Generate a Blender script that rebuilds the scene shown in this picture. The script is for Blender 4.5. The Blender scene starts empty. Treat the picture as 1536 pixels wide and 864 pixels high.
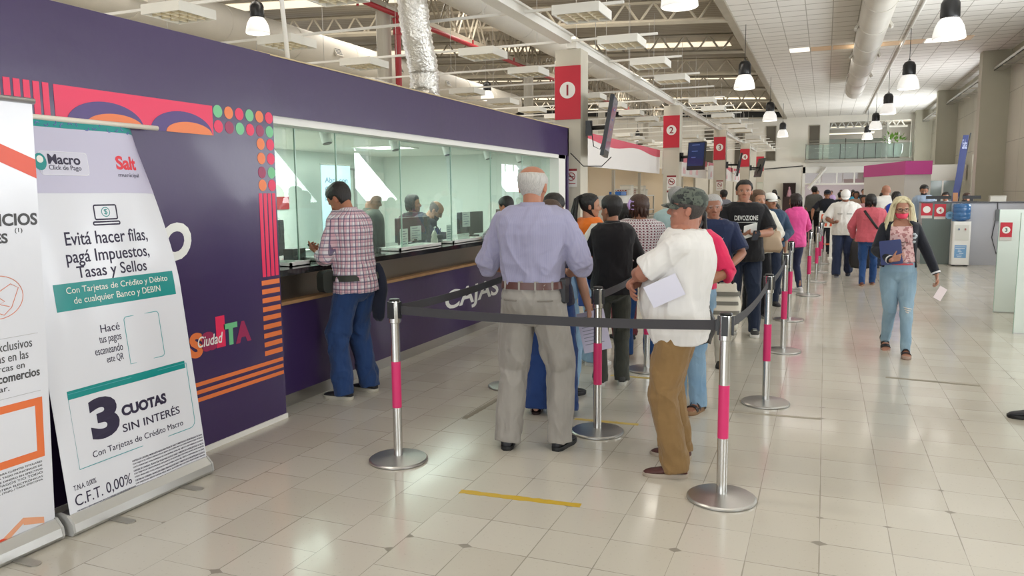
import bpy, math, random
import numpy as np
from mathutils import Vector, Matrix, Euler

S = bpy.context.scene
COL = S.collection
PI = math.pi
rng = np.random.default_rng(7)

# ------------------------------------------------------------------ camera, world, exposure
cam_d = bpy.data.cameras.new('camera'); cam = bpy.data.objects.new('camera', cam_d); COL.objects.link(cam)
cam_d.sensor_fit = 'HORIZONTAL'; cam_d.sensor_width = 36.0; cam_d.lens = 36.0 * 1158 / 1536
cam_d.clip_start = 0.05; cam_d.clip_end = 300
def set_camera():
    yaw, pit, rol = math.radians(22.0), math.radians(6.957), math.radians(-0.519)
    fw = Vector((-math.sin(yaw)*math.cos(pit), math.cos(yaw)*math.cos(pit), -math.sin(pit)))
    r = Vector((math.cos(yaw), math.sin(yaw), 0)); u = r.cross(fw)
    R = r*math.cos(rol) + u*math.sin(rol); U = u*math.cos(rol) - r*math.sin(rol)
    m = Matrix((R, U, -fw)).transposed().to_4x4(); m.translation = (0, 0, 1.621)
    cam.matrix_world = m
set_camera(); S.camera = cam
S.view_settings.view_transform = 'Standard'; S.view_settings.look = 'None'
S.view_settings.gamma = 1.0; S.view_settings.use_curve_mapping = False
S.view_settings.exposure = -0.32
try:
    S.cycles.max_bounces = 8; S.cycles.diffuse_bounces = 4; S.cycles.glossy_bounces = 4
    S.cycles.transparent_max_bounces = 16; S.cycles.transmission_bounces = 6
    S.cycles.sample_clamp_indirect = 4.0; S.cycles.caustics_reflective = False; S.cycles.caustics_refractive = False
    S.cycles.use_denoising = True
except Exception: pass
W = bpy.data.worlds.new('world'); S.world = W; W.use_nodes = True
W.node_tree.nodes['Background'].inputs[0].default_value = (0.86, 0.93, 1.0, 1)
W.node_tree.nodes['Background'].inputs[1].default_value = 1.6

def area_light(name, loc, size, power, rot=(0,0,0), color=(1,1,1)):
    d = bpy.data.lights.new(name, 'AREA'); d.shape = 'RECTANGLE'; d.size, d.size_y = size; d.energy = power; d.color = color
    o = bpy.data.objects.new(name, d); COL.objects.link(o); o.location = loc; o.rotation_euler = rot
    return o
# daylight through the shed's roof lights and the windows, plus added fill lights
def roof_z(X): return 6.62 + .05*(-2.3-X)
SKY_Y = (3.5, 11.0, 19.5, 28.0, 36.5, 45.0)
for yy in SKY_Y: area_light('roof_daylight', (-10.0, yy, roof_z(-10)-.05), (13, .8), 480, (0, math.radians(2.86), 0), (1.0, .95, .86))
for yy, ln, pw in ((.3, 4.2, 330), (8.5, 4.2, 350), (15.0, 3.6, 350), (20.0, 1.8, 260), (32.3, 4.0, 300), (43.4, 4.4, 650)): area_light('window_daylight', (5.2, yy, 2.4), (2.6 if yy < 30 else 1.9, ln), pw, (0, math.radians(133), 0), (.93, .97, 1.0))  # those behind the piers are fill, added to brighten ceiling and end wall
PANEL_Y = (2.5, 12.0, 26.4)
for yy in PANEL_Y: area_light('ceiling_fill_light', (1.3, yy, 5.97), (5.0, .7), 70, (0, 0, 0), (1.0, .97, .93))  # ceiling fill, added to brighten the hall
area_light('booth_fill_light', (-5.6, 7.6, 2.24), (1.6, 5.8), 230, (0, 0, 0), (.97, 1.0, .97))  # fill added to brighten the booth interior
for yy in (6, 18, 30, 42): area_light('far_window_daylight', (-31.6, yy, 3.2), (3.4, 9.0), 380, (0, math.radians(-118), 0), (.96, .97, 1.0))  # fill added from the unseen far side for roof and far hall
area_light('balcony_daylight', (5.1, 53.5, 4.7), (2.0, 5.0), 420, (0, math.radians(95), 0), (.95, .98, 1.0))
area_light('lobby_fill_light', (.5, 54, 3.2), (4, 4), 170, (0, 0, 0), (1, .95, .95))  # fill added to brighten the lobby
area_light('rear_fill_light', (-2, -8.85, 2.4), (11.5, 4.4), 680, (math.radians(118), 0, 0), (.95, .98, 1.0))  # fill added behind the camera, standing in for an unseen entrance

# ------------------------------------------------------------------ materials
MATS = {}
def nodes(m):
    nt = m.node_tree; return nt, nt.nodes, nt.links, nt.nodes['Principled BSDF']
def M(name, col=(.8,.8,.8), rough=.5, metal=0, emit=0, bump=0, bscale=200, spec=.5, coat=0, var=0, vscale=3, alpha=1, trans=0, sheen=0):
    if name in MATS: return MATS[name]
    m = bpy.data.materials.new(name); m.use_nodes = True; MATS[name] = m
    nt, N, L, b = nodes(m)
    c = (*col, 1)
    b.inputs['Base Color'].default_value = c; b.inputs['Roughness'].default_value = rough; b.inputs['Metallic'].default_value = metal
    b.inputs['Specular IOR Level'].default_value = spec; b.inputs['Coat Weight'].default_value = coat; b.inputs['Coat Roughness'].default_value = .08
    b.inputs['Sheen Weight'].default_value = sheen; b.inputs['Transmission Weight'].default_value = trans
    if emit: b.inputs['Emission Color'].default_value = c; b.inputs['Emission Strength'].default_value = emit
    if alpha < 1: b.inputs['Alpha'].default_value = alpha
    if bump or var:
        t = N.new('ShaderNodeTexCoord')
    if var:
        n = N.new('ShaderNodeTexNoise'); n.inputs['Scale'].default_value = vscale; n.inputs['Detail'].default_value = 4
        L.new(t.outputs['Object'], n.inputs['Vector'])
        mx = N.new('ShaderNodeMix'); mx.data_type = 'RGBA'; mx.blend_type = 'MULTIPLY'; mx.inputs[0].default_value = 1
        mp = N.new('ShaderNodeMapRange'); mp.inputs[1].default_value = .3; mp.inputs[2].default_value = .7; mp.inputs[3].default_value = 1-var; mp.inputs[4].default_value = 1+var*.4
        L.new(n.outputs['Fac'], mp.inputs[0]); mx.inputs[6].default_value = c; L.new(mp.outputs[0], mx.inputs[7]); L.new(mx.outputs[2], b.inputs['Base Color'])
    if bump:
        n2 = N.new('ShaderNodeTexNoise'); n2.inputs['Scale'].default_value = bscale; n2.inputs['Detail'].default_value = 3
        L.new(t.outputs['Object'], n2.inputs['Vector'])
        bp = N.new('ShaderNodeBump'); bp.inputs['Strength'].default_value = bump; bp.inputs['Distance'].default_value = .02
        L.new(n2.outputs['Fac'], bp.inputs['Height']); L.new(bp.outputs[0], b.inputs['Normal'])
    return m
def math_node(N, L, op, a, b=None, c=None):
    n = N.new('ShaderNodeMath'); n.operation = op
    for i, v in enumerate((a, b, c)):
        if v is None: continue
        if isinstance(v, (int, float)): n.inputs[i].default_value = v
        else: L.new(v, n.inputs[i])
    return n.outputs[0]
def mix_rgb(N, L, fac, a, b):
    n = N.new('ShaderNodeMix'); n.data_type = 'RGBA'
    for i, v in ((0, fac), (6, a), (7, b)):
        if isinstance(v, (int, float)): n.inputs[i].default_value = v
        elif isinstance(v, tuple): n.inputs[i].default_value = (*v, 1)
        else: L.new(v, n.inputs[i])
    return n.outputs[2]
def fabric(name, col=(.5,.5,.5), rough=.85, bump=.25, bscale=350, var=.12):
    return M('fabric_'+name, col, rough, bump=bump, bscale=bscale, var=var, vscale=7, spec=.25, sheen=.15)
def skin(name, col):
    if 'skin_'+name in MATS: return MATS['skin_'+name]
    m = M('skin_'+name, col, .5, spec=.4, bump=.12, bscale=160)
    nt, N, L, b = nodes(m)
    a = N.new('ShaderNodeAttribute'); a.attribute_name = 'tone'; L.new(a.outputs['Color'], b.inputs['Base Color'])
    b.inputs['Subsurface Weight'].default_value = .06; b.inputs['Subsurface Radius'].default_value = (.02, .008, .004)
    return m
def pattern_fabric(name, kind, cols, scale=1.0):
    if 'fabric_'+name in MATS: return MATS['fabric_'+name]
    m = fabric(name, cols[0]); nt, N, L, b = nodes(m)
    t = N.new('ShaderNodeTexCoord'); s = N.new('ShaderNodeSeparateXYZ'); L.new(t.outputs['Object'], s.inputs[0])
    x, y, z = s.outputs
    u = math_node(N, L, 'MULTIPLY', math_node(N, L, 'ARCTAN2', x, math_node(N, L, 'MULTIPLY', y, 1.35)), .19)
    def band(c, per, duty, ph=0):
        fr = math_node(N, L, 'FRACT', math_node(N, L, 'ADD', math_node(N, L, 'MULTIPLY', c, 1/(per*scale)), ph + 50))
        return math_node(N, L, 'LESS_THAN', fr, duty)
    base = cols[0]
    if kind == 'plaid':
        c = mix_rgb(N, L, math_node(N, L, 'MULTIPLY', band(u, .055, .42), .55), base, cols[1])
        c = mix_rgb(N, L, math_node(N, L, 'MULTIPLY', band(z, .055, .42, .3), .5), c, cols[1])
        c = mix_rgb(N, L, math_node(N, L, 'MULTIPLY', band(u, .055, .16, .62), .75), c, cols[2])
        c = mix_rgb(N, L, math_node(N, L, 'MULTIPLY', band(z, .055, .13, .9), .75), c, cols[2])
        c = mix_rgb(N, L, math_node(N, L, 'MULTIPLY', band(u, .0275, .15, .2), .6), c, cols[3])
        c = mix_rgb(N, L, math_node(N, L, 'MULTIPLY', band(z, .0275, .13, .5), .6), c, cols[3])
    elif kind == 'check':
        c = mix_rgb(N, L, math_node(N, L, 'MULTIPLY', band(u, .03, .5), band(z, .026, .55)), base, cols[1])
        c = mix_rgb(N, L, math_node(N, L, 'MULTIPLY', band(u, .03, .22, .3), band(z, .026, .25, .2)), c, cols[2])
    elif kind == 'stripe':
        c = mix_rgb(N, L, band(z, .06, .3), base, cols[1])
    elif kind == 'micro':
        c = mix_rgb(N, L, math_node(N, L, 'MULTIPLY', band(u, .012, .5), .35), base, cols[1])
    elif kind == 'camo':
        n = N.new('ShaderNodeTexNoise'); n.inputs['Scale'].default_value = 28*scale; n.inputs['Detail'].default_value = 1; L.new(t.outputs['Object'], n.inputs['Vector'])
        c = mix_rgb(N, L, math_node(N, L, 'GREATER_THAN', n.outputs['Fac'], .5), base, cols[1])
        n2 = N.new('ShaderNodeTexNoise'); n2.inputs['Scale'].default_value = 36*scale; n2.inputs['Detail'].default_value = 1
        v = N.new('ShaderNodeVectorMath'); v.inputs[1].default_value = (3, 5, 7); L.new(t.outputs['Object'], v.inputs[0]); L.new(v.outputs[0], n2.inputs['Vector'])
        c = mix_rgb(N, L, math_node(N, L, 'GREATER_THAN', n2.outputs['Fac'], .57), c, cols[2])
    elif kind == 'fade':   # worn denim: paler thighs
        n = N.new('ShaderNodeTexNoise'); n.inputs['Scale'].default_value = 5; L.new(t.outputs['Object'], n.inputs['Vector'])
        c = mix_rgb(N, L, math_node(N, L, 'SMOOTH_MIN', n.outputs['Fac'], 1.0, .1), base, cols[1])
    L.new(c, b.inputs['Base Color'])
    return m
def glass_mat(name, tint=(.93,.98,.96), rough=.0, refl=.09, body=.06):
    """clear float glass: mostly see-through, a mirror-like reflection and a slight tinted body"""
    if name in MATS: return MATS[name]
    m = bpy.data.materials.new(name); m.use_nodes = True; MATS[name] = m
    nt = m.node_tree; N, L = nt.nodes, nt.links; N.clear()
    out = N.new('ShaderNodeOutputMaterial'); tr = N.new('ShaderNodeBsdfTransparent'); tr.inputs[0].default_value = (*tint, 1)
    gl = N.new('ShaderNodeBsdfGlossy'); gl.inputs['Roughness'].default_value = rough; gl.inputs[0].default_value = (1, 1, 1, 1)
    df = N.new('ShaderNodeBsdfDiffuse'); df.inputs[0].default_value = (*[c*.8 for c in tint], 1)
    m1 = N.new('ShaderNodeMixShader'); m1.inputs[0].default_value = body; L.new(tr.outputs[0], m1.inputs[1]); L.new(df.outputs[0], m1.inputs[2])
    ge = N.new('ShaderNodeNewGeometry'); dp = N.new('ShaderNodeVectorMath'); dp.operation = 'DOT_PRODUCT'
    L.new(ge.outputs['Normal'], dp.inputs[0]); L.new(ge.outputs['Incoming'], dp.inputs[1])
    k = math_node(N, L, 'SUBTRACT', 1.0, math_node(N, L, 'ABSOLUTE', dp.outputs['Value']))
    f = math_node(N, L, 'MULTIPLY_ADD', math_node(N, L, 'POWER', k, 5.0), 1-refl*.5, refl*.5)
    f = math_node(N, L, 'MULTIPLY', f, math_node(N, L, 'SUBTRACT', 1.0, ge.outputs['Backfacing']))
    m2 = N.new('ShaderNodeMixShader'); L.new(f, m2.inputs[0]); L.new(m1.outputs[0], m2.inputs[1]); L.new(gl.outputs[0], m2.inputs[2])
    L.new(m2.outputs[0], out.inputs[0])
    return m

# ------------------------------------------------------------------ objects
def link(o, parent=None):
    COL.objects.link(o)
    if parent is not None: o.parent = parent
    return o
def tag(o, label=None, cat=None, group=None, kind=None):
    if label: o['label'] = label
    if cat: o['category'] = cat
    if group: o['group'] = group
    if kind: o['kind'] = kind
    return o
def thing(name, label, cat, loc=(0,0,0), rotz=0, group=None, rot=None):
    o = bpy.data.objects.new(name, None); o.empty_display_size = .1; COL.objects.link(o)
    o.location = loc; o.rotation_euler = rot or (0, 0, rotz)
    return tag(o, label, cat, group)
def dup(root, loc, rotz=None, label=None, group=None):
    def cp(o, par):
        c = o.copy(); COL.objects.link(c)
        if par is not None: c.parent = par; c.matrix_parent_inverse = o.matrix_parent_inverse
        for ch in [q for q in CH.get(o.name, [])]: CH.setdefault(c.name, []).append(cp(ch, c))
        return c
    r = cp(root, None); r.location = loc
    if rotz is not None: r.rotation_euler = (0, 0, rotz)
    if label: r['label'] = label
    if group: r['group'] = group
    return r
CH = {}
class G:
    """collects verts and faces; build() links them as ONE mesh object"""
    def __init__(s): s.v = []; s.f = []; s.n = 0; s.mi = []
    def add(s, vs, fs, mi=0):
        vs = np.asarray(vs, float); s.v.append(vs)
        for f in fs: s.f.append(tuple(i + s.n for i in f)); s.mi.append(mi)
        s.n += len(vs); return s
    def box(s, x0, x1, y0, y1, z0, z1, mi=0, R=None, c=None):
        v = np.array([(x, y, z) for z in (z0, z1) for y in (y0, y1) for x in (x0, x1)], float)
        if R is not None: v = v @ np.array(R).T
        if c is not None: v = v + np.array(c)
        return s.add(v, [(0,2,3,1),(4,5,7,6),(0,1,5,4),(2,6,7,3),(0,4,6,2),(1,3,7,5)], mi)
    def rbox(s, x0, x1, y0, y1, z0, z1, r=.01, n=3, axis='z', mi=0):
        """box with rounded edges along one axis"""
        a = {'z': (0,1,2), 'x': (1,2,0), 'y': (2,0,1)}[axis]
        lo = [x0, y0, z0]; hi = [x1, y1, z1]
        u0, u1, w0, w1 = lo[a[0]], hi[a[0]], lo[a[1]], hi[a[1]]
        ring = []
        for cx, cy, a0 in ((u1-r, w1-r, 0), (u0+r, w1-r, 90), (u0+r, w0+r, 180), (u1-r, w0+r, 270)):
            for k in range(n+1):
                t = math.radians(a0 + 90*k/n); ring.append((cx + r*math.cos(t), cy + r*math.sin(t)))
        vs = []
        for h in (lo[a[2]], hi[a[2]]):
            for u, w in ring:
                p = [0, 0, 0]; p[a[0]], p[a[1]], p[a[2]] = u, w, h; vs.append(p)
        k = len(ring)
        return s.add(vs, [tuple(range(k))[::-1], tuple(range(k, 2*k))] + [(i, (i+1) % k, k+(i+1) % k, k+i) for i in range(k)], mi)
    def loft(s, rings, cap=True, mi=0):
        rings = [np.asarray(r, float) for r in rings]; k = len(rings[0]); m = len(rings)
        fs = [(j*k+i, j*k+(i+1) % k, (j+1)*k+(i+1) % k, (j+1)*k+i) for j in range(m-1) for i in range(k)]
        if cap: fs += [tuple(range(k))[::-1], tuple((m-1)*k+i for i in range(k))]
        return s.add(np.concatenate(rings), fs, mi)
    def tube(s, pts, rad, n=12, ref=(0,0,1), cap=True, round_ends=False, mi=0):
        P = [np.asarray(p, float) for p in pts]
        r = [(q, q) if np.isscalar(q) else q for q in (rad if hasattr(rad, '__len__') else [rad]*len(P))]
        if round_ends:
            d0 = P[0]-P[1]; d0 /= np.linalg.norm(d0)+1e-9; d1 = P[-1]-P[-2]; d1 /= np.linalg.norm(d1)+1e-9
            a0, a1 = min(r[0]), min(r[-1])
            P = [P[0]+d0*a0, P[0]+d0*a0*.7] + P + [P[-1]+d1*a1*.7, P[-1]+d1*a1]
            r = [(r[0][0]*.15, r[0][1]*.15), (r[0][0]*.72, r[0][1]*.72)] + list(r) + [(r[-1][0]*.72, r[-1][1]*.72), (r[-1][0]*.15, r[-1][1]*.15)]
        ref = np.asarray(ref, float); rings = []
        an = np.linspace(0, 2*PI, n, endpoint=False); px = None
        for i, p in enumerate(P):
            d = (P[min(i+1, len(P)-1)] - P[max(i-1, 0)]); d = d/(np.linalg.norm(d)+1e-12)
            x = np.cross(d, ref)
            if np.linalg.norm(x) < 1e-3: x = np.cross(d, (0.1, 1, 0))
            x /= np.linalg.norm(x)
            if px is not None and x @ px < 0 and abs(x @ px) > .3: x = -x
            px = x
            y = np.cross(x, d)
            rings.append(p + np.outer(np.cos(an)*r[i][0], x) + np.outer(np.sin(an)*r[i][1], y))
        return s.loft(rings, cap, mi)
    def ell(s, c, r, R=None, n=14, m=9, mi=0):
        rings = []
        a = np.linspace(0, 2*PI, n, endpoint=False)
        for j in range(m+1):
            t = -PI/2 + PI*j/m; t = max(min(t, PI/2-.02), -PI/2+.02)
            rr = np.stack([np.cos(a)*math.cos(t)*r[0], np.sin(a)*math.cos(t)*r[1], np.full(n, math.sin(t)*r[2])], 1)
            if R is not None: rr = rr @ np.asarray(R).T
            rings.append(rr + np.asarray(c, float))
        return s.loft(rings, mi=mi)
    def lathe(s, c, prof, n=24, cap=True, mi=0):
        a = np.linspace(0, 2*PI, n, endpoint=False)
        return s.loft([np.stack([c[0]+np.cos(a)*r, c[1]+np.sin(a)*r, np.full(n, c[2]+z)], 1) for r, z in prof], cap, mi)
    def poly(s, pts, ext, mi=0):
        """flat outline (list of 3-D points) pushed out by the vector ext"""
        k = len(pts); p = np.asarray(pts, float)
        return s.add(np.concatenate([p, p + np.asarray(ext, float)]), [tuple(range(k)), tuple(range(2*k-1, k-1, -1))] + [(i, k+i, k+(i+1) % k, (i+1) % k) for i in range(k)], mi)
    def bar(s, a, b, w, h=None, mi=0):
        h = h or w
        return s.tube([a, b], [(w*.7071, h*.7071)]*2, n=4, mi=mi)
    def mesh(s, name):
        me = bpy.data.meshes.new(name); me.from_pydata(np.concatenate(s.v).tolist(), [], s.f); me.update(); return me
    def build(s, name, mat=None, parent=None, smooth=False, remesh=0, relax=4, post=None, auto=None):
        me = s.mesh(name)
        if any(s.mi): me.polygons.foreach_set('material_index', s.mi)
        mats = mat if isinstance(mat, (list, tuple)) else [mat]
        if remesh:
            o = bpy.data.objects.new(name, me); COL.objects.link(o)
            md = o.modifiers.new('r', 'REMESH'); md.mode = 'VOXEL'; md.voxel_size = remesh
            if relax: ms = o.modifiers.new('s', 'SMOOTH'); ms.factor = .5; ms.iterations = relax
            dg = bpy.context.evaluated_depsgraph_get()
            me2 = bpy.data.meshes.new_from_object(o.evaluated_get(dg)); bpy.data.objects.remove(o); bpy.data.meshes.remove(me)
            me = me2; me.name = name; smooth = True; me.materials.clear()
        if post:
            co = np.empty(len(me.vertices)*3); me.vertices.foreach_get('co', co)
            nr = np.empty(len(me.vertices)*3); me.vertices.foreach_get('normal', nr)
            co = post(me, co.reshape(-1, 3), nr.reshape(-1, 3)); me.vertices.foreach_set('co', co.ravel()); me.update()
        for q in mats:
            if q is not None: me.materials.append(q)
        if smooth: me.polygons.foreach_set('use_smooth', [True]*len(me.polygons))
        o = bpy.data.objects.new(name, me); link(o, parent)
        if parent is not None: CH.setdefault(parent.name, []).append(o)
        if auto and not remesh:
            me.polygons.foreach_set('use_smooth', [True]*len(me.polygons))
            try: me.set_sharp_from_angle(angle=math.radians(auto))
            except Exception: pass
        return o
def box_obj(name, b, mat, parent=None, bev=0):
    o = G().box(*b).build(name, mat, parent)
    if bev:
        md = o.modifiers.new('bevel', 'BEVEL'); md.width = bev; md.segments = 2
    return o
def struct(name, g, mat, **k): return tag(g.build(name, mat, None, **k), kind='structure')

FONTCURVES = {}
def lettering(txt, box, plane, mat, parent, name='lettering', bold=0, shear=0, depth=.0015, fit='both', line=1.0, align='CENTER'):
    """text as a thin solid fitted into box (u0,v0,u1,v1) of the plane (origin, u axis, v axis)"""
    cu = bpy.data.curves.new('t', 'FONT'); cu.body = txt; cu.size = 1; cu.offset = bold; cu.shear = shear; cu.extrude = .01
    cu.align_x = align; cu.space_line = line; cu.resolution_u = 4
    o = bpy.data.objects.new('t', cu); COL.objects.link(o)
    dg = bpy.context.evaluated_depsgraph_get(); me = bpy.data.meshes.new_from_object(o.evaluated_get(dg)); bpy.data.objects.remove(o)
    n = len(me.vertices); co = np.empty(n*3); me.vertices.foreach_get('co', co); co = co.reshape(-1, 3)
    lo, hi = co.min(0), co.max(0); u0, v0, u1, v1 = box
    su = (u1-u0)/max(hi[0]-lo[0], 1e-6); sv = (v1-v0)/max(hi[1]-lo[1], 1e-6)
    if fit == 'keep': su = sv = min(su, sv)
    if callable(plane):
        us_ = (u0+u1)/2 + (co[:, 0]-(lo[0]+hi[0])/2)*su; vs_ = (v0+v1)/2 + (co[:, 1]-(lo[1]+hi[1])/2)*sv; ws_ = (co[:, 2]-lo[2])/(hi[2]-lo[2]+1e-9)*depth
        P = np.array([plane(a_, b_, c_) for a_, b_, c_ in zip(us_, vs_, ws_)])
        me.vertices.foreach_set('co', P.ravel()); me.update(); me.materials.clear(); me.materials.append(mat); me.name = name
        ob = bpy.data.objects.new(name, me); link(ob, parent); CH.setdefault(parent.name, []).append(ob)
        return ob
    O, U, V = [np.asarray(q, float) for q in plane]; Nn = np.cross(U, V); Nn /= np.linalg.norm(Nn)
    cu_, cv_ = (u0+u1)/2, (v0+v1)/2
    uu = cu_ + (co[:, 0]-(lo[0]+hi[0])/2)*su; vv = cv_ + (co[:, 1]-(lo[1]+hi[1])/2)*sv
    w = (co[:, 2]-lo[2])/(hi[2]-lo[2]+1e-9)*depth
    P = O + np.outer(uu, U) + np.outer(vv, V) + np.outer(w, Nn)
    me.vertices.foreach_set('co', P.ravel()); me.update(); me.materials.clear(); me.materials.append(mat); me.name = name
    ob = bpy.data.objects.new(name, me); link(ob, parent)
    if parent is not None: CH.setdefault(parent.name, []).append(ob)
    return ob
# ------------------------------------------------------------------ people
def RX(a): c, s = math.cos(a), math.sin(a); return np.array([[1,0,0],[0,c,-s],[0,s,c]])
def RY(a): c, s = math.cos(a), math.sin(a); return np.array([[c,0,s],[0,1,0],[-s,0,c]])
def RZ(a): c, s = math.cos(a), math.sin(a); return np.array([[c,-s,0],[s,c,0],[0,0,1]])
D = math.radians
HZ  = [0, .012, .03, .055, .09, .13, .165, .19, .208, .22, .2255]
HRX = [.016, .036, .049, .058, .067, .0735, .075, .068, .052, .031, .006]
HRY = [.018, .036, .054, .070, .085, .095, .096, .087, .066, .040, .008]
HCY = [.072, .058, .040, .024, .010, .001, -.004, -.007, -.009, -.010, -.010]
def head_ring(z, off=0, n=28, ph=None):
    a = np.linspace(0, 2*PI, n, endpoint=False) if ph is None else ph
    rx, ry, cy = np.interp(z, HZ, HRX)+off, np.interp(z, HZ, HRY)+off, np.interp(z, HZ, HCY)
    c, s = np.cos(a), np.sin(a); p = 2/2.25
    return np.stack([rx*np.sign(c)*np.abs(c)**p, cy + ry*np.sign(s)*np.abs(s)**p, np.full(len(a), z)], 1)
def wob(P, amp, freq, seed=0, stretch=(1,1,1)):
    r = np.random.default_rng(seed); v = np.zeros(len(P)); Q = P*np.asarray(stretch)
    w = np.zeros(len(P))
    for k in range(7):
        d = r.normal(size=3); d /= np.linalg.norm(d)
        ph = r.uniform(0, 6.28)
        w2 = np.sin(Q @ d*freq*(.6+.25*k) + ph + 1.3*w); w = w2; v += w2/(1+.35*k)
    return amp*v/3
TORSO_Z = [.74, .80, .86, .93, 1.00, 1.07, 1.15, 1.23, 1.31, 1.37, 1.415, 1.445, 1.47, 1.495]
TORSO_X = [.13, .168, .176, .172, .160, .152, .154, .163, .174, .180, .172, .140, .098, .066]
TORSO_Y = [.09, .112, .122, .118, .108, .104, .108, .114, .116, .110, .096, .078, .066, .058]
def torso_ring(z, o, off=0, n=32):
    a = np.linspace(0, 2*PI, n, endpoint=False); c, s = np.cos(a), np.sin(a)
    w = o['w']
    k = o['sh'] if z > 1.2 else (o['wa'] if z > .97 else o['hi'])
    k = np.interp(z, [.85, .98, 1.04, 1.14, 1.25, 1.4, 1.47], [o['hi'], (o['hi']+o['wa'])/2, o['wa'], o['wa'], (o['wa']+o['sh'])/2, o['sh'], (o['sh']+1)/2])
    rx = np.interp(z, TORSO_Z, TORSO_X)*w*k + off; ry = np.interp(z, TORSO_Z, TORSO_Y)*(1+(w-1)*.8)*np.sqrt(k) + off
    p = 2/2.4
    x = rx*np.sign(c)*np.abs(c)**p; y = ry*np.sign(s)*np.abs(s)**p
    f = np.clip(s, 0, 1)**1.2; b = np.clip(-s, 0, 1)**1.2
    y = y + f*(o['belly']*math.exp(-((z-1.06)/.15)**2) + o['bust']*math.exp(-((z-1.265)/.075)**2)*(1-.35*np.exp(-(x/.03)**2)))
    y = y - b*(o['butt']*math.exp(-((z-.87)/.09)**2) + .012*math.exp(-((z-1.34)/.1)**2) + o.get('backfat', 0)*math.exp(-((z-1.2)/.2)**2))
    y = y + o.get('stoop', 0)*max(0, (z-1.2))**2*4
    return np.stack([x, y, np.full(n, z)], 1)
def hand_geo(g, wr, d, palm, thumb, curl=(25, 30, 35, 40), spread=1.0, sc=1.0, tcurl=20):
    """wr wrist, d finger direction, palm direction the palm faces, thumb side the thumb leaves from"""
    d = d/np.linalg.norm(d); pn = palm - (palm@d)*d; pn /= np.linalg.norm(pn)
    t = np.cross(d, pn); t = t if t@thumb > 0 else -t
    Lf = (.068, .076, .070, .055); off = (.030, .010, -.010, -.028); L0 = (.088, .092, .088, .080)
    for k in range(4):
        kn = wr + d*L0[k]*sc + t*off[k]*sc
        g.tube([wr + d*.005*sc + t*off[k]*.55*sc, wr + d*.05*sc + t*off[k]*.85*sc, kn], [(.0125*sc, .0135*sc)]*3, n=8, ref=pn, round_ends=True)
        a = 0; p = kn; pts = [p]; dd = d + t*(.09*(1.5-k))*spread; dd /= np.linalg.norm(dd)
        for j, fr in enumerate((.45, .32, .23)):
            a += D(curl[k])*(1.0 if j else .8)
            v = dd*math.cos(a) + pn*math.sin(a); p = p + v*Lf[k]*fr*sc; pts.append(p)
        g.tube(pts, [.0093*sc, .0088*sc, .008*sc, .0068*sc], n=8, ref=t, round_ends=True)
    b = wr + d*.028*sc + t*.024*sc
    v1 = d*.62 + t*.72 + pn*.25; v1 /= np.linalg.norm(v1); v2 = v1*math.cos(D(tcurl)) + (d*.6+pn*.7)*math.sin(D(tcurl)); v2 /= np.linalg.norm(v2)
    g.tube([b, b+v1*.034*sc, b+v1*.034*sc+v2*.030*sc, b+v1*.034*sc+v2*.052*sc], [.0125*sc, .0108*sc, .0098*sc, .0078*sc], n=8, ref=pn, round_ends=True)
def ik(a, b, l1, l2, pole):
    v = b-a; L = np.linalg.norm(v); dd = v/L; L = min(L, (l1+l2)*.999)
    b = a + dd*L
    x = (l1*l1 - l2*l2 + L*L)/(2*L); h = math.sqrt(max(l1*l1-x*x, 0)); pole = np.asarray(pole, float); pole = pole-(pole@dd)*dd; pole /= np.linalg.norm(pole)+1e-9
    return a + dd*x + pole*h, b
def lerp_path(pts, rad, k=4):
    P, Rr = [], []
    for i in range(len(pts)-1):
        for j in range(k):
            t = j/k; P.append(pts[i]*(1-t)+pts[i+1]*t); Rr.append(rad[i]*(1-t)+rad[i+1]*t)
    P.append(pts[-1]); Rr.append(rad[-1]); return P, Rr
FITS = {'regular': (.098, .090, .073, .068, .066), 'slim': (.098, .084, .064, .060, .055), 'skinny': (.099, .085, .060, .059, .044), 'wide': (.102, .098, .092, .098, .104), 'loose': (.102, .096, .084, .082, .080)}
ST_FEET = ((-.10, 0, 8, 0, 0), (.10, 0, -8, 0, 0))     # x, y, heading, pitch, lift of each foot
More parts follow.
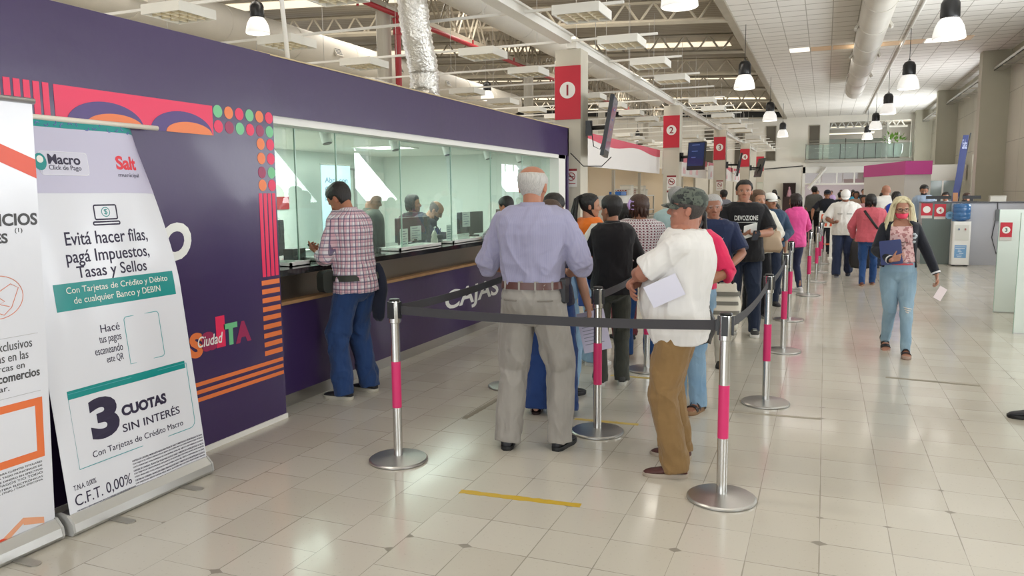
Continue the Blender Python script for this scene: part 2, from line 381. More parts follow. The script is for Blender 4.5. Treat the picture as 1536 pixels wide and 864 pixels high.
def person(label, x, y, rot, h=1.72, w=1.0, sh=1.0, wa=1.0, hi=1.0, belly=.01, bust=0, butt=.015, backfat=0, stoop=0, lean=0, twist=0, side=0, head=(0, 0, 0),
           feet=ST_FEET, hands=None, skin_c=(.52,.32,.22), hair='short', hair_c=(.015,.012,.01), top=None, sleeve='short', top_z=.90, top_loose=.018, collar=None, slv_loose=1.0,
           bottom=None, fit='regular', waist=1.02, shoes=('shoe', (.03,.03,.03), (.03,.03,.03)), vox=.008, belt=None, extra=None, floor=0.0, female=False, cat='person', hide_legs=False, brow=True, group=None, cap=None, glasses=False, mask=None, cuff=None, top_parts=None, neck_v=0, sole=None, wr_amp=.008, neck_top=1.468, hem_flare=0, hand_pose=None):
    o = dict(w=w, sh=sh, wa=wa, hi=hi, belly=belly, bust=bust, butt=butt, backfat=backfat, stoop=stoop)
    s = h/1.72
    root = thing('person', label, cat, (x, y, floor), D(rot), group)
    hip = np.array([0, 0, .93])
    def bend(P):
        P = np.atleast_2d(np.asarray(P, float)); t = np.clip((P[:, 2]-.84)/.30, 0, 1); t = t*t*(3-2*t)
        q = P - hip; a = D(lean)*t; c, sn = np.cos(a), np.sin(a)
        q = np.stack([q[:, 0], q[:, 1]*c + q[:, 2]*sn, -q[:, 1]*sn + q[:, 2]*c], 1)
        b = D(side)*t; c, sn = np.cos(b), np.sin(b); q = np.stack([q[:, 0]*c + q[:, 2]*sn, q[:, 1], -q[:, 0]*sn + q[:, 2]*c], 1)
        b = D(twist)*t; c, sn = np.cos(b), np.sin(b); q = np.stack([q[:, 0]*c - q[:, 1]*sn, q[:, 0]*sn + q[:, 1]*c, q[:, 2]], 1)
        return q + hip
    def B(p): return bend(p)[0]
    npv = np.array([0, stoop*.3-.008, 1.478])
    HR = RZ(D(twist)+D(head[0])) @ RX(-D(lean*.9)) @ RY(D(side)) @ RX(-D(head[1])) @ RY(D(head[2]))
    hp = B(npv)
    def H(P):
        P = np.atleast_2d(np.asarray(P, float)); return (P - np.array([0, -.005, 0.005])) @ HR.T + hp
    Hinv = lambda P: (P - hp) @ HR + np.array([0, -.005, 0.005])
    # limbs
    arms = []
    hands = hands or (None, None)
    for k, sd in enumerate((-1, 1)):
        S0 = B([sd*.166*w*sh, stoop*.15, 1.382])
        hd = hands[k]
        if hd is None: hd = dict(w=(sd*(.235+.12*(w-1)), .03, .80))
        wr = np.asarray(hd['w'], float)
        if hd.get('rel'): wr = B(wr)
        el, wr = ik(S0, wr, .285, .255, hd.get('pole', (sd*.5, -1, -.2)))
        d = np.asarray(hd['d'], float) if 'd' in hd else (wr-el)/np.linalg.norm(wr-el)
        palm = np.asarray(hd.get('palm', (-sd, .15, 0)), float); th = np.asarray(hd.get('thumb', (0, 1, .1)), float)
        arms.append((S0, el, wr, d, palm, th, hd.get('curl', (18, 24, 28, 32)), hd.get('none')))
    legs = []
    for k, sd in enumerate((-1, 1)):
        fx, fy, hd, pt, lf = feet[k]
        F = RZ(D(hd)) @ RX(-D(pt))
        piv = np.array([0, .11, 0.0])
        def FT(P, F=F, fx=fx, fy=fy, lf=lf, hd=hd):
            P = np.atleast_2d(np.asarray(P, float)); return (P-piv) @ F.T + RZ(D(hd)) @ piv + np.array([fx, fy, lf])
        A = FT([0, 0, .085])[0]
        Hj = np.array([sd*.088*w*hi, 0, .90])
        kn, A2 = ik(Hj, A, .43, .405, RZ(D(hd)) @ np.array([0, 1, .1]))
        legs.append((Hj, kn, A, FT))
    V = vox
    # ---- body: one continuous surface
    g = G()
    g.loft([bend(torso_ring(z, o, -.022)) for z in [.85] + TORSO_Z[3:]])
    for q, (S0, el, wr, d, palm, th, curl, none) in enumerate(arms):
        aw = 1+(w-1)*.75
        P, R = lerp_path([S0, (S0+el)/2, el, el*.65+wr*.35, wr], np.array([.052, .046, .041, .041, .029])*aw, 3)
        g.tube(P, [(r, r) for r in R], n=12, round_ends=True)
        if not none: hand_geo(g, wr + d*.006, d, palm, th, curl, sc=1.0 if not female else .93)
    if not hide_legs:
        for (Hj, kn, A, FT) in legs:
            P, R = lerp_path([Hj, (Hj+kn)/2, kn, kn*.6+A*.4, A + np.array([0, 0, .02])], np.array([.068, .062, .043, .044, .031]), 3)
            g.tube(P, R, n=12)
            if shoes[0] in ('sandal', 'flat'):
                g.loft([FT([(hw*math.cos(a), yy, max(0, hh*.5*(1+math.sin(a)))+.022) for a in np.linspace(0, 2*PI, 12, endpoint=False)]) for yy, hw, hh in ((-.055, .018, .04), (-.04, .028, .06), (0, .030, .085), (.04, .034, .062), (.09, .041, .04), (.125, .043, .028))])
                for t_ in range(5):
                    tx = -.032+.016*t_
                    if fx_sign(Hj) < 0: tx = -tx
                    ln = (.178, .182, .174, .164, .152)[4-t_]
                    g.tube([FT([tx, .11, .036])[0], FT([tx*1.08, ln-.014, .034])[0]], [.010, .0085], n=8, round_ends=True)
    nb = B([0, stoop*.2-.012, 1.42])
    g.tube([nb, (nb+H([0, -.012, .03])[0])/2, H([0, -.016, .07])[0]], [.060*(1+(w-1)*.9), .054*(1+(w-1)*.8), .052*(1+(w-1)*.6)], n=16)
    fat = 1+(w-1)*.28
    sc_ = np.array([fat, 1, 1])
    g.loft([H(head_ring(z)*sc_) for z in HZ])
    if w > 1.06: g.ell(H([0, .045, -.002])[0], (.045*w, .045, .03), HR)     # fuller chin
    g.tube(list(H([(0, .090, .125), (0, .103, .105), (0, .114, .085), (0, .109, .074)])), [(.009, .008), (.0105, .010), (.0155, .012), (.011, .006)], n=10)
    for sd in (-1, 1):
        g.ell(H([sd*.013, .098, .079])[0], (.0085, .012, .008), HR, 8, 6)
        g.ell(H([sd*.030, .077, .130])[0], (.026, .014, .009), HR, 10, 6)
        g.ell(H([sd*.040*fat, .062, .082])[0], (.024, .022, .020), HR, 10, 6)
        ER = HR @ RZ(-sd*.35) @ RX(.18)
        g.ell(H([sd*(.076*fat), -.012, .100])[0], (.009, .020, .031), ER, 10, 7)
        g.ell(H([sd*(.080*fat), -.016, .112])[0], (.007, .017, .018), ER, 10, 7)
    g.tube(list(H([(-.022, .083, .0505), (-.008, .0945, .0535), (.008, .0945, .0535), (.022, .083, .0505)])), [(.004, .004), (.0065, .006), (.0065, .006), (.004, .004)], n=8)
    g.tube(list(H([(-.020, .082, .0435), (0, .0925, .041), (.020, .082, .0435)])), [(.004, .004), (.0075, .007), (.004, .004)], n=8)
    sk = np.array(skin_c)*.80
    def face(me, co, nr):
        p = Hinv(co); onhead = (p[:, 2] > -.02)
        for sd in (-1, 1):
            d2 = ((p[:, 0]-sd*.031)/.016)**2 + ((p[:, 2]-.114)/.010)**2
            dent = .0075*np.exp(-d2)*(p[:, 1] > .04)*onhead
            co = co - (HR @ np.array([0, 1, 0]))*dent[:, None]
        c = np.tile(sk, (len(co), 1)) * (1 + wob(co, .10, 30, 3))[:, None]
        red = np.array([1.12, .82, .80])
        def blend(m, col): 
            nonlocal c; m = np.clip(m, 0, 1)[:, None]; c = c*(1-m) + np.asarray(col)*m
        front = onhead*(p[:, 1] > .02)
        lips = np.exp(-((p[:, 0])/.021)**4 - ((p[:, 2]-.0475)/.0085)**4)*front*(p[:, 1] > .06)
        blend(lips*.75, sk*np.array([.95, .55, .55]))
        blend(np.exp(-((p[:, 0])/.022)**2-((p[:, 2]-.083)/.02)**2)*front*.35, sk*red)
        for sd in (-1, 1):
            if brow: blend(np.exp(-((p[:, 0]-sd*.031)/.018)**4 - ((p[:, 2]-.1335-.10*(.031-abs(p[:, 0]-sd*.004)))/.0045)**4)*front*.85, np.array(hair_c)*.8+sk*.12)
            e = np.exp(-((p[:, 0]-sd*.031)/.0135)**4 - ((p[:, 2]-.1145)/.0042)**4)*front
            blend(e*.85, (.42, .38, .35))
            blend(np.exp(-((p[:, 0]-sd*.031)/.0058)**4 - ((p[:, 2]-.1145)/.0052)**4)*front, (.03, .02, .015))
            blend(np.exp(-((p[:, 0]-sd*.031)/.0155)**4 - ((p[:, 2]-.121)/.0022)**4)*front*.8, (.05, .035, .03))
            blend(np.exp(-((p[:, 0]-sd*.08)/.02)**2 - ((p[:, 2]-.1)/.03)**2 - ((p[:, 1]+.012)/.03)**2)*onhead*.4, sk*red)
        at = me.color_attributes.new('tone', 'FLOAT_COLOR', 'POINT')
        at.data.foreach_set('color', np.concatenate([np.clip(c, 0, 1), np.ones((len(c), 1))], 1).ravel().astype(np.float32))
        return co*s
    ob = g.build('body', skin('tone', (.5,.3,.2)), root, remesh=V*.8, relax=3, post=face)
    out = dict(root=root, arms=arms, H=H, B=B, s=s, HR=HR, hp=hp, bend=bend, legs=legs, o=o)
    Mw = RZ(D(rot)); T0 = np.array([x, y, floor])
    out['world'] = lambda p: Mw @ (np.asarray(p, float)*s) + T0
    # ---- hair
    def hmesh(fn, name='hair', seed=1, thick=.012, zmin=0.0, col=hair_c, rough=.55, streak=.35):
        n = 56; zs = np.concatenate([np.linspace(zmin, .19, 22), [.2, .21, .218, .2235]])
        a = np.linspace(0, 2*PI, n, endpoint=False); gg = G(); rings = []
        for z in zs:
            base = head_ring(z, 0, ph=a)*sc_; d = np.stack([np.cos(a), np.sin(a), np.full(n, .0)], 1)
            up = np.clip((z-.15)/.07, 0, 1); d = d*(1-up*.55); d[:, 2] = up
            t = fn(z, a); t = np.where(t > 0, t*thick + .004, -.010)
            t = t + (t > 0)*wob(base, .0022, 160, seed, (1, 1, .35))
            rings.append(H(base + d*t[:, None]))
        gg.loft(rings)
        for v in range(len(gg.v)): gg.v[v] = gg.v[v]*s
        return gg.build(name, hair_mat(col), root, smooth=True)
    front = lambda a: np.sin(a)      # +1 at the face
    if hair in ('short', 'long', 'ponytail', 'bob', 'bun', 'shortgrey', 'receding'):
        fl = {'receding': .205}.get(hair, .182)
        def fn(z, a):
            f = front(a)
            line = np.where(f > .25, fl - (f < .75)*.035*(1-(f-.25)/.5), np.where(f > -.25, .105 + .04*(f+.25), .02 + .085*np.clip((f+1)/.75, 0, 1)**2))
            if hair in ('long', 'ponytail', 'bob', 'bun'): line = np.where(f <= .25, np.where(f > -.1, .08, .0), line)
            t = np.clip((z-line)/.03, 0, 1); return t*(1.0 if hair != 'ponytail' else .7) * (1+.5*np.clip(z-.17, 0, 1)*10)
        hmesh(fn, thick={'short': .013, 'long': .018, 'bob': .022}.get(hair, .012))
    elif hair == 'bald':
        def fn(z, a):
            f = front(a); hi_ = .186 - .02*np.clip(f, 0, 1)*3; lo = np.where(f > -.25, .105, .02 + .085*np.clip((f+1)/.75, 0, 1)**2)
            return np.clip((z-lo)/.02, 0, 1)*np.clip((hi_-z)/.02, 0, 1)*(f < .30)
        hmesh(fn, thick=.008)
    elif hair == 'capped':
        def fn(z, a):
            f = front(a); lo = np.where(f > -.25, .105 + .03*(f+.25), .02 + .085*np.clip((f+1)/.75, 0, 1)**2)
            return np.clip((z-lo)/.02, 0, 1)*(z < .165)*(f < .45)
        hmesh(fn, thick=.007)
    hs = extra or {}
    if hair == 'bob' and vox < .0125:
        hs = dict(hs); ll = []
        for an in np.linspace(-200, 20, 12):
            c_, s_ = math.cos(D(an)), math.sin(D(an)); ll.append(([(.03*c_, .03*s_-.01, .222), (.072*c_, .088*s_-.005, .165), (.082*c_, .098*s_-.005, .09), (.078*c_, .092*s_, .02)], .017, 3, .007))
        hs['locks'] = hs.get('locks', []) + ll
    if 'locks' in hs:      # hanging locks: list of (paths in head coordinates, radius, count, spread)
        gg = G(); rr = np.random.default_rng(5)
        for path, rad, cnt, spr in hs['locks']:
            for i in range(cnt):
                j = rr.normal(size=3)*spr; jj = rr.normal(size=3)*spr*.6; wv = rr.uniform(0, 6)
                pts = []
                for q, p in enumerate(path):
                    t = q/(len(path)-1); pts.append(np.array(p) + j*(.35+.65*t) + jj*t + np.array([.006*math.sin(wv+5*t), 0, 0]))
                # follow the head
                P = H(pts); rads = [(rad*(.7+.4*math.sin(PI*min(1, .25+.75*t))) if t < .8 else rad*(1-(t-.8)*3.4), 0) for t in np.linspace(0, 1, len(P))]
                gg.tube(P*s, [(a_*s, a_*.6*s) for a_, _ in rads], n=7)
        gg.build('long_hair', hair_mat(hair_c), root, smooth=True)
    # ---- cap
    if cap:
        gg = G(); rings = []
        cm = cap['mat']; a = np.linspace(0, 2*PI, 40, endpoint=False)
        for z, off in ((.138, .011), (.15, .014), (.175, .015), (.195, .014), (.212, .011), (.222, .010), (.2275, .008)):
            r_ = head_ring(min(z, .2255), off, ph=a)*sc_; r_[:, 2] = z + off*.6 + (.012 if z > .2 else 0)
            r_[:, 2] -= (z < .16)*.012*np.clip(-np.sin(a), 0, 1)
            rings.append(H(r_)*s)
        gg.loft(rings); cp = gg.build('cap', cm, root, smooth=True)
        gv = G(); rows = []
        for t in np.linspace(0, 1, 6):
            row = []
            for b in np.linspace(-1, 1, 13):
                xx = b*(.078-.012*t*t)*fat; yy = .092*math.sqrt(max(0, 1-(b*.93)**2)) + .068*t*math.sqrt(max(0, 1-(b*.97)**4)); zz = .150 - .022*t - .022*b*b*(1-.2*t)
                row.append((xx, yy, zz))
            rows.append(row)
        ring = [H(np.array(row))*s for row in rows]; dn = (HR @ np.array([0, 0, -.004]))*s
        gv.loft([np.concatenate([r_, (r_+dn)[::-1]]) for r_ in ring]); v_ = gv.build('visor', cap.get('visor', cm), cp, smooth=True)
    if glasses:
        gg = G()
        for sd in (-1, 1):
            aa = np.linspace(0, 2*PI, 17); gg.tube(list(H([(sd*.033+.023*math.cos(t), .103-.10*abs(sd*.033+.023*math.cos(t))**1.5*3, .112+.017*math.sin(t)) for t in aa])*s), .0022*s, n=6)
            gg.tube(list(H([(sd*.056, .094, .116), (sd*.079*fat, 0, .118)])*s), .0022*s, n=6)
        gg.tube(list(H([(-.01, .112, .114), (.01, .112, .114)])*s), .0022*s, n=6)
        gg.build('glasses', M('black_frame', (.02,.02,.02), .3), root, smooth=True)
    if mask:
        gg = G(); rings = []
        aa = np.linspace(PI*.06, PI*.94, 17)
        z0, z1 = mask.get('z', (.0, .078))
        for z in np.linspace(z0, z1, 6):
            r_ = head_ring(z, .006, ph=aa)*sc_; r_[:, 1] += .012*np.sin(aa)**6*(1-abs((z-(z0+z1)/2)/.05))
            r2 = r_*1.0; r2[:, 1] -= .004
            rings.append(H(np.concatenate([r_, r2[::-1]]))*s)
        gg.loft(rings); gg.build('face_mask', mask['mat'], root, smooth=True)
    # ---- clothes
    def cloth_post(amp, seed, fs=26, stretch=(1, 1, .55)):
        def f(me, co, nr):
            a1 = wob(co, 1, fs, seed, stretch); a2 = wob(co, 1, fs*2.1, seed+9, (1, 1, .7))
            zz_ = co[:, 2]; k = 1 + .9*np.exp(-((zz_-.5)/.10)**2) + .9*np.exp(-((zz_-.16)/.08)**2) + .5*np.exp(-((zz_-1.05)/.08)**2)
            return (co + nr*(k*amp*(.85 - 1.6*np.abs(a1)**.8 + .5*a2))[:, None])*s
        return f
    seed = int(abs(x*1000+y*77)) % 97
    if bottom is not None:
        fr = FITS[fit] if isinstance(fit, str) else fit
        g = G(); zz = [waist-.10*i for i in range(3)] + [.83, .79]
        zz = [z for z in zz if z > .84]
        tk = .012 if top_z >= .97 else -.004
        g.loft([bend(torso_ring(z, o, tk)) for z in zz] + [torso_ring(.83, o, .0)*np.array([.96, .92, 1]), torso_ring(.79, o, 0)*np.array([.8, .75, 1]), torso_ring(.765, o, 0)*np.array([.5, .5, 1])])
        for (Hj, kn, A, FT) in legs:
            wl = 1+(w*hi-1)*.7
            end = A + np.array([0, 0, -.045 if fit not in ('skinny',) else .0]) if not (extra or {}).get('short_hem') else kn*.5+A*.5
            P, R = lerp_path([Hj, Hj*.5+kn*.5, kn, kn*.5+A*.5, end], np.array(fr)*np.array([wl, wl, 1+(wl-1)*.6, 1+(wl-1)*.4, 1]), 4)
            g.tube(P, R, n=16, ref=(0, 1, .01))
        ob = g.build('trousers', bottom, root, remesh=V, relax=3, post=cloth_post(wr_amp, seed+1, 24, (1, 1, .5)))
        out['trousers'] = ob
    if top is not None:
        g = G(); zs = [z for z in TORSO_Z if z > top_z+.02 and z < neck_top-.003]; zs = [top_z] + zs + [neck_top]
        rings = []
        for z in zs:
            fl_ = top_loose + hem_flare*np.clip((1.15-z)/.25, 0, 1)
            rr_ = torso_ring(z, o, fl_)
            rings.append(bend(rr_))
        g.loft(rings)
        for q, (S0, el, wr, d, palm, th, curl, none) in enumerate(arms):
            aw = (1+(w-1)*.75)*slv_loose
            if sleeve == 'short':
                P, R = lerp_path([S0, S0*.6+el*.4, S0*.14+el*.86], np.array([.060, .064, .070])*aw, 4)
            elif sleeve == 'half':
                P, R = lerp_path([S0, S0*.5+el*.5, el, el*.9+wr*.1], np.array([.060, .066, .068, .066])*aw, 4)
            elif sleeve == 'long':
                P, R = lerp_path([S0, S0*.5+el*.5, el, el*.5+wr*.5, wr+(wr-el)*.02], np.array([.059, .058, .055, .050, .040])*aw, 4)
            elif sleeve == 'three':
                P, R = lerp_path([S0, S0*.5+el*.5, el, el*.45+wr*.55], np.array([.059, .058, .055, .050])*aw, 4)
            else: continue
            if sleeve != 'none': g.tube(P, R, n=14, round_ends=False)
            g.ell(S0 + np.array([0, 0, -.004]), (R[0], R[0]*1.05, R[0]*.95))
        tp = cloth_post(wr_amp, seed+3, 21, (1.2, 1.2, .6))
        if neck_v:
            def tp2(me, co, nr, tp=tp):
                return tp(me, co, nr)
        ob = g.build('shirt' if sleeve in ('short', 'half') else 'sweater' if collar != 'shirt' else 'shirt', top, root, remesh=V, relax=3, post=tp)
        out['top'] = ob
        if collar:
            g2 = G(); aa = np.linspace(0, 2*PI, 28)
            hgt = {'shirt': .036, 'crew': .014, 'hood': .03, 'polo': .032, 'high': .05}[collar]
            cpts = []
            c0 = 1.455
            ri = []; ro = []
            for t in aa[:-1]:
                f = math.sin(t); zt = c0 - .018*max(0, f)
                kx = 1+(w-1)*.6
                ri.append((.066*kx*math.cos(t), -.006+.064*kx*math.sin(t)+.012*max(0, f), zt)); 
            ri = np.array(ri)
            rings = [bend(ri*np.array([1.12, 1.14, 1])), bend(ri*np.array([1.06, 1.07, 1])+np.array([0, 0, hgt])), bend(ri*np.array([.97, .98, 1])+np.array([0, 0, hgt*.97])), bend(ri*np.array([.95, .96, 1]))]
            if collar in ('shirt', 'polo'):
                fold = ri*np.array([1.26, 1.28, 1]) + np.array([0, 0, .004]); fold[:, 2] -= .02*np.clip(np.sin(aa[:-1]), 0, 1)
                rings = [bend(fold)] + rings[1:]
            g2.loft([r_*s for r_ in rings], cap=False)
            g2.build('collar', cuff or top, ob, smooth=True)
        if extra and extra.get('trim'):      # contrasting sleeve hems
            g2 = G()
            for (S0, el, wr, d, palm, th, curl, none) in arms:
                a_, b_ = S0*.18+el*.82, S0*.13+el*.87
                g2.tube([a_*s, b_*s], [.0675*(1+(w-1)*.75)*slv_loose*s]*2, n=18)
            g2.build('sleeve_hem', extra['trim'], ob, smooth=True)
    if belt:
        g = G(); z0, z1 = belt.get('z', (waist-.03, waist+.01))
        for z in (z0,): 
            off = belt.get('off', .010)
            a_ = bend(torso_ring(z0, o, off)); b_ = bend(torso_ring(z1, o, off)); c_ = bend(torso_ring(z1, o, off-.012)); d_ = bend(torso_ring(z0, o, off-.012))
            g.loft([r_*s for r_ in (d_, a_, b_, c_)], cap=False)
        bo = g.build('belt', belt['mat'], root, smooth=False, auto=40)
        if belt.get('loops'):
            for b in (-.12, -.045, .045, .12):
                ring = bend(torso_ring((z0+z1)/2, o, off)); i = np.argmin(abs(ring[:, 0]-b*w*1.2) + (ring[:, 1] > 0)*9)
                p = ring[i]*s; box_obj('belt_loop', (p[0]-.006, p[0]+.006, p[1]-.005, p[1]+.004, (z0-.006)*s, (z1+.006)*s), bottom, bo)
    # ---- shoes
    if not hide_legs and shoes:
        kind, uc, scol = shoes
        um = M('shoe_%02d%02d%02d' % tuple(int(c*99) for c in uc), uc, .55, bump=.1, bscale=120); sm = M('sole_%02d%02d%02d' % tuple(int(c*99) for c in scol), scol, .6)
        for k, (Hj, kn, A, FT) in enumerate(legs):
            outl = [(-.072, .0), (-.068, .022), (-.04, .036), (.0, .037), (.05, .041), (.10, .049), (.14, .047), (.175, .036), (.197, .014)]
            if kind in ('shoe', 'sneaker', 'loafer', 'slim'):
                hs_ = {'shoe': 1.0, 'sneaker': 1.12, 'loafer': .9, 'slim': .85}[kind]; ws_ = {'slim': .85}.get(kind, 1.0)
                so = {'shoe': .024, 'sneaker': .032, 'loafer': .022, 'slim': .015}[kind]
                prof = ((-.066, .020, .052), (-.055, .031, .078), (-.02, .036, .098), (.03, .038, .090), (.07, .043, .066), (.11, .047, .054), (.15, .043, .046), (.178, .031, .038), (.192, .014, .028))
                g = G(); a = np.linspace(0, 2*PI, 16, endpoint=False)
                g.loft([FT(np.stack([hw*ws_*np.cos(a), np.full(16, yy), so*.6 + np.maximum(0, hh*hs_-so*.6)*(.5+.5*np.sin(a))**.8], 1))*s for yy, hw, hh in prof])
                shoe = g.build('shoe', um, root, smooth=True)
                g = G(); pts = [(-w_*ws_*1.04, y_) for y_, w_ in outl] + [(w_*ws_*1.04, y_) for y_, w_ in outl[::-1]]
                g.loft([FT([(px*k_, py*k_, z_) for px, py in pts])*s for z_, k_ in ((0, .97), (.006, 1.0), (so, 1.0), (so+.003, .96))])
                g.build('sole', sm, shoe, auto=50)
                if kind == 'sneaker':
                    g = G()
                    for yy in (.05, .075, .10): g.tube(FT([(-.02, yy, .098-.42*(yy-.04)), (.02, yy+.004, .098-.42*(yy-.04))])*s, .0035*s, n=6)
                    g.build('laces', M('laces_pale', (.7,.7,.68), .8), shoe, smooth=True)
            else:
                th_ = .035 if kind == 'sandal' else .018
                g = G(); pts = [(-w_*1.02, y_) for y_, w_ in outl] + [(w_*1.02, y_) for y_, w_ in outl[::-1]]
                g.loft([FT([(px*k_, py*k_, z_) for px, py in pts])*s for z_, k_ in ((0, .95), (.006, 1.0), (th_-.005, 1.0), (th_, .97))])
                shoe = g.build('sandal', sm, root, auto=50)
                for yy, hh, wd in ((.105, .047, .018), (.055, .072, .016), (-.035, .085, .014)):
                    g = G(); aa = np.linspace(-.15, PI+.15, 13); hw = .048 if yy > .08 else .041
                    ins = [(hw*math.cos(t), yy, .018 + hh*max(0, math.sin(t))**.7) for t in aa]
                    rings = []
                    for px, py, pz in ins: rings.append(FT([(px*.97, py-wd, pz-.003), (px*.97, py+wd, pz-.003), (px*1.05, py+wd, pz+.003), (px*1.05, py-wd, pz+.003)])*s)
                    g.loft(rings); g.build('strap', um, shoe, smooth=False)
    return out
def fx_sign(Hj): return -1 if Hj[0] < 0 else 1
def hair_mat(col):
    nm = 'hair_%02d%02d%02d' % tuple(int(c*99) for c in col)
    if nm in MATS: return MATS[nm]
    m = M(nm, col, .45, spec=.35); nt, N, L, b = nodes(m)
    t = N.new('ShaderNodeTexCoord'); mp = N.new('ShaderNodeMapping'); mp.inputs['Scale'].default_value = (220, 220, 18); L.new(t.outputs['Object'], mp.inputs[0])
    n = N.new('ShaderNodeTexNoise'); n.inputs['Scale'].default_value = 1; n.inputs['Detail'].default_value = 2; L.new(mp.outputs[0], n.inputs['Vector'])
    L.new(mix_rgb(N, L, n.outputs['Fac'], tuple(c*.55 for c in col), tuple(min(1, c*1.5+.01) for c in col)), b.inputs['Base Color'])
    bp = N.new('ShaderNodeBump'); bp.inputs['Strength'].default_value = .6; bp.inputs['Distance'].default_value = .01; L.new(n.outputs['Fac'], bp.inputs['Height']); L.new(bp.outputs[0], b.inputs['Normal'])
    return m
# ------------------------------------------------------------------ room shell
def rgb(h):
    h = h.lstrip('#'); v = [int(h[i:i+2], 16)/255 for i in (0, 2, 4)]
    return tuple(c/12.92 if c <= .04045 else ((c+.055)/1.055)**2.4 for c in v)
T = .3048
def floor_mat():
    m = M('floor_vinyl', (.6,.57,.5), .22, coat=.25); nt, N, L, b = nodes(m)
    g = N.new('ShaderNodeNewGeometry'); s = N.new('ShaderNodeSeparateXYZ'); L.new(g.outputs['Position'], s.inputs[0])
    u = math_node(N, L, 'MULTIPLY_ADD', s.outputs[0], 1/T, 100-.113); iu = math_node(N, L, 'FLOOR', u); fu = math_node(N, L, 'FRACT', u)
    wn = N.new('ShaderNodeTexWhiteNoise'); wn.noise_dimensions = '1D'; L.new(iu, wn.inputs['W'])
    hb = math_node(N, L, 'MULTIPLY', math_node(N, L, 'MULTIPLY', math_node(N, L, 'GREATER_THAN', wn.outputs[0], .72), .5), math_node(N, L, 'LESS_THAN', s.outputs[0], -1.4))
    v = math_node(N, L, 'ADD', math_node(N, L, 'MULTIPLY_ADD', s.outputs[1], 1/T, 100-.105), hb); iv = math_node(N, L, 'FLOOR', v); fv = math_node(N, L, 'FRACT', v)
    def edge(f): return math_node(N, L, 'SUBTRACT', .5, math_node(N, L, 'ABSOLUTE', math_node(N, L, 'SUBTRACT', f, .5)))
    eu, ev = edge(fu), edge(fv); e = math_node(N, L, 'MINIMUM', eu, ev)
    n = N.new('ShaderNodeTexNoise'); n.inputs['Scale'].default_value = 2.2; n.inputs['Detail'].default_value = 3; L.new(g.outputs['Position'], n.inputs['Vector'])
    wdt = math_node(N, L, 'MAXIMUM', math_node(N, L, 'MULTIPLY_ADD', n.outputs['Fac'], .03, -.0085), .0035)
    joint = math_node(N, L, 'LESS_THAN', e, wdt)
    # chips at the corners where tiles meet
    n3 = N.new('ShaderNodeTexNoise'); n3.inputs['Scale'].default_value = 14; L.new(g.outputs['Position'], n3.inputs['Vector'])
    cw = N.new('ShaderNodeTexWhiteNoise'); cw.noise_dimensions = '2D'; cv = N.new('ShaderNodeCombineXYZ')
    L.new(math_node(N, L, 'ROUND', u), cv.inputs[0]); L.new(math_node(N, L, 'ROUND', v), cv.inputs[1]); L.new(cv.outputs[0], cw.inputs['Vector'])
    rad = math_node(N, L, 'MULTIPLY', math_node(N, L, 'MAXIMUM', math_node(N, L, 'SUBTRACT', cw.outputs[0], .80), 0), .55)
    cd = math_node(N, L, 'ADD', math_node(N, L, 'MULTIPLY', eu, .8), math_node(N, L, 'MULTIPLY_ADD', ev, 1.3, math_node(N, L, 'MULTIPLY_ADD', n3.outputs['Fac'], .10, -.05)))
    chip = math_node(N, L, 'LESS_THAN', cd, rad)
    w2 = N.new('ShaderNodeTexWhiteNoise'); w2.noise_dimensions = '2D'; c2 = N.new('ShaderNodeCombineXYZ'); L.new(iu, c2.inputs[0]); L.new(iv, c2.inputs[1]); L.new(c2.outputs[0], w2.inputs['Vector'])
    base = mix_rgb(N, L, w2.outputs[0], rgb('c2bcaf'), rgb('ccc7bb'))
    n4 = N.new('ShaderNodeTexNoise'); n4.inputs['Scale'].default_value = 60; n4.inputs['Detail'].default_value = 4; L.new(g.outputs['Position'], n4.inputs['Vector'])
    base = mix_rgb(N, L, math_node(N, L, 'MULTIPLY', math_node(N, L, 'GREATER_THAN', n4.outputs['Fac'], .66), .3), base, rgb('a49a88'))
    n5 = N.new('ShaderNodeTexNoise'); n5.inputs['Scale'].default_value = .6; n5.inputs['Detail'].default_value = 5; L.new(g.outputs['Position'], n5.inputs['Vector'])
    base = mix_rgb(N, L, math_node(N, L, 'MULTIPLY', n5.outputs['Fac'], .35), base, rgb('bdb3a0'))
    c = mix_rgb(N, L, math_node(N, L, 'MULTIPLY', joint, .55), base, rgb('6f675b'))
    c = mix_rgb(N, L, chip, c, rgb('8b8478'))
    L.new(c, b.inputs['Base Color'])
    n6 = N.new('ShaderNodeTexNoise'); n6.inputs['Scale'].default_value = 3; n6.inputs['Detail'].default_value = 4; L.new(g.outputs['Position'], n6.inputs['Vector'])
    L.new(math_node(N, L, 'ADD', math_node(N, L, 'MULTIPLY_ADD', n6.outputs['Fac'], .16, .13), math_node(N, L, 'MULTIPLY', chip, .4)), b.inputs['Roughness'])
    bp = N.new('ShaderNodeBump'); bp.inputs['Strength'].default_value = .08; bp.inputs['Distance'].default_value = .01
    L.new(math_node(N, L, 'SUBTRACT', math_node(N, L, 'MULTIPLY', n6.outputs['Fac'], 1.5), joint), bp.inputs['Height']); L.new(bp.outputs[0], b.inputs['Normal'])
    return m
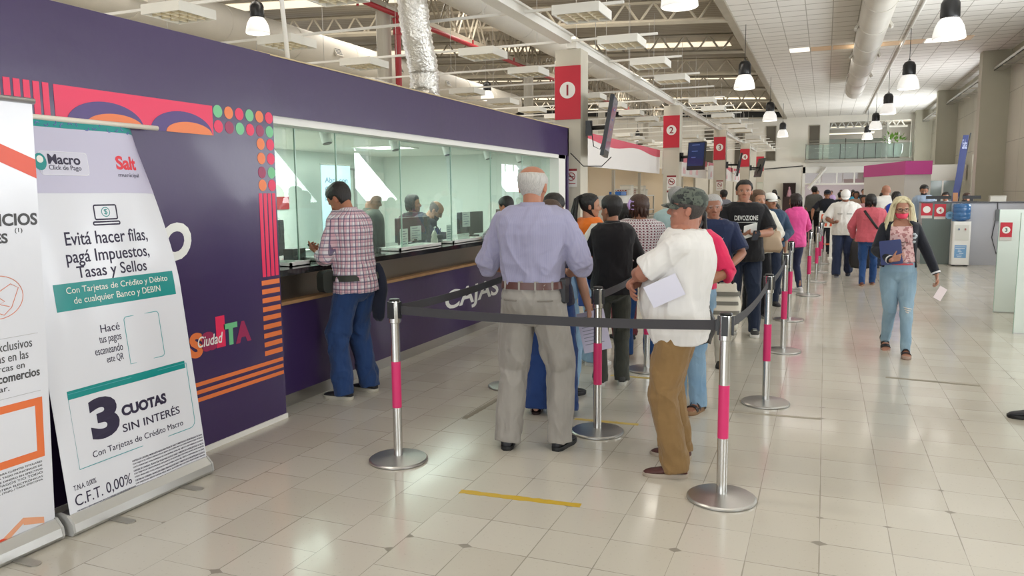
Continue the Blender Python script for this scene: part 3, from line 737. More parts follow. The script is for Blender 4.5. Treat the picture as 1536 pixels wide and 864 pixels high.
def grid_mat(name, base, line, px, py, wd, axes=(0, 1), rough=.7, off=(0, 0), stain=None):
    m = M(name, base, rough); nt, N, L, b = nodes(m)
    g = N.new('ShaderNodeNewGeometry'); s = N.new('ShaderNodeSeparateXYZ'); L.new(g.outputs['Position'], s.inputs[0])
    e = []
    for k, (ax, p) in enumerate(zip(axes, (px, py))):
        if not p: continue
        f = math_node(N, L, 'FRACT', math_node(N, L, 'MULTIPLY_ADD', s.outputs[ax], 1/p, 100+off[k]))
        e.append(math_node(N, L, 'LESS_THAN', math_node(N, L, 'MULTIPLY', f, p), wd[k] if isinstance(wd, tuple) else wd))
    j = e[0] if len(e) == 1 else math_node(N, L, 'MAXIMUM', e[0], e[1])
    n = N.new('ShaderNodeTexNoise'); n.inputs['Scale'].default_value = .8; n.inputs['Detail'].default_value = 4; L.new(g.outputs['Position'], n.inputs['Vector'])
    c0 = mix_rgb(N, L, n.outputs['Fac'], tuple(c*.88 for c in base), tuple(min(1, c*1.08) for c in base))
    if stain:
        y0, y1, col = stain
        i = math_node(N, L, 'MULTIPLY', math_node(N, L, 'GREATER_THAN', s.outputs[1], y0), math_node(N, L, 'LESS_THAN', s.outputs[1], y1))
        n2 = N.new('ShaderNodeTexNoise'); n2.inputs['Scale'].default_value = 1.1; L.new(g.outputs['Position'], n2.inputs['Vector'])
        i = math_node(N, L, 'MULTIPLY', i, math_node(N, L, 'GREATER_THAN', n2.outputs['Fac'], .42))
        c0 = mix_rgb(N, L, math_node(N, L, 'MULTIPLY', i, .8), c0, col)
    L.new(mix_rgb(N, L, math_node(N, L, 'MULTIPLY', j, .8), c0, line), b.inputs['Base Color'])
    return m
wall_paint = M('wall_paint', rgb('e6e2d8'), .8, var=.05, vscale=1)
wall_grey = grid_mat('wall_panels', rgb('bdb9a9'), rgb('8d897c'), 2.1, 1.55, .02, (1, 2), .75)
ceil_mat = grid_mat('ceiling_tiles', rgb('f2efe9'), rgb('aaa49a'), .61, .61, (.022, .05), (0, 1), .85, stain=None)
steel_paint = M('painted_steel', rgb('aaa292'), .55, var=.1, vscale=2)
roof_mat = grid_mat('roof_sheet', rgb('a29a8c'), rgb('80796c'), .25, 0, .05, (1, 0), .7)
white = M('white_paint', rgb('eeece6'), .5); white_g = M('white_gloss', rgb('f1f0ec'), .25)
black = M('black_plastic', (.012,.012,.013), .35); dark = M('dark_grey', (.03,.03,.032), .5)
chrome = M('brushed_steel', (.62,.61,.59), .22, metal=1); steel = M('satin_steel', (.55,.54,.52), .32, metal=1, bump=.05, bscale=300)
red = M('sign_red', rgb('c4283a'), .45); pink = M('pink', rgb('e5235f'), .4); magenta = M('magenta', rgb('d4479f'), .5)

struct('floor', G().box(-32, 9, -9, 64, -.1, 0), floor_mat())
struct('ceiling', G().box(-2.3, 5.35, -9, 50, 6.0, 6.12), ceil_mat)
ROOF = roof_z
struct('roof', G().add([(-2.3, -9, ROOF(-2.3)), (-32, -9, ROOF(-32)), (-32, 51, ROOF(-32)), (-2.3, 51, ROOF(-2.3)), (-2.3, -9, ROOF(-2.3)+.1), (-32, -9, ROOF(-32)+.1), (-32, 51, ROOF(-32)+.1), (-2.3, 51, ROOF(-2.3)+.1)],
       [(0,1,2,3), (7,6,5,4), (0,4,5,1), (1,5,6,2), (2,6,7,3), (3,7,4,0)]), roof_mat)
struct('roof_beam', G().box(-2.5, -2.3, -9, 50, 5.93, 6.1), steel_paint)
struct('roof_beam', G().box(-2.42, -2.3, -9, 50, 6.1, 6.72), steel_paint)
sky_m = M('skylight_sheet', (1.0, .90, .70), .5, emit=1.0)
for yy in SKY_Y: struct('roof_panel', G().add([(X_, yy+dy, roof_z(X_)-.03+dz) for X_ in (-3.2, -17.5) for dy in (-.42, .42) for dz in (0, .02)], [(0,2,6,4), (1,5,7,3), (0,1,3,2), (4,6,7,5), (0,4,5,1), (2,3,7,6)]), sky_m)
for yy in PANEL_Y:  # nearer rows are unseen, added to carry the ceiling fill
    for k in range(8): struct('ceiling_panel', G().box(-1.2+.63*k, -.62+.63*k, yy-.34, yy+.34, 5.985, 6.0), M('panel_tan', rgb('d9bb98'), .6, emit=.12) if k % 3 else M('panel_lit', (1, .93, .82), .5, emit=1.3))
for k in range(10):       # shed-roof trusses, rising away from the hall
    Y = 6.5 + 4.8*k
    if k == 9: Y = 49.4
    g = G(); zb = lambda X: 5.97 + .05*(-2.45-X); dp = .52
    x0, x1 = -2.45, -31.5
    g.bar((x0, Y, zb(x0)), (x1, Y, zb(x1)), .10, .10); g.bar((x0, Y, zb(x0)+dp), (x1, Y, zb(x1)+dp), .10, .08)
    n = 38
    for i in range(n):
        a, b_ = x0+(x1-x0)*i/n, x0+(x1-x0)*(i+.5)/n; c_ = x0+(x1-x0)*(i+1)/n
        g.bar((a, Y, zb(a)), (b_, Y, zb(b_)+dp), .045); g.bar((b_, Y, zb(b_)+dp), (c_, Y, zb(c_)), .045)
    struct('roof_beam', g, steel_paint)
struct('gap_shade_strip', G().poly([(-32, 49.2, 7.42), (-2.5, 49.2, 5.96), (-2.5, 49.2, 6.5), (-32, 49.2, 7.95)], (0, .06, 0)), M('gap_shade', (.02, .02, .02), .9))  # dark strip painted in for the shaded gap between wall top and roof
for gx in (-9.3, -4.0):   # girders along the hall
    g = G(); zb_ = 5.75 if gx < -8 else 5.85
    g.box(gx-.08, gx+.08, 2, 49.5, zb_, zb_+.12); g.box(gx-.08, gx+.08, 2, 49.5, zb_+.8, zb_+.9)
    n = 52
    for i in range(n):
        a, b_, c_ = 2+47*i/n, 2+47*(i+.5)/n, 2+47*(i+1)/n
        for dx in (-.06, .06): g.bar((gx+dx, a, zb_+.1), (gx+dx, b_, zb_+.82), .04); g.bar((gx+dx, b_, zb_+.82), (gx+dx, c_, zb_+.1), .04)
    if gx < -8: struct('roof_beam', g, steel_paint)
for k, Y in enumerate((15.5, 24.65, 33.8, 42.9)):
    g = G().lathe((-9.3, Y, 0), [(.16, 0), (.16, 5.75)], 20); g.box(-9.5, -9.1, Y-.2, Y+.2, 5.7, 5.76)
    struct('pillar_%d' % (k+11), g, M('grey_post', rgb('b9b4a8'), .5))
redp = M('red_pipe', rgb('a8323a'), .4)
t = thing('sprinkler_pipe', 'red fire sprinkler pipe running under the long roof girder', 'pipe', (-9.0, 15, 5.6))
g = G().tube([(0, -12, 0), (0, 34, 0)], .055, n=10); g.build('pipe', redp, t, smooth=True)
g = G()
for yy in range(-10, 34, 3): g.tube([(0, yy, 0), (0, yy, -.14)], [.02, .03], n=8); g.box(-.02, .02, yy-.4, yy-.37, 0, .16)
g.build('fitting', redp, t)
t = thing('standpipe', 'red vertical fire pipe beside the grey round post', 'pipe', (-8.95, 15.5, 0))
G().tube([(0, 0, 0), (0, 0, 5.3), (0, -.1, 5.5)], .07, n=12).build('pipe', redp, t, smooth=True)
G().lathe((0, 0, 5.15), [(.10, 0), (.10, .12)], 14).build('coupling', redp, t)

# end wall with doorway, balcony and window slots
g = G(); g.box(-32, -1.25, 50, 50.25, 0, 7.6); g.box(-1.25, 5.4, 50, 50.25, 3.05, 3.30); g.box(2.75, 5.4, 50, 50.25, 0, 3.05)
g.box(-1.25, -1.0, 50, 50.25, 3.3, 6.1); g.box(-.44, .10, 50, 50.25, 3.42, 6.1); g.box(-1.0, -.44, 50, 50.25, 5.5, 6.1); g.box(.1, 4.4, 50, 50.25, 5.62, 6.1); g.box(4.4, 5.4, 50, 50.25, 3.3, 6.1)
struct('wall_end', g, wall_paint)
struct('wall_far_side', G().box(-32.2, -32, -9, 50, 0, 8.2), wall_paint)
for k, yy in enumerate((6, 18, 30, 42)): struct('window_%d' % (k+31), G().box(-31.99, -31.95, yy-4.6, yy+4.6, 1.5, 4.9), M('fill_pane', (.95, .97, 1), .3, emit=2.0))  # unseen glowing panes added to go with the far-side fill
struct('slab', G().box(-1.2, 4.45, 49.1, 58.5, 3.28, 3.44), M('slab_grey', rgb('a09d94'), .7))
g = G(); g.box(-2.2, 5.4, 58, 58.2, 0, 3.3); struct('wall_lobby', g, M('lobby_wall', rgb('b7aeb4'), .7))
struct('wall_lobby_side', G().box(-2.3, -2.2, 50.25, 58.2, 0, 3.3), wall_paint)
g = G(); g.box(-2.2, 5.3, 58.3, 58.5, 3.44, 6.2); struct('wall_upper_room', g, M('upper_wall', rgb('b8b2a6'), .8))
struct('ceiling_upper_room', G().box(-2.2, 5.3, 50.3, 58.5, 6.0, 6.1), M('upper_ceiling', rgb('8f8778'), .8))
t = thing('glazed_partition', 'pale frosted glazed partition of the upstairs office', 'partition', (1.5, 55, 3.44))
G().box(-1.5, 2.2, 0, .04, 0, 1.5).build('panel', M('frosted_green', rgb('cfdcd6'), .4), t)
for xx in (-1.5, -.4, .7, 1.8): G().box(xx-.02, xx+.02, -.02, .06, 0, 1.55).build('post', dark, t)
g = G(); g.box(3.2, 3.3, 50.6, 55, 3.44, 5.6); struct('partition', g, white)
for k, (zz, yy) in enumerate(((5.55, 53.5), (5.35, 56.5))):
    t = thing('strip_light', ('upper' if k == 0 else 'lower') + ' glowing strip light of the upstairs office ceiling', 'light', (1.4, yy, zz))
    G().box(-1.3, 1.4, -.08, .08, 0, .05).build('diffuser', M('warm_glow', (1, .88, .66), .5, emit=1.6), t)
    G().box(-1.35, 1.45, -.1, .1, .05, .10).build('housing', white, t)
    for q in (-1.2, 1.3): G().tube([(q, 0, .1), (q, 0, 6.0-zz)], .012, n=6).build('hanger', steel, t)
g = G()
for i in range(9):
    a = .1 + i*.45; g.bar((a, 51, 5.35), (a+.225, 51, 5.75), .05); g.bar((a+.225, 51, 5.75), (a+.45, 51, 5.35), .05)
g.box(.1, 4.3, 50.95, 51.05, 5.3, 5.38); g.box(.1, 4.3, 50.95, 51.05, 5.72, 5.8)
struct('roof_beam', g, white)
t = thing('balcony_railing', 'glass balcony railing with slim dark posts above the lobby door', 'railing', (0, 49.15, 3.44))
for i in range(6):
    x0 = -1.15 + i*.93; G().box(x0+.02, x0+.91, -.006, .006, .06, .86).build('pane', glass_mat('rail_glass', (.86,.94,.91), 0, .06, .12), t)
    G().box(x0-.015, x0+.015, -.02, .02, 0, .88).build('post', dark, t)
G().tube([(-1.2, 0, .92), (4.45, 0, .92)], .022, n=8).build('handrail', steel, t)
t = thing('planter', 'white round planter with a leafy plant on the balcony', 'plant', (3.55, 49.7, 3.44))
G().lathe((0, 0, 0), [(.30, 0), (.42, .3), (.46, .75), (.40, .82)], 18).build('pot', white_g, t, smooth=True)
g = G(); rr = np.random.default_rng(3)
for i in range(46):
    a, e, l = rr.uniform(0, 6.28), rr.uniform(.3, 1.4), rr.uniform(.4, .85)
    p = np.array([math.cos(a)*math.cos(e), math.sin(a)*math.cos(e), math.sin(e)])*l + np.array([0, 0, .7]); s_ = np.cross(p, (0, 0, 1)); s_ = s_/np.linalg.norm(s_)*.07; u_ = np.array([0, 0, .02])
    g.add([p-s_*.1-u_*4, p-s_, p+(p-np.array([0,0,.7]))*.25, p+s_, p+u_], [(0,1,4), (1,2,4), (2,3,4), (3,0,4)])
g.build('foliage', M('leaf', rgb('6f9a3c'), .5), t)
# lobby door: white frame with transom lights
t = thing('lobby_doorway', 'white framed glazed lobby doorway under the balcony', 'doorway', (.7, 50.0, 0))
g = G()
for xx in (-1.93, 2.0): g.box(xx-.08, xx+.08, -.06, .12, 0, 3.05)
g.box(-2.0, 2.05, -.06, .12, 2.68, 3.05); g.box(-2.0, 2.05, -.05, .1, 1.98, 2.08)
g.build('frame', white, t)
for xx in (-1.05, -.10, .85, 1.5):
    G().box(xx-.04, xx+.04, -.04, .08, 2.08, 2.7).build('mullion', white, t)
G().box(-1.85, 1.95, .02, .03, 2.08, 2.68).build('pane', glass_mat('transom_glass', (.75,.72,.68), 0, .1, .1), t)
g = G(); g.box(1.75, 1.83, -.5, -.42, 0, 2.4); g.build('door_edge', white, t)
t = thing('roller_brace', 'white slanted tube crossing the lobby doorway glass', 'tube', (0, 49.7, 0)); G().bar((-.95, 0, 1.75), (.0, 0, 3.0), .14).build('tube', white, t)
# narrow recessed windows high on the end wall
wd = M('dim_glass', rgb('5d574c'), .15); wf = M('slot_frame', rgb('8a8375'), .5)
wn = 1
for X0, X1, z0, z1 in ((-3.42, -2.92, 3.5, 5.5), (-5.25, -4.75, 3.3, 5.3), (-7.1, -6.6, 3.3, 5.5), (-9.3, -8.7, 3.4, 5.4), (-11.4, -10.8, 3.4, 5.4), (-.98, -.46, 3.5, 5.45)):
    g = G(); g.box(X0, X1, 49.97, 50.0, z0, z1); w_ = struct('window_%d' % wn, g, wd); wn += 1
    g = G(); g.box(X0-.04, X0, 49.93, 50, z0-.04, z1+.04); g.box(X1, X1+.04, 49.93, 50, z0-.04, z1+.04); g.box(X0-.04, X1+.04, 49.93, 50, z1, z1+.04)
    g.box(X0-.04, X1+.04, 49.93, 50, z0-.04, z0); g.box(X0, X1, 49.93, 50, (z0*.45+z1*.55)-.03, z0*.45+z1*.55+.03); g.build('window_frame', wf, w_)
t = thing('shrine_case', 'dark wooden display case with a small pale robed statue on the end wall', 'display case', (-2.02, 49.9, 0))
g = G(); g.box(-.36, .36, .02, .08, .9, 2.12); g.box(-.36, -.32, -.25, .08, .9, 2.12); g.box(.32, .36, -.25, .08, .9, 2.12); g.box(-.36, .36, -.25, .08, 2.06, 2.12); g.box(-.36, .36, -.25, .08, .0, 1.3)
g.build('case', M('dark_wood', rgb('3a2521'), .4), t)
st = G().lathe((0, -.1, 1.3), [(.17, 0), (.13, .15), (.10, .32), (.07, .42), (.03, .45), (.055, .5), (.05, .56), (.01, .61)], 14).build('statue', M('robe_pink', rgb('c99aa6'), .6), t, smooth=True)
t = thing('wall_cable', 'dark cable running along the end wall', 'cable', (0, 49.96, 0)); G().tube([(-12, 0, 3.0), (-8, 0, 2.93), (-3.4, 0, 2.98), (-1.3, 0, 3.12)], .03, n=6).build('cable', dark, t)

# side wall with window bands, piers
g = G(); WY = ((-2.5, 3.0), (6.0, 11.0), (13.0, 17.0), (19.0, 21.0), (30.2, 35.2), (41.0, 46.0)); prev = -9  # pier-hidden openings added, and the seen one widened, for more light
for a, b_ in WY:
    g.box(5.3, 5.5, prev, a, 0, 6.1); g.box(5.3, 5.5, a, b_, 0, .9); top = 3.9 if b_ < 30 else 3.0
    g.box(5.3, 5.5, a, b_, top, 6.1); prev = b_
g.box(5.3, 5.5, prev, 51, 0, 6.1); g.box(5.3, 5.5, 51, 56, 0, 3.85); g.box(5.3, 5.5, 51, 56, 5.6, 6.1); g.box(5.3, 5.5, 56, 58.5, 0, 6.1)
struct('wall_side', g, wall_grey)
g = G(); [g.box(5.35, 5.42, y_-.04, y_+.04, 3.85, 5.6) for y_ in (51.04, 52.2, 53.4, 54.6, 55.96)]; g.box(5.35, 5.42, 51, 56, 3.85, 3.92); g.box(5.35, 5.42, 51, 56, 5.53, 5.6); struct('window_51', g, white)
g = G(); g.box(-32.2, -8, -9.2, -9, 0, 8.2); g.box(4, 5.5, -9.2, -9, 0, 8.2); g.box(-8, 4, -9.2, -9, 4.7, 8.2); struct('wall_entrance', g, wall_paint)
g = G(); [g.box(x_-.04, x_+.04, -9.15, -9.05, 0, 4.7) for x_ in (-7.95, -5.5, -3, -.5, 2, 3.95)]; g.box(-8, 4, -9.15, -9.05, 2.4, 2.5); struct('door_1', g, white)
struct('ceiling_panel', G().box(-1.4, 2.4, 52.1, 55.9, 3.25, 3.28), M('lobby_fill_panel', (1, .95, .95), .5, emit=1.5))  # glowing panel added to go with the lobby fill
for a, b_ in WY:
    top = 3.9 if b_ < 30 else 3.0; n = max(2, round((b_-a)/1.1)); w_ = None
    g = G(); g.box(5.36, 5.44, a, a+.06, .9, top); g.box(5.36, 5.44, b_-.06, b_, .9, top); g.box(5.36, 5.44, a, b_, .9, .97); g.box(5.36, 5.44, a, b_, top-.07, top); g.box(5.36, 5.44, a, b_, top-1.0, top-.94)
    for i in range(1, n): y_ = a+(b_-a)*i/n; g.box(5.37, 5.43, y_-.03, y_+.03, .9, top)
    w_ = struct('window_%d' % wn, g, white); wn += 1
for k, Y in enumerate((18.3, 29.1, 39.6, 48.6)):
    struct('pillar_%d' % (k+1), G().box(4.5, 5.3, Y, Y+.55, 0, 6.0), M('pier_paint', rgb('b3af9d'), .75, var=.05, vscale=1))
for k, (a, b_) in enumerate(((19, 29), (29.7, 39.5), (40.2, 48.5))):
    t = thing('cable_tray', ('long galvanised cable tray high on the side wall before the first pier', 'galvanised cable tray high on the side wall between two piers', 'galvanised cable tray high on the side wall beside the balcony')[k], 'cable tray', (4.95, a, 5.35))
    g = G(); g.box(-.14, .14, 0, b_-a, 0, .02); g.box(-.14, -.125, 0, b_-a, 0, .10); g.box(.125, .14, 0, b_-a, 0, .10); g.build('tray', M('galvanised', rgb('b5b3ab'), .4, metal=.5), t)
    G().tube([(0, 0, .06), (0, b_-a, .06)], .04, n=8).build('cable', white, t)
    for y_ in np.arange(.5, b_-a, 1.6): G().box(-.16, .35, y_-.02, y_+.02, -.04, 0).build('bracket', steel_paint, t)

# ------------------------------------------------------------------ numbered columns
colmat = M('column_paint', rgb('cfc8b8'), .75, var=.06, vscale=2)
CY = [12.1 + 8.85*k for k in range(5)]; CX = (-4.10, -3.95+.27)
words_ = ('one', 'two', 'three', 'four', 'five')
for k, Y in enumerate(CY):
    dx = (0, .04, .2, .28, .31)[k]
    x0, x1 = -4.10+dx, -3.68+dx
    struct('column_%d' % (k+1), G().box(x0, x1, Y, Y+.42, 0, 3.9), colmat)
    t = thing('number_sign', ('red sign numbered one, on the column beside the purple booth end', 'red sign numbered two, on the column beside the blue glowing screen', 'red sign numbered three, on the column after the one beside the blue screen', 'red sign numbered four, on the column between signs three and five', 'small red sign numbered five, on the last column before the end wall')[k], 'sign', ((x0+x1)/2, Y, 0))
    G().box(-.215, .215, -.022, -.001, 2.80, 3.64).build('board', red, t)
    G().poly([(.13*math.cos(a), -.023, 3.26+.13*math.sin(a)) for a in np.linspace(0, 2*PI, 28, endpoint=False)], (0, -.004, 0)).build('disc', white, t)
    lettering(str(k+1), (-.07, 3.175, .07, 3.345), ((0, -.028, 0), (1, 0, 0), (0, 0, 1)), M('sign_dark_red', rgb('8f2430'), .5), t, bold=.018, fit='keep')
def no_smoking(x, Y, z, label, sc=1.0, bar=False):
    t = thing('smoking_notice', label, 'notice', (x, Y, z))
    w_, h_ = .19*sc, .29*sc
    G().box(-w_/2, w_/2, -.004, 0, -h_/2, h_/2).build('sheet', white, t)
    G().box(-w_/2, w_/2, -.006, -.004, h_/2-.035*sc, h_/2).build('header', M('dark_red', rgb('8f2a30'), .5), t)
    a = np.linspace(0, 2*PI, 25); g = G(); g.tube([(.062*sc*math.cos(q), -.006, .02*sc+.062*sc*math.sin(q)) for q in a], .007*sc, n=6); g.bar((-.043*sc, -.006, .063*sc), (.043*sc, -.006, -.023*sc), .012*sc)
    g.build('ring', M('ring_red', rgb('a33a40'), .5), t)
    g = G(); g.box(-.04*sc, .03*sc, -.0065, -.005, .012*sc, .026*sc); g.box(.034*sc, .046*sc, -.0065, -.005, .012*sc, .026*sc); g.build('cigarette', black, t)
    G().box(-.07*sc, .07*sc, -.005, -.004, -.10*sc, -.088*sc).build('printed_line', M('ring_red', (.5,.1,.1)), t)
no_smoking(-3.83, 12.095, 1.87, 'white no smoking notice beside the purple booth corner')
no_smoking(-3.83, 20.945, 1.88, 'white no smoking notice above a second sheet on a beige column', 1.3)
no_smoking(-3.66, 29.795, 1.86, 'white no smoking notice alone on the column signed three', 1.3)
t = thing('paper_notice', 'white sheet with a red header below the no smoking notice on a column', 'notice', (-3.82, 20.945, 1.5)); G().box(-.13, .13, -.004, 0, -.17, .17).build('sheet', white, t); G().box(-.13, .13, -.006, -.004, .12, .17).build('header', M('dark_red'), t)
t = thing('paper_notice', 'small pale notice on the column marked 5', 'notice', (-3.56, 47.49, 1.9)); G().box(-.16, .16, -.004, 0, -.25, .25).build('sheet', M('pale_paper', rgb('d6d6c8'), .7), t); G().box(-.16, .16, -.006, -.004, .2, .25).build('header', M('pale_green', rgb('b4c4b0'), .6), t)

# ------------------------------------------------------------------ services under the roof
def tray_run(y0, y1):
    t = thing('strip_batten', 'white steel batten hung from the column signed %s to the next column' % words_[min(range(5), key=lambda q: abs(CY[q]-y0))], 'batten', (-3.86, y0, 3.93))
    g = G(); g.box(-.08, .08, .1, y1-y0, 0, .10); g.build('channel', white, t); g = G(); g.box(-.115, .115, .1, y1-y0, .10, .12); g.build('lip', white, t)
    for y_ in np.arange(1.5, y1-y0, 2.5): G().tube([(0, y_, .1), (0, y_, 1.85)], .006, n=5).build('hanger', steel, t)
for k in range(4): tray_run(CY[k], CY[k+1])
t = thing('strip_batten', 'long white steel batten running from the booth roof to column 1', 'batten', (-3.9, 4.0, 3.97)); G().box(-.1, .1, 0, 8.0, 0, .10).build('channel', white, t); G().box(-.14, .14, 0, 8, .10, .13).build('lip', white, t); G().tube([(0, 2, .1), (0, 2, 1.85)], .006, n=5).build('hanger', steel, t)
fx_w = M('fixture_white', rgb('e8e6de'), .45)
def louvre():
    m = M('louvre', rgb('f0e6cc'), .3, metal=.15); nt, N, L, b = nodes(m)
    t = N.new('ShaderNodeTexCoord'); w = N.new('ShaderNodeTexChecker'); w.inputs['Scale'].default_value = 16; L.new(t.outputs['Object'], w.inputs['Vector'])
    bp = N.new('ShaderNodeBump'); bp.inputs['Strength'].default_value = .8; L.new(w.outputs['Fac'], bp.inputs['Height']); L.new(bp.outputs[0], b.inputs['Normal'])
    return m
lab_f = 'white square louvred ceiling light hung on a rail below the shed roof'
fx = thing('ceiling_light', lab_f, 'light', (-3.0, 7.8, 3.86), 0, 'square louvred lights on the rails')
g = G(); g.box(-.31, .31, -.31, .31, .10, .12); g.box(-.31, -.29, -.31, .31, 0, .10); g.box(.29, .31, -.31, .31, 0, .10); g.box(-.29, .29, -.31, -.29, 0, .10); g.box(-.29, .29, .29, .31, 0, .10)
g.build('housing', fx_w, fx)
g = G()
for i in range(1, 4):
    q = -.29+.58*i/4; g.box(q-.004, q+.004, -.29, .29, .006, .05); g.box(-.29, .29, q-.004, q+.004, .006, .05)
g.box(-.29, .29, -.29, .29, .05, .066)
g.build('louvre', louvre(), fx)
FY = [7.8 + 2.13*k for k in range(19)]
first = True
for j, Y in enumerate(FY):
    t = thing('mounting_rail', 'slim white rail carrying square ceiling lights across the hall', 'rail', (0, Y, 4.0), 0, 'rails carrying the square lights')
    g = G(); g.box(-14.5, -2.45, -.016, .016, 0, .035); g.build('rail', white, t)
    for xx in (-14.2, -10, -7, -4.4): G().tube([(xx, 0, .04), (xx, 0, 2.0)], .005, n=5).build('hanger', steel, t)
    for i, X in enumerate((-3.0, -5.35, -7.65, -9.95, -12.25)):
        if (i + j) % 7 == 5 or (j == 1 and i == 1) or (j > 10 and i > 3): continue
        if first: first = False; continue
        dup(fx, (X, Y, 3.87))
# high-bay pendant lamps
glow = M('lamp_glow', (1, .98, .93), .4, emit=5.0)
def dome_mat():
    m = M('lamp_dome', (.9,.89,.86), .3, emit=0); nt, N, L, b = nodes(m)
    g = N.new('ShaderNodeTexCoord'); s = N.new('ShaderNodeSeparateXYZ'); L.new(g.outputs['Object'], s.inputs[0])
    b.inputs['Emission Color'].default_value = (1, .98, .94, 1); b.inputs['Emission Strength'].default_value = .55
    return m
def pendant(x, Y, z, label, up, group):
    t = thing('pendant_lamp', label, 'lamp', (x, Y, z), 0, group)
    G().lathe((0, 0, 0), [(.255, .0), (.275, .012), (.265, .10), (.235, .22), (.19, .31), (.15, .36), (.15, .37), (.14, .36), (.18, .30), (.225, .21), (.255, .10), (.255, .0)], 28, cap=False).build('dome', dome_mat(), t, smooth=True)
    G().lathe((0, 0, .06), [(.02, .0), (.09, .06), (.09, .2), (.05, .3)], 14).build('bulb', glow, t, smooth=True)
    G().lathe((0, 0, .02), [(.24, 0), (.24, .006)], 24).build('lens', M('lamp_lens', (1, .98, .94), .3, emit=3.0), t)
    G().lathe((0, 0, .36), [(.15, 0), (.165, .03), (.16, .26), (.12, .34), (.05, .37)], 22).build('ballast', black, t, smooth=True)
    g = G(); g.tube([(0, 0, .72), (0, 0, up)], .008, n=6); g.tube([(-.03, 0, .74), (0, 0, .80), (.03, 0, .74)], .01, n=6); g.build('cable', black, t); return t
ords = ('nearest to the hall entrance', 'second from the hall entrance', 'third from the hall entrance', 'fourth from the hall entrance', 'fifth, by the balcony')
for k in range(5): pendant(1.97, 16.34+7.42*k, 4.33, 'glowing high-bay lamp in the row below the white ceiling, %s' % ords[k].replace('nearest to', 'first from'), 1.66, 'high-bay lamps below the white ceiling')
for k, Y in enumerate((11.9, 21.8, 32.0, 41.7)): pendant(-2.1, Y, 4.33, 'glowing high-bay lamp along the ceiling edge, %s' % ords[k].replace('nearest to', 'first from'), 1.66, 'high-bay lamps along the ceiling edge')
for k, (X, Y) in enumerate(((-8.95, 10.85), (-9.2, 21.0), (-9.3, 40.9))): pendant(X, Y, 4.33, ('glowing high-bay lamp hung over the purple booth roof', 'glowing high-bay lamp over the far booth roof among square lights', 'small glowing lamp far behind the white fascia')[k], 2.4, 'high-bay lamps in the shed roof bay').scale = (.72, .72, .72)
t = thing('conduit', 'thin white conduit along the ceiling above the lamp row', 'conduit', (1.97, -2, 5.95)); G().tube([(0, 0, 0), (0, 51, 0)], .035, n=8).build('pipe', white, t, smooth=True)
# ducts
duct_m = M('duct_paint', rgb('d9d4ca'), .5, var=.08, vscale=1.2)
def duct(X, Z, r, y0, y1, label, grille_side=(1, -1), gstep=3.3):
    t = thing('air_duct', label, 'duct', (X, y0, Z))
    prof = [(0, y) for y in np.linspace(0, y1-y0, 12)]
    G().tube([(0, y, 0) for y in np.linspace(0, y1-y0, 14)], r, n=28).build('duct', duct_m, t, smooth=False, auto=40)
    for y_ in np.arange(1.2, y1-y0, 1.25*2): G().tube([(0, y_, 0), (0, y_+.05, 0)], r+.008, n=28).build('seam', duct_m, t, auto=40)
    for y_ in np.arange(2.0, y1-y0-.6, gstep):
        for sd in grille_side:
            gg = G(); R_ = RY(-sd*D(28)); gg.box(-.03, .03, -.16, .16, -.12, .12, R=R_, c=(sd*(r+.01), y_, -.04))
            q = gg.build('grille', duct_m, t); gg = G()
            for i in range(4): gg.box(.031, .036, -.13, .13, -.085+.05*i, -.06+.05*i, R=R_ if sd > 0 else R_ @ RZ(PI), c=(sd*(r+.01), y_, -.04))
            gg.build('louvre_slot', dark, q)
    G().tube([(0, y1-y0, 0), (0, y1-y0+.08, 0), (0, y1-y0+.12, 0)], [r, r*.9, r*.5], n=28).build('end_cap', duct_m, t, smooth=True)
duct(-6.5, 5.45, .36, 3, 32, 'white round air duct under the shed roof, behind the numbered columns')
duct(-12.8, 5.5, .42, 3, 32, 'wide white round air duct high beyond the purple booth')
duct(.93, 5.62, .34, -3, 34.5, 'white round air duct hung below the white tiled ceiling', gstep=4.4)
# flexible foil duct above the booth
def foil():
    m = M('foil', (.72,.70,.66), .28, metal=1, bump=1.0, bscale=28); return m
t = thing('foil_duct', 'crinkled silver flexible duct rising from the purple booth roof', 'duct', (-5.2, 9.4, 2.62))
P = [(.0, -1.7, .16), (0, -1.1, .22), (0, -.5, .20), (.0, .0, .2), (0, .32, .34), (0, .30, .7), (0, .12, 1.1), (0, .0, 1.6), (0, -.02, 2.1), (0, -.02, 2.9)]
PP = []; RR = []
for i in range(len(P)-1):
    for q in range(14):
        tt = q/14; p = np.array(P[i])*(1-tt)+np.array(P[i+1])*tt; PP.append(p); RR.append(.20 + (.009 if q % 2 else -.006))
def crumple(me, co, nr): return co + nr*wob(co, .012, 38, 4)[:, None]
G().tube(PP, RR, n=26, ref=(1, 0, 0)).build('duct', foil(), t, smooth=True, post=crumple)
t = thing('hanging_rod', 'thin white rod standing above the booth roof edge', 'rod', (-4.0, 5.2, 2.6)); G().tube([(-.1, -.1, 2.2), (0, 0, .02)], .018, n=8).build('rod', white, t, smooth=True)
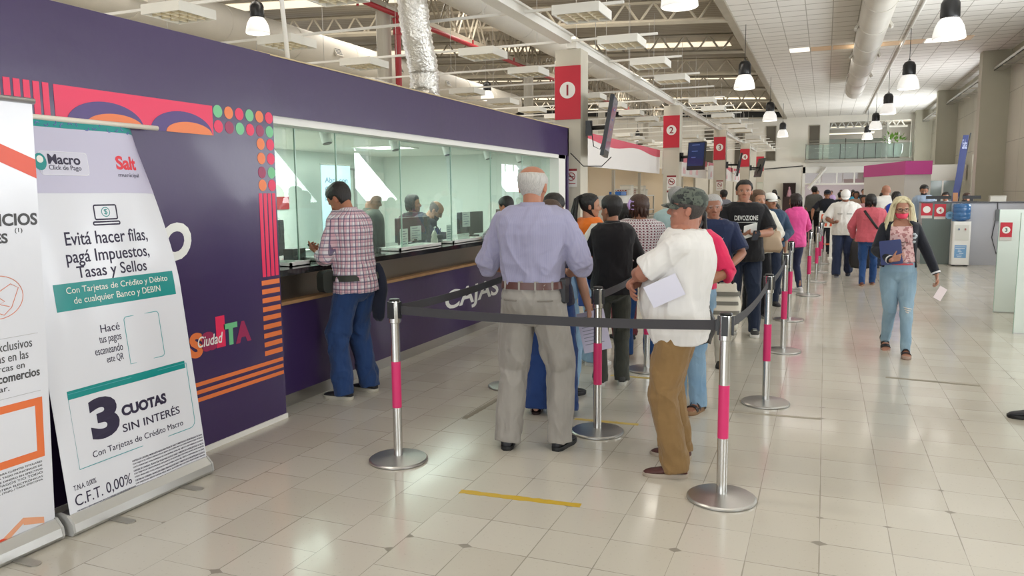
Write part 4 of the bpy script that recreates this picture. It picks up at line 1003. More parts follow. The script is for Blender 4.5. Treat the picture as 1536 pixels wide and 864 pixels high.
# ------------------------------------------------------------------ the purple payment booth
def purple_vinyl():
    m = M('purple_vinyl', rgb('3d2a58'), .33, coat=.2, var=.08, vscale=1.3); nt, N, L, b = nodes(m)
    t = N.new('ShaderNodeTexCoord'); n = N.new('ShaderNodeTexNoise'); n.inputs['Scale'].default_value = 9; n.inputs['Detail'].default_value = 3; L.new(t.outputs['Object'], n.inputs['Vector'])
    bp = N.new('ShaderNodeBump'); bp.inputs['Strength'].default_value = .08; bp.inputs['Distance'].default_value = .02; L.new(n.outputs['Fac'], bp.inputs['Height']); L.new(bp.outputs[0], b.inputs['Normal'])
    return m
purple = purple_vinyl()
booth = thing('payment_booth', 'long purple payment booth with a glazed counter window and graphic side panel', 'booth', (-3.62, 0, 0))
BX = lambda x: x + 3.62      # world X to booth-local X
def bpart(name, b, mat, parent=None):
    x0, x1, y0, y1, z0, z1 = b
    return G().box(BX(x0), BX(x1), y0, y1, z0, z1).build(name, mat, parent or booth)
panel = bpart('side_panel', (-3.86, -3.62, -1.0, 4.505, .035, 2.6), purple)
bpart('side_panel_plinth', (-3.86, -3.61, -1.0, 4.51, 0, .035), white, panel)
bpart('header', (-3.98, -3.78, 4.5, 11.8, 2.21, 2.635), purple)
bpart('header_cap', (-3.98, -3.772, 4.5, 11.8, 2.635, 2.645), M('raw_edge', rgb('c9b48c'), .6))
bpart('soffit', (-4.0, -3.80, 4.5, 11.7, 2.155, 2.21), white)
bpart('counter_front', (-3.90, -3.78, 4.5, 11.8, .10, .80), purple)
bpart('kick_plate', (-3.90, -3.80, 4.5, 11.8, 0, .10), steel)
bpart('steel_band', (-3.92, -3.845, 4.5, 11.8, .825, 1.03), M('band_steel', rgb('8f867b'), .28, metal=.9))
bpart('wood_ledge', (-3.92, -3.755, 4.5, 11.8, .80, .825), M('raw_wood', rgb('a9825a'), .55, var=.15, vscale=9))
bpart('end_post', (-4.0, -3.80, 11.36, 11.685, 1.08, 2.21), white)
bpart('end_panel', (-7.2, -3.78, 11.74, 11.80, 0, 2.635), purple)
bpart('roof_slab', (-7.2, -3.86, -1.0, 11.8, 2.27, 2.36), M('booth_ceiling', rgb('e6e6e0'), .7))
bpart('end_lining', (-7.1, -4.0, 11.69, 11.74, 0, 2.27), M('booth_wall', rgb('dfe6e0'), .7)); bpart('rear_panel', (-7.2, -7.1, 4.0, 11.8, 0, 2.27), M('booth_wall', rgb('dfe6e0'), .7))
bpart('inner_panel', (-7.2, -3.9, 4.1, 4.18, 0, 2.27), M('booth_wall'))
dr = bpart('rear_door', (-7.1, -7.07, 13-1.9, 13-1.35, 0, 2.0), white)
g = G(); g.box(BX(-7.1), BX(-7.05), 9.9, 9.93, 0, 2.05); g.box(BX(-7.1), BX(-7.05), 10.75, 10.78, 0, 2.05); g.box(BX(-7.1), BX(-7.05), 9.9, 10.78, 2.02, 2.05); g.build('door_frame', M('frame_grey', rgb('9c9f9a'), .5), booth)
booth_glass = glass_mat('booth_glass', (.84,.92,.88), 0, .10, .07)
GY = [4.52, 5.16, 5.72, 6.82, 7.95, 9.08, 10.19, 11.36]
for a, b_ in zip(GY[:-1], GY[1:]): bpart('pane', (-3.955, -3.945, a+.004, b_-.004, 1.08, 2.2), booth_glass)
for y_ in GY[1:-1]: bpart('pane_joint', (-3.957, -3.943, y_-.004, y_+.004, 1.08, 2.2), M('joint_green', rgb('b9d3c6'), .2))
ply = ((BX(-3.62)+.0005, 0, 0), (0, 1, 0), (0, 0, 1))
C_G, C_O, C_R, C_D = M('dot_green', rgb('74c48d'), .4), M('dot_orange', rgb('ee7f45'), .4), M('dot_red', rgb('ea2f5c'), .4), M('dot_dark', rgb('a02c58'), .4)
def decal(pts, mat, lift=.0005, name='graphic'):
    return G().poly([(BX(-3.62)+lift, y_, z_) for y_, z_ in pts], (.0015, 0, 0)).build(name, mat, panel)
def rect(y0, z0, y1, z1): return [(y0, z0), (y1, z0), (y1, z1), (y0, z1)]
for y0 in (2.42, 2.47, 2.517, 2.567, 2.616, 2.666, 2.716, 2.766): decal(rect(y0, 1.95, y0+.034, 2.192), C_R)
decal([(2.826, 2.19), (2.826, 2.006), (3.918, 2.006), (3.918, 2.19)][::1], C_R)
def half(cy, a, z0, b_, n=24): return [(cy + a*math.cos(t), z0 + b_*math.sin(t)) for t in np.linspace(0, PI, n)]
pv2 = M('purple_graphic', rgb('4a2f78'), .35)
for cy in (3.13, 3.664): decal(half(cy, .243, 2.005, .127), pv2, .0025); decal(half(cy+.055, .185, 2.005, .068), C_O, .0045)
cols = {'G': C_G, 'O': C_O, 'R': C_R, 'D': C_D}
def dot(y_, z_, c): decal([(y_ + .04*math.cos(t), z_ + .04*math.sin(t)) for t in np.linspace(0, 2*PI, 22, endpoint=False)], cols[c])
for i, (c1, c2) in enumerate(zip('GORGOR', 'RDGRDG')): y_ = 3.966+.0985*i; dot(y_, 2.161, c1); dot(y_, 2.066, c2)
for z_, c1, c2 in ((1.977, 'O', 'R'), (1.879, 'O', 'R'), (1.783, 'D', 'G'), (1.695, 'O', 'R')): dot(4.361, z_, c1); dot(4.46, z_, c2)
for i in range(4): decal(rect(4.318+.0455*i, 1.058, 4.318+.0455*i+.033, 1.64), C_R)
for i in range(9): decal(rect(4.303, 1.0-.0625*i, 4.492, 1.034-.0625*i), C_O)
for z_ in (.432, .382, .333): decal(rect(3.0, z_, 4.494, z_+.026), C_O)
wht = M('letter_white', rgb('f2f2ee'), .4)
lettering('O', (3.437, 1.238, 3.68, 1.468), ply, wht, panel, bold=.045, shear=.15)
lettering('N', (3.17, 1.245, 3.425, 1.462), ply, wht, panel, bold=.045, shear=.15)
for ch, bx_, mt in (('S', (3.615, .615, 3.725, .775), C_O), ('a', (3.715, .64, 3.845, .765), C_D), ('l', (3.845, .645, 3.925, .85), C_R), ('T', (3.915, .645, 4.04, .79), C_G), ('A', (4.02, .64, 4.17, .785), C_D)):
    lettering(ch, bx_, ply, mt, panel, bold=.055)
lettering('Ciudad', (3.68, .675, 3.90, .745), ((BX(-3.62)+.003, 0, 0), (0, 1, 0), (0, 0, 1)), wht, panel, shear=.25, bold=.01)
lettering('CAJAS', (7.42, .305, 8.90, .575), ((BX(-3.78)+.0005, 0, 0), (0, 1, 0), (0, 0, 1)), wht, booth, bold=.02, shear=.08)
# lamps of the booth
for k in range(6):
    y_ = 5.0 + 1.25*k
    t = thing('downlight', 'small round downlight set in the booth soffit', 'light', (-4.2, y_, 2.262), 0, 'downlights in the booth ceiling'); G().lathe((0, 0, 0), [(.05, 0), (.05, .006)], 18).build('lens', M('warm_lens', (1, .9, .75), .4, emit=4), t); G().lathe((0, 0, -.004), [(.05, 0), (.065, 0), (.065, .012), (.05, .012)], 18, cap=False).build('rim', white, t)
for k, (y_, o_) in enumerate(zip((6.15, 7.4, 8.65, 9.9, 11.1), ('first', 'second', 'third', 'fourth', 'fifth'))):
    t = thing('spot_camera', '%s small white cylindrical fixture below the booth ceiling from the graphic panel' % o_, 'camera', (-4.35, y_, 2.27))
    G().tube([(0, 0, 0), (0, 0, -.05)], .018, n=10).build('stem', white_g, t)
    G().tube([(-.012, 0, -.045), (.022, -.004, -.165)], .050, n=18).build('barrel', white_g, t, auto=40)
    G().tube([(.0205, -.004, -.160), (.0235, -.0045, -.170)], .042, n=18).build('lens', dark, t)
for y_ in (6.0, 9.3):  # glowing panels added to go with the booth fill
    t = thing('booth_fill_panel', 'added square glowing panel in the booth ceiling above the cashiers, ' + ('by the pale banner' if y_ < 8 else 'by the rear door'), 'light', (-5.6, y_, 2.262)); G().box(-.3, .3, -.3, .3, 0, .008).build('diffuser', M('panel_glow', (1, .98, .94), .4, emit=7), t)
    g = G(); g.box(-.33, .33, -.33, -.3, -.004, .008); g.box(-.33, .33, .3, .33, -.004, .008); g.box(-.33, -.3, -.3, .3, -.004, .008); g.box(.3, .33, -.3, .3, -.004, .008); g.build('frame', white, t)
wt = thing('stone_counter', 'glossy black stone counter top running along the booth window', 'counter', (-4.1, 4.52, 1.03)); G().box(-.55, .41, 0, 7.16, 0, .045).build('slab', M('black_stone', (.018,.017,.018), .08, coat=.3), wt)
def coin_tray(y0, y1, label):
    t = thing('cash_tray', label, 'tray', (-3.93, (y0+y1)/2, 1.075)); l = (y1-y0)/2
    g = G(); g.box(-.12, .12, -l, l, 0, .006); g.box(.10, .12, -l, l, 0, .035); g.box(-.12, -.10, -l, l, 0, .03); g.box(-.12, .12, -l, -l+.012, 0, .03); g.box(-.12, .12, l-.012, l, 0, .03); g.build('tray', white_g, t)
    G().box(-.06, .06, -l+.03, l-.03, .006, .010).build('mat', M('tray_grey', rgb('c9ccca'), .4), t)
coin_tray(4.88, 5.12, 'short white cash tray beside the purple graphic panel'); coin_tray(5.36, 5.66, 'white cash tray under the hands of the man in plaid'); coin_tray(6.55, 7.42, 'long white cash tray before the two papered signs'); coin_tray(7.72, 8.62, 'long white cash tray beside the leaning man\'s arm')
def monitor(x, y, z, rz, label, w_=.5, h_=.3, paper=None):
    t = thing('monitor', label, 'monitor', (x, y, 1.075), rz)
    G().rbox(-w_/2, w_/2, -.02, .025, z-1.075, z-1.075+h_, .012, axis='y').build('shell', black, t); G().box(-w_/2+.02, w_/2-.02, .025, .028, z-1.055, z-1.075+h_-.02).build('screen', M('screen_dark', (.02,.025,.03), .1), t)
    g = G(); g.box(-.03, .03, -.03, .0, .0, z-1.05); g.rbox(-.11, .11, -.08, .08, 0, .012, .02); g.build('stand', black, t)
    return t
MR = PI/2     # local -Y (back of the screen) faces +X, the customers
monitor(-4.25, 5.12, 1.12, PI/2, 'black monitor backing the booth glass beside the purple panel', .44, .30); monitor(-4.3, 7.68, 1.10, PI/2, 'black monitor behind the long cash tray with a paper taped on', .72, .27)
monitor(-4.35, 9.32, 1.10, PI/2, 'black monitor with a high taped paper behind the glass near the leaning person', .72, .29); monitor(-4.4, 10.6, 1.12, PI/2, 'black monitor near the end post of the booth', .5, .28)
def sign_sheet(y0, y1, z0, z1, x, label, txt, tent=False, hd=None):
    t = thing('counter_notice', label, 'notice', (x, (y0+y1)/2, z0)); hw = (y1-y0)/2; h_ = z1-z0
    G().box(-.002, .002, -hw, hw, 0, h_).build('sheet', M('paper', rgb('efefec'), .7), t)
    if tent: G().box(-.07, .0, -hw, hw, -.004, .0).build('foot', M('acrylic', rgb('d5dbd8'), .2), t)
    pl = ((.003, 0, 0), (0, 1, 0), (0, 0, 1)); n = len(txt)
    for i, s_ in enumerate(txt):
        z = h_*(.86 - .66*i/max(1, n-1)) if n > 1 else h_*.5
        if s_ == '-':
            G().box(.002, .003, -hw*.75, hw*(.7 if i % 2 else .3), z-h_*.02, z+h_*.02).build('printed_line', M('print_grey', rgb('8d8fa0'), .6), t); continue
        lettering(s_, (-hw*.8, z-h_*.05, hw*.8, z+h_*.05), pl, M('ink_red', rgb('8c2f2f'), .6) if s_.isupper() and hd else M('ink', (.03,.03,.05), .6), t, depth=.001)
sign_sheet(4.93, 5.17, 1.13, 1.37, -4.21, 'white notice with red words taped on the monitor by the purple panel', ['-', 'CUOTAS', 'INTERES', '-'], hd=1)
sign_sheet(6.855, 7.01, 1.08, 1.275, -3.99, 'white stand-up card beside the taped notice behind the glass', ['-', '-', '-', '-', '-', '-'], True); sign_sheet(7.57, 7.82, 1.105, 1.27, -4.275, 'white paper taped on the monitor next to the stand-up card', ['-', '-', '-', '-', '-'])
sign_sheet(7.895, 8.045, 1.08, 1.275, -3.99, 'white stand-up card next to the pale bottle, by the leaning man', ['-', '-', '-', '-', '-', '-'], True); sign_sheet(9.02, 9.25, 1.20, 1.39, -4.325, 'white paper taped high on the monitor by the leaning man', ['-', '-', '-', '-', '-']); sign_sheet(8.2, 8.52, 1.08, 1.155, -4.0, 'low white card standing by the leaning man\'s elbow', ['-', '-'], True)
t = thing('dispenser_bottle', 'pale plastic pump bottle standing on the black counter', 'bottle', (-3.99, 7.6, 1.075)); G().lathe((0, 0, 0), [(.038, 0), (.040, .01), (.038, .06), (.028, .085), (.036, .10), (.022, .13), (.012, .15)], 18).build('body', M('bottle_pale', rgb('cfcdbd'), .35), t, smooth=True); G().tube([(0, 0, .15), (0, 0, .185), (.02, 0, .19)], .008, n=8).build('pump', white_g, t)
t = thing('pen_holder', 'black desk organiser beside the pale bottle', 'organiser', (-4.02, 7.70, 1.075)); G().rbox(-.05, .05, -.06, .06, 0, .10, .008).build('box', black, t); g = G(); [g.tube([(.02*i-.02, .03*j, .09), (.03*i-.02, .035*j, .17)], .005, n=6) for i in range(3) for j in (-1, 1)]; g.build('pen', M('pen_blue', (.03,.05,.2), .4), t)
t = thing('black_box', 'small black card reader behind the glass by the short tray', 'card reader', (-4.1, 5.3, 1.075)); G().rbox(-.05, .05, -.09, .09, 0, .11, .01).build('shell', black, t); G().box(.051, .053, -.06, .06, .05, .09).build('screen', M('screen_dark'), t)
t = thing('office_chair', 'brown leather office chair inside the booth behind the short tray', 'chair', (-5.2, 5.75, 0)); G().rbox(-.25, .25, -.27, .27, .48, .58, .05).build('seat', M('brown_leather', rgb('4a2420'), .35), t); G().rbox(-.32, -.22, -.27, .27, .62, 1.30, .05, axis='x').build('backrest', M('brown_leather'), t); g = G(); g.tube([(0, 0, .06), (0, 0, .48)], .03, n=10); g.build('column', chrome, t)
g = G()
for k in range(5): a = 2*PI*k/5; g.bar((0, 0, .08), (.28*math.cos(a), .28*math.sin(a), .05), .045); g.ell((.28*math.cos(a), .28*math.sin(a), .03), (.03, .03, .03))
g.build('base', black, t)
t = thing('printer', 'pale office printer behind the booth glass', 'printer', (-5.3, 6.6, 0)); G().rbox(-.25, .25, -.3, .3, .75, 1.05, .03).build('body', M('printer_pale', rgb('cdd2ce'), .5), t); G().box(-.27, .27, -.33, .33, 0, .75).build('stand', M('stand_grey', rgb('a9aaa6'), .5), t); G().box(.25, .33, -.2, .2, .82, .835).build('paper_tray', white, t); G().box(.251, .254, -.22, .22, .95, 1.0).build('control_strip', dark, t)
t = thing('safety_poster', 'small red and white poster on the rear booth panel', 'poster', (-7.09, 8.9, 1.55)); G().box(0, .006, -.18, .18, -.12, .27).build('sheet', white, t); G().box(.006, .009, -.18, .18, -.12, .06).build('red_field', M('poster_red', rgb('b62630'), .5), t)
t = thing('promotional_banner', 'pale blue roll-up banner standing inside the booth', 'banner', (-6.6, 9.55, 0)); G().box(-.005, .005, -.36, .36, .1, 2.05).build('fabric', M('banner_blue', rgb('b7d3e0'), .6), t); G().rbox(-.09, .09, -.38, .38, 0, .09, .03, axis='y').build('base', chrome, t); G().tube([(0, -.37, 2.06), (0, .37, 2.06)], .012, n=8).build('top_bar', chrome, t)
for i, s_ in enumerate(('Abril con', 'Click Dia!', 'pago y gana!')): lettering(s_, (-.28, 1.80-.13*i, .28, 1.88-.13*i), ((.0055, 0, 0), (0, 1, 0), (0, 0, 1)), M('ink_navy', rgb('2b4f7a'), .5), t)
G().box(.0055, .008, -.1, .2, 1.0, 1.4).build('picture', M('banner_dark_blue', rgb('3e6684'), .5), t)
t = thing('wall_clock', 'small desk fan with a round wire guard inside the booth', 'fan', (-4.9, 5.05, 1.075)); t.name = 'desk_fan'
t.location = (-5.25, 6.5, 1.05)
g = G(); [g.tube([(0, r_*math.cos(a), .22 + r_*math.sin(a)) for a in np.linspace(0, 2*PI, 25)], .003, n=5) for r_ in (.13, .09, .05)]; g.build('guard', steel, t); G().tube([(0, 0, 0), (0, 0, .2)], .012, n=8).build('stem', black, t); G().rbox(-.08, .08, -.08, .08, 0, .015, .02).build('base', black, t)
g = G()
for k in range(4): a = k*PI/2; g.box(-.004, .004, -.03, .03, .0, .11, R=RX(a), c=(0, 0, .22))
g.build('blade', M('fan_grey', (.5,.5,.5), .4), t)

# ------------------------------------------------------------------ roll-up banners
bw = M('banner_white', rgb('e4e5ec'), .26, coat=.2); lil = M('banner_lilac', rgb('c6c2d8'), .3); teal = M('banner_teal', rgb('128f8c'), .3); inkp = M('ink_purple', rgb('2c2440'), .5); aqua = M('line_teal', rgb('4fa6ad'), .4)
alu = M('aluminium', rgb('d8d8d6'), .28, metal=.85)
b2 = thing('roll_up_banner', 'white roll-up banner with teal bands leaning back on the purple panel', 'banner', (0, 0, 0))
O2 = np.array((-3.33, 2.49, .08)); V2 = np.array((-.23, 0, 1.92)); L2 = np.linalg.norm(V2); V2 = V2/L2; N2 = np.cross((0, 1, 0), V2)
def curl(u, v):
    k = max(0, (v-1.05)/.88)**1.5; t = np.clip((u-.66)/.26, 0, 1); return u - .11*k*t**1.6, -.10*k*t**2 + .004*math.sin(u*14)*(1-k*.5)
P2 = lambda u, v, w=0: O2 + np.array((0, 1, 0))*curl(u, v)[0] + V2*v + N2*(w + curl(u, v)[1])
def sheet(name, u0, v0, u1, v1, mat, parent, w, P, nu=44, nv=40, th=.0012):
    us, vs = np.linspace(u0, u1, nu), np.linspace(v0, v1, nv)
    return G().loft([np.concatenate([[P(u, v, w+th) for u in us], [P(u, v, w) for u in us[::-1]]]) for v in vs]).build(name, mat, parent, auto=40)
fab = sheet('fabric', .02, -.03, .915, 1.937, bw, b2, 0, P2, th=.002)
PL2 = lambda w=.0022: (lambda u, v, t_: P2(u, v, w+t_))
sheet('lilac_field', .02, 1.575, .915, 1.90, lil, fab, .002, P2); sheet('teal_strip', .02, 1.90, .915, 1.937, teal, fab, .0022, P2); 
g = G(); rr = np.random.default_rng(2)
for i in range(16):
    u = .05+.045*i; v = 1.918+.008*((i*7) % 3-1); a0 = rr.uniform(0, 6); g.tube([P2(u+.012*math.cos(a0+t), v+.012*math.sin(a0+t), .0036) for t in np.linspace(0, 2.6, 7)], .0028, n=5)
g.build('squiggle', M('squiggle_purple', rgb('6d74b4'), .4), fab)
def outline(P, u0, v0, u1, v1, r, wd, mat, parent, w, corners=(1,1,1,1), n=5):
    pts = []
    for (cx, cy, a0, on) in ((u1, v1, 0, corners[0]), (u0, v1, 90, corners[1]), (u0, v0, 180, corners[2]), (u1, v0, 270, corners[3])):
        sx, sy = (-1 if cx == u1 else 1), (-1 if cy == v1 else 1)
        if not on: pts.append((cx, cy)); continue
        for k in range(n+1): t = D(a0+90*k/n); pts.append((cx+sx*r + r*math.cos(t), cy+sy*r + r*math.sin(t)))
    pts.append(pts[0]); g = G(); g.tube([P(u, v, w) for u, v in pts], [(wd, .0008)]*len(pts), n=6, ref=(1, .001, .1)); return g.build('line', mat, parent)
sheet('badge', .17, 1.665, .43, 1.78, M('badge_pale', rgb('d3d1e0'), .3), fab, .0032, P2, 6, 3); outline(P2, .16, 1.665, .43, 1.78, .02, .0015, M('badge_edge', rgb('eeeef4'), .4), fab, .0046)
tx = lambda s, b, mat=inkp, bold=0, **k: lettering(s, b, PL2(.0034 if b[1] > 1.5 else .0022), mat, fab, bold=bold, depth=.001, **k)
g = G(); g.poly([tuple(P2(.165+.034*math.cos(a), 1.728+.042*math.sin(a), .0046)) for a in np.linspace(0, 2*PI, 20, endpoint=False)], tuple(N2*.001)); g.build('emblem', teal, fab)
g = G(); g.poly([tuple(P2(.165+.018*math.cos(a), 1.74+.018*math.sin(a), .0058)) for a in np.linspace(0, 2*PI, 14, endpoint=False)], tuple(N2*.001)); g.build('emblem_eye', white, fab)
lettering('Macro', (.208, 1.718, .388, 1.768), PL2(.0048), inkp, fab, bold=.025, depth=.001); lettering('Click de Pago', (.208, 1.683, .388, 1.714), PL2(.0048), inkp, fab, depth=.001)
lettering('Salt', (.60, 1.70, .752, 1.775), PL2(.0036), M('logo_red', rgb('e0303f'), .4), fab, bold=.035, depth=.001); lettering('municipal', (.605, 1.655, .765, 1.683), PL2(.0036), inkp, fab, depth=.001)
outline(P2, .424, 1.438, .556, 1.512, .008, .004, inkp, fab, .0028); outline(P2, .41, 1.410, .566, 1.425, .006, .004, inkp, fab, .0028)
g = G(); g.tube([P2(.49+.024*math.cos(a), 1.476+.024*math.sin(a), .0028) for a in np.linspace(0, 2*PI, 21)], [(.002, .0008)]*21, n=6, ref=(1, 0, .1)); g.build('coin', teal, fab); tx('$', (.48, 1.46, .50, 1.492), teal)
tx('Evitá hacer filas,', (.232, 1.302, .742, 1.382), bold=.008); tx('pagá Impuestos,', (.222, 1.205, .735, 1.290), bold=.008); tx('Tasas y Sellos', (.27, 1.128, .70, 1.208), bold=.008)
sheet('teal_band', .124, .993, .875, 1.128, teal, fab, .0022, P2)
P3 = lambda s, b: lettering(s, b, PL2(.0042), white, fab, depth=.001)
P3('Con Tarjetas de Crédito y Débito', (.19, 1.066, .83, 1.108)); P3('de cualquier Banco y DEBIN', (.225, 1.012, .77, 1.056))
tx('Hacé', (.352, .855, .464, .895)); tx('tus pagos', (.335, .79, .465, .835)); tx('escaneando', (.30, .745, .464, .785)); tx('este QR', (.36, .69, .46, .732))
outline(P2, .495, .662, .73, .915, .018, .002, aqua, fab, .0034, (1, 1, 0, 1)); sheet('teal_rule', .105, .563, .86, .605, teal, fab, .0022, P2)
tx('3', (.205, .322, .378, .535), bold=.05); tx('CUOTAS', (.397, .40, .692, .458), bold=.05); tx('SIN INTERÉS', (.388, .318, .775, .372), bold=.008); tx('Con Tarjetas de Crédito Macro', (.19, .236, .785, .278))
outline(P2, .106, .215, .87, .59, .04, .002, aqua, fab, .0034, (0, 0, 0, 1)); tx('C.F.T. 0,00%', (.056, .036, .392, .10)); tx('T.N.A. 0,00%', (.058, .118, .185, .148))
fine = ('CARTERA DE CONSUMO. PROMOCIÓN VÁLIDA PARA PAGOS DE TASAS Y TRIBUTOS DE LA MUNICIPALIDAD DE SALTA', 'CON TARJETAS DE CRÉDITO EMITIDAS POR EL BANCO. NO ACUMULABLE CON OTRAS PROMOCIONES VIGENTES', 'COSTO FINANCIERO TOTAL EXPRESADO EN TASA NOMINAL ANUAL FIJA. SUJETO A DISPONIBILIDAD DE LÍMITE')
for i in range(9): tx(fine[i % 3], (.412, .150-.0175*i, .905, .162-.0175*i))
for i in range(4): tx(fine[(i+1) % 3], (.058, .018-.0125*i, .41, .027-.0125*i))
def rollup_base(t, x, y0, y1, z0=0):
    g = G(); ring = [(-.10, .004), (-.10, .05), (-.085, .085), (-.03, .105), (.02, .098), (.055, .06), (.06, .02), (.05, .004)]
    g.loft([[(x+a, y, z0+b_) for a, b_ in ring] for y in (y0, y1)]); c = g.build('cassette', alu, t, auto=35)
    for y in (y0-.012, y1): G().loft([[(x+a*1.05-.001, yy, z0+b_*1.04) for a, b_ in ring] for yy in (y, y+.012)]).build('end_cap', M('cap_grey', rgb('b4b3b0'), .4), c)
    for y in (y0+.22, y1-.22):
        G().rbox(x-.04, x+.19, y-.025, y+.025, 0, .006, .024, n=4).build('foot', M('foot_grey', rgb('a8a49c'), .35, metal=.6), t)
rollup_base(b2, -3.345, 2.50, 3.40); G().tube([P2(-.03, 1.945)+np.array((0,0,0)), O2 + np.array((0, .925, 0)) + V2*1.945], .014, n=10).build('top_bar', M('bar_cream', rgb('e6dfd0'), .4), b2, smooth=True)
G().bar((-3.40, 2.95, .09), (-3.575, 2.95, 2.0), .02).build('support_pole', steel, b2)
b1 = thing('roll_up_banner', 'white and orange roll-up banner with cut-off red band, beside the teal banner', 'banner', (0, 0, 0))
O1 = np.array((-3.36, 1.5, .08)); V1 = np.array((.03, 0, 1.95)); V1 = V1/np.linalg.norm(V1); N1 = np.cross((0, 1, 0), V1)
P1 = lambda u, v, w=0: O1 + np.array((0, 1, 0))*(u + .018*v) + V1*v + N1*(w + .004*math.sin(v*3.1+u*5))
fab1 = sheet('fabric', .06, -.03, .955, 1.97, bw, b1, 0, P1, th=.002)
org, orr, pch = M('banner_orange', rgb('ee7a45'), .35), M('banner_red_orange', rgb('e2502f'), .35), M('banner_peach', rgb('eeaa86'), .35)
def quad(pts, mat, w=.0022, name='graphic', P=P1, par=fab1):
    p = [np.array(q) for q in pts]; rows = []
    for t in np.linspace(0, 1, 10): a = p[0]*(1-t)+p[3]*t; b_ = p[1]*(1-t)+p[2]*t; us = [a*(1-s_)+b_*s_ for s_ in np.linspace(0, 1, 10)]; rows.append(np.concatenate([[P(u[0], u[1], w+.001) for u in us], [P(u[0], u[1], w) for u in us[::-1]]]))
    return G().loft(rows).build(name, mat, par)
quad([(.06, 2.2-.02-.0), (.06, 2.1)] if 0 else [(.30, 1.97), (.955, 1.715), (.955, 1.63), (.30, 1.9)], orr)
T1 = lambda s, b, bold=0, mt=None: lettering(s, b, (lambda u, v, t_: P1(u, v, .0024+t_)), mt or M('ink_grey', rgb('4a4a4c'), .5), fab1, bold=bold, depth=.001)
T1('SERVICIOS', (.60, 1.42, .945, 1.475), .03); T1('TRAVÉS', (.58, 1.345, .80, 1.40), .03); T1('(1)', (.835, 1.385, .87, 1.41))
g = G(); g.tube([P1(.74+.115*math.cos(a), 1.11+.095*math.sin(a), .003) for a in np.linspace(0, 2*PI, 33)], [(.0018, .001)]*33, n=6, ref=(1, 0, .1))
g.tube([P1(u, v, .003) for u, v in ((.70, 1.10), (.755, 1.14), (.80, 1.165), (.835, 1.145), (.80, 1.06), (.765, 1.03), (.72, 1.05))], [(.0018, .001)]*7, n=6, ref=(1, 0, .1))
g.tube([P1(u, v, .003) for u, v in ((.72, 1.13), (.77, 1.09), (.745, 1.08), (.79, 1.065))], [(.0018, .001)]*4, n=6, ref=(1, 0, .1)); g.build('hand_icon', M('icon_line', rgb('d98a72'), .5), fab1)
T1('beneficios exclusivos', (.52, .868, .885, .91)); T1('todos los días en las', (.52, .818, .865, .857)); T1('mejores marcas en', (.52, .768, .845, .805)); T1('más de 10.000 comercios', (.44, .745-.018, .915, .745+.035-.012), .02); T1('del lugar.', (.60, .68, .77, .715))
sheet('rule', .40, .925, .915, .927, M('rule_grey', rgb('b9b9bb'), .5), fab1, .0022, P1, 4, 2); sheet('rule', .40, .655, .915, .657, M('rule_grey'), fab1, .0022, P1, 4, 2)
for (a, b_, c_, d_) in ((.62, .34, .92, .375), (.62, .59, .92, .625), (.885, .34, .92, .625)): sheet('frame', a, b_, c_, d_, org, fab1, .0022, P1, 4, 4)
for i, s_ in enumerate(('PROMOCIÓN INCLUSIVE PARA CLIENTES TITULARES', 'TAMBIÉN INCLUSIVE PARA TASAS MUNICIPALES DE', 'SALTA. EXTRACCIÓN DE DINERO EN EFECTIVO', 'PLATAFORMA DE PAGOS Y/O TODO', 'LINK DE PAGO Y BILLETERA ELECTRÓNICAS', 'TASA NOMINAL ANUAL (TNA) / TASA EFECTIVA')): T1(s_, (.50, .315-.018*i, .905, .326-.018*i))
quad([(.60, -.03), (.66, -.03), (.81, .065), (.80, .085)], pch); quad([(.80, .05), (.90, .02), (.90, .05), (.80, .085)], pch); quad([(.40, -.03), (.83, -.03), (.70, .028), (.40, .03)], orr, .0034)
rollup_base(b1, -3.37, 1.56, 2.45); G().tube([P1(.05, 1.975), P1(.965, 1.975)], .014, n=10).build('top_bar', alu, b1, smooth=True); G().bar((-3.42, 2.0, .09), (-3.36, 2.0, 2.03), .02).build('support_pole', steel, b1)

# ------------------------------------------------------------------ queue barrier posts and belts
def post_proto(label, x, y):
    t = thing('barrier_post', label, 'barrier post', (x, y, 0), 0, None)
    G().lathe((0, 0, 0), [(.175, 0), (.180, .004), (.180, .012), (.172, .018), (.06, .030), (.03, .034)], 40).build('base', steel, t, auto=30)
    G().lathe((0, 0, .03), [(.0275, 0), (.0275, .84)], 24).build('tube', chrome, t, auto=40)
    G().lathe((0, 0, .335), [(.0285, 0), (.0285, .285)], 24).build('pink_sleeve', M('sleeve_pink', rgb('d3306c'), .35), t, auto=40)
    h = G().lathe((0, 0, .86), [(.030, -.004), (.036, 0), (.036, .115), (.034, .128), (.02, .135)], 26).build('belt_head', chrome, t, auto=40)
    g = G()
    for a in (0, 90, 180, 270): g.rbox(.030, .042, -.016, .016, .885, .985, .005, axis='x') if a == 0 else g.box(.030, .041, -.016, .016, .885, .985, R=RZ(D(a)))
    g.build('belt_slot', black, h); G().lathe((0, 0, .994), [(.034, 0), (.03, .008), (.01, .01)], 22).build('cap', black, h)
    return t
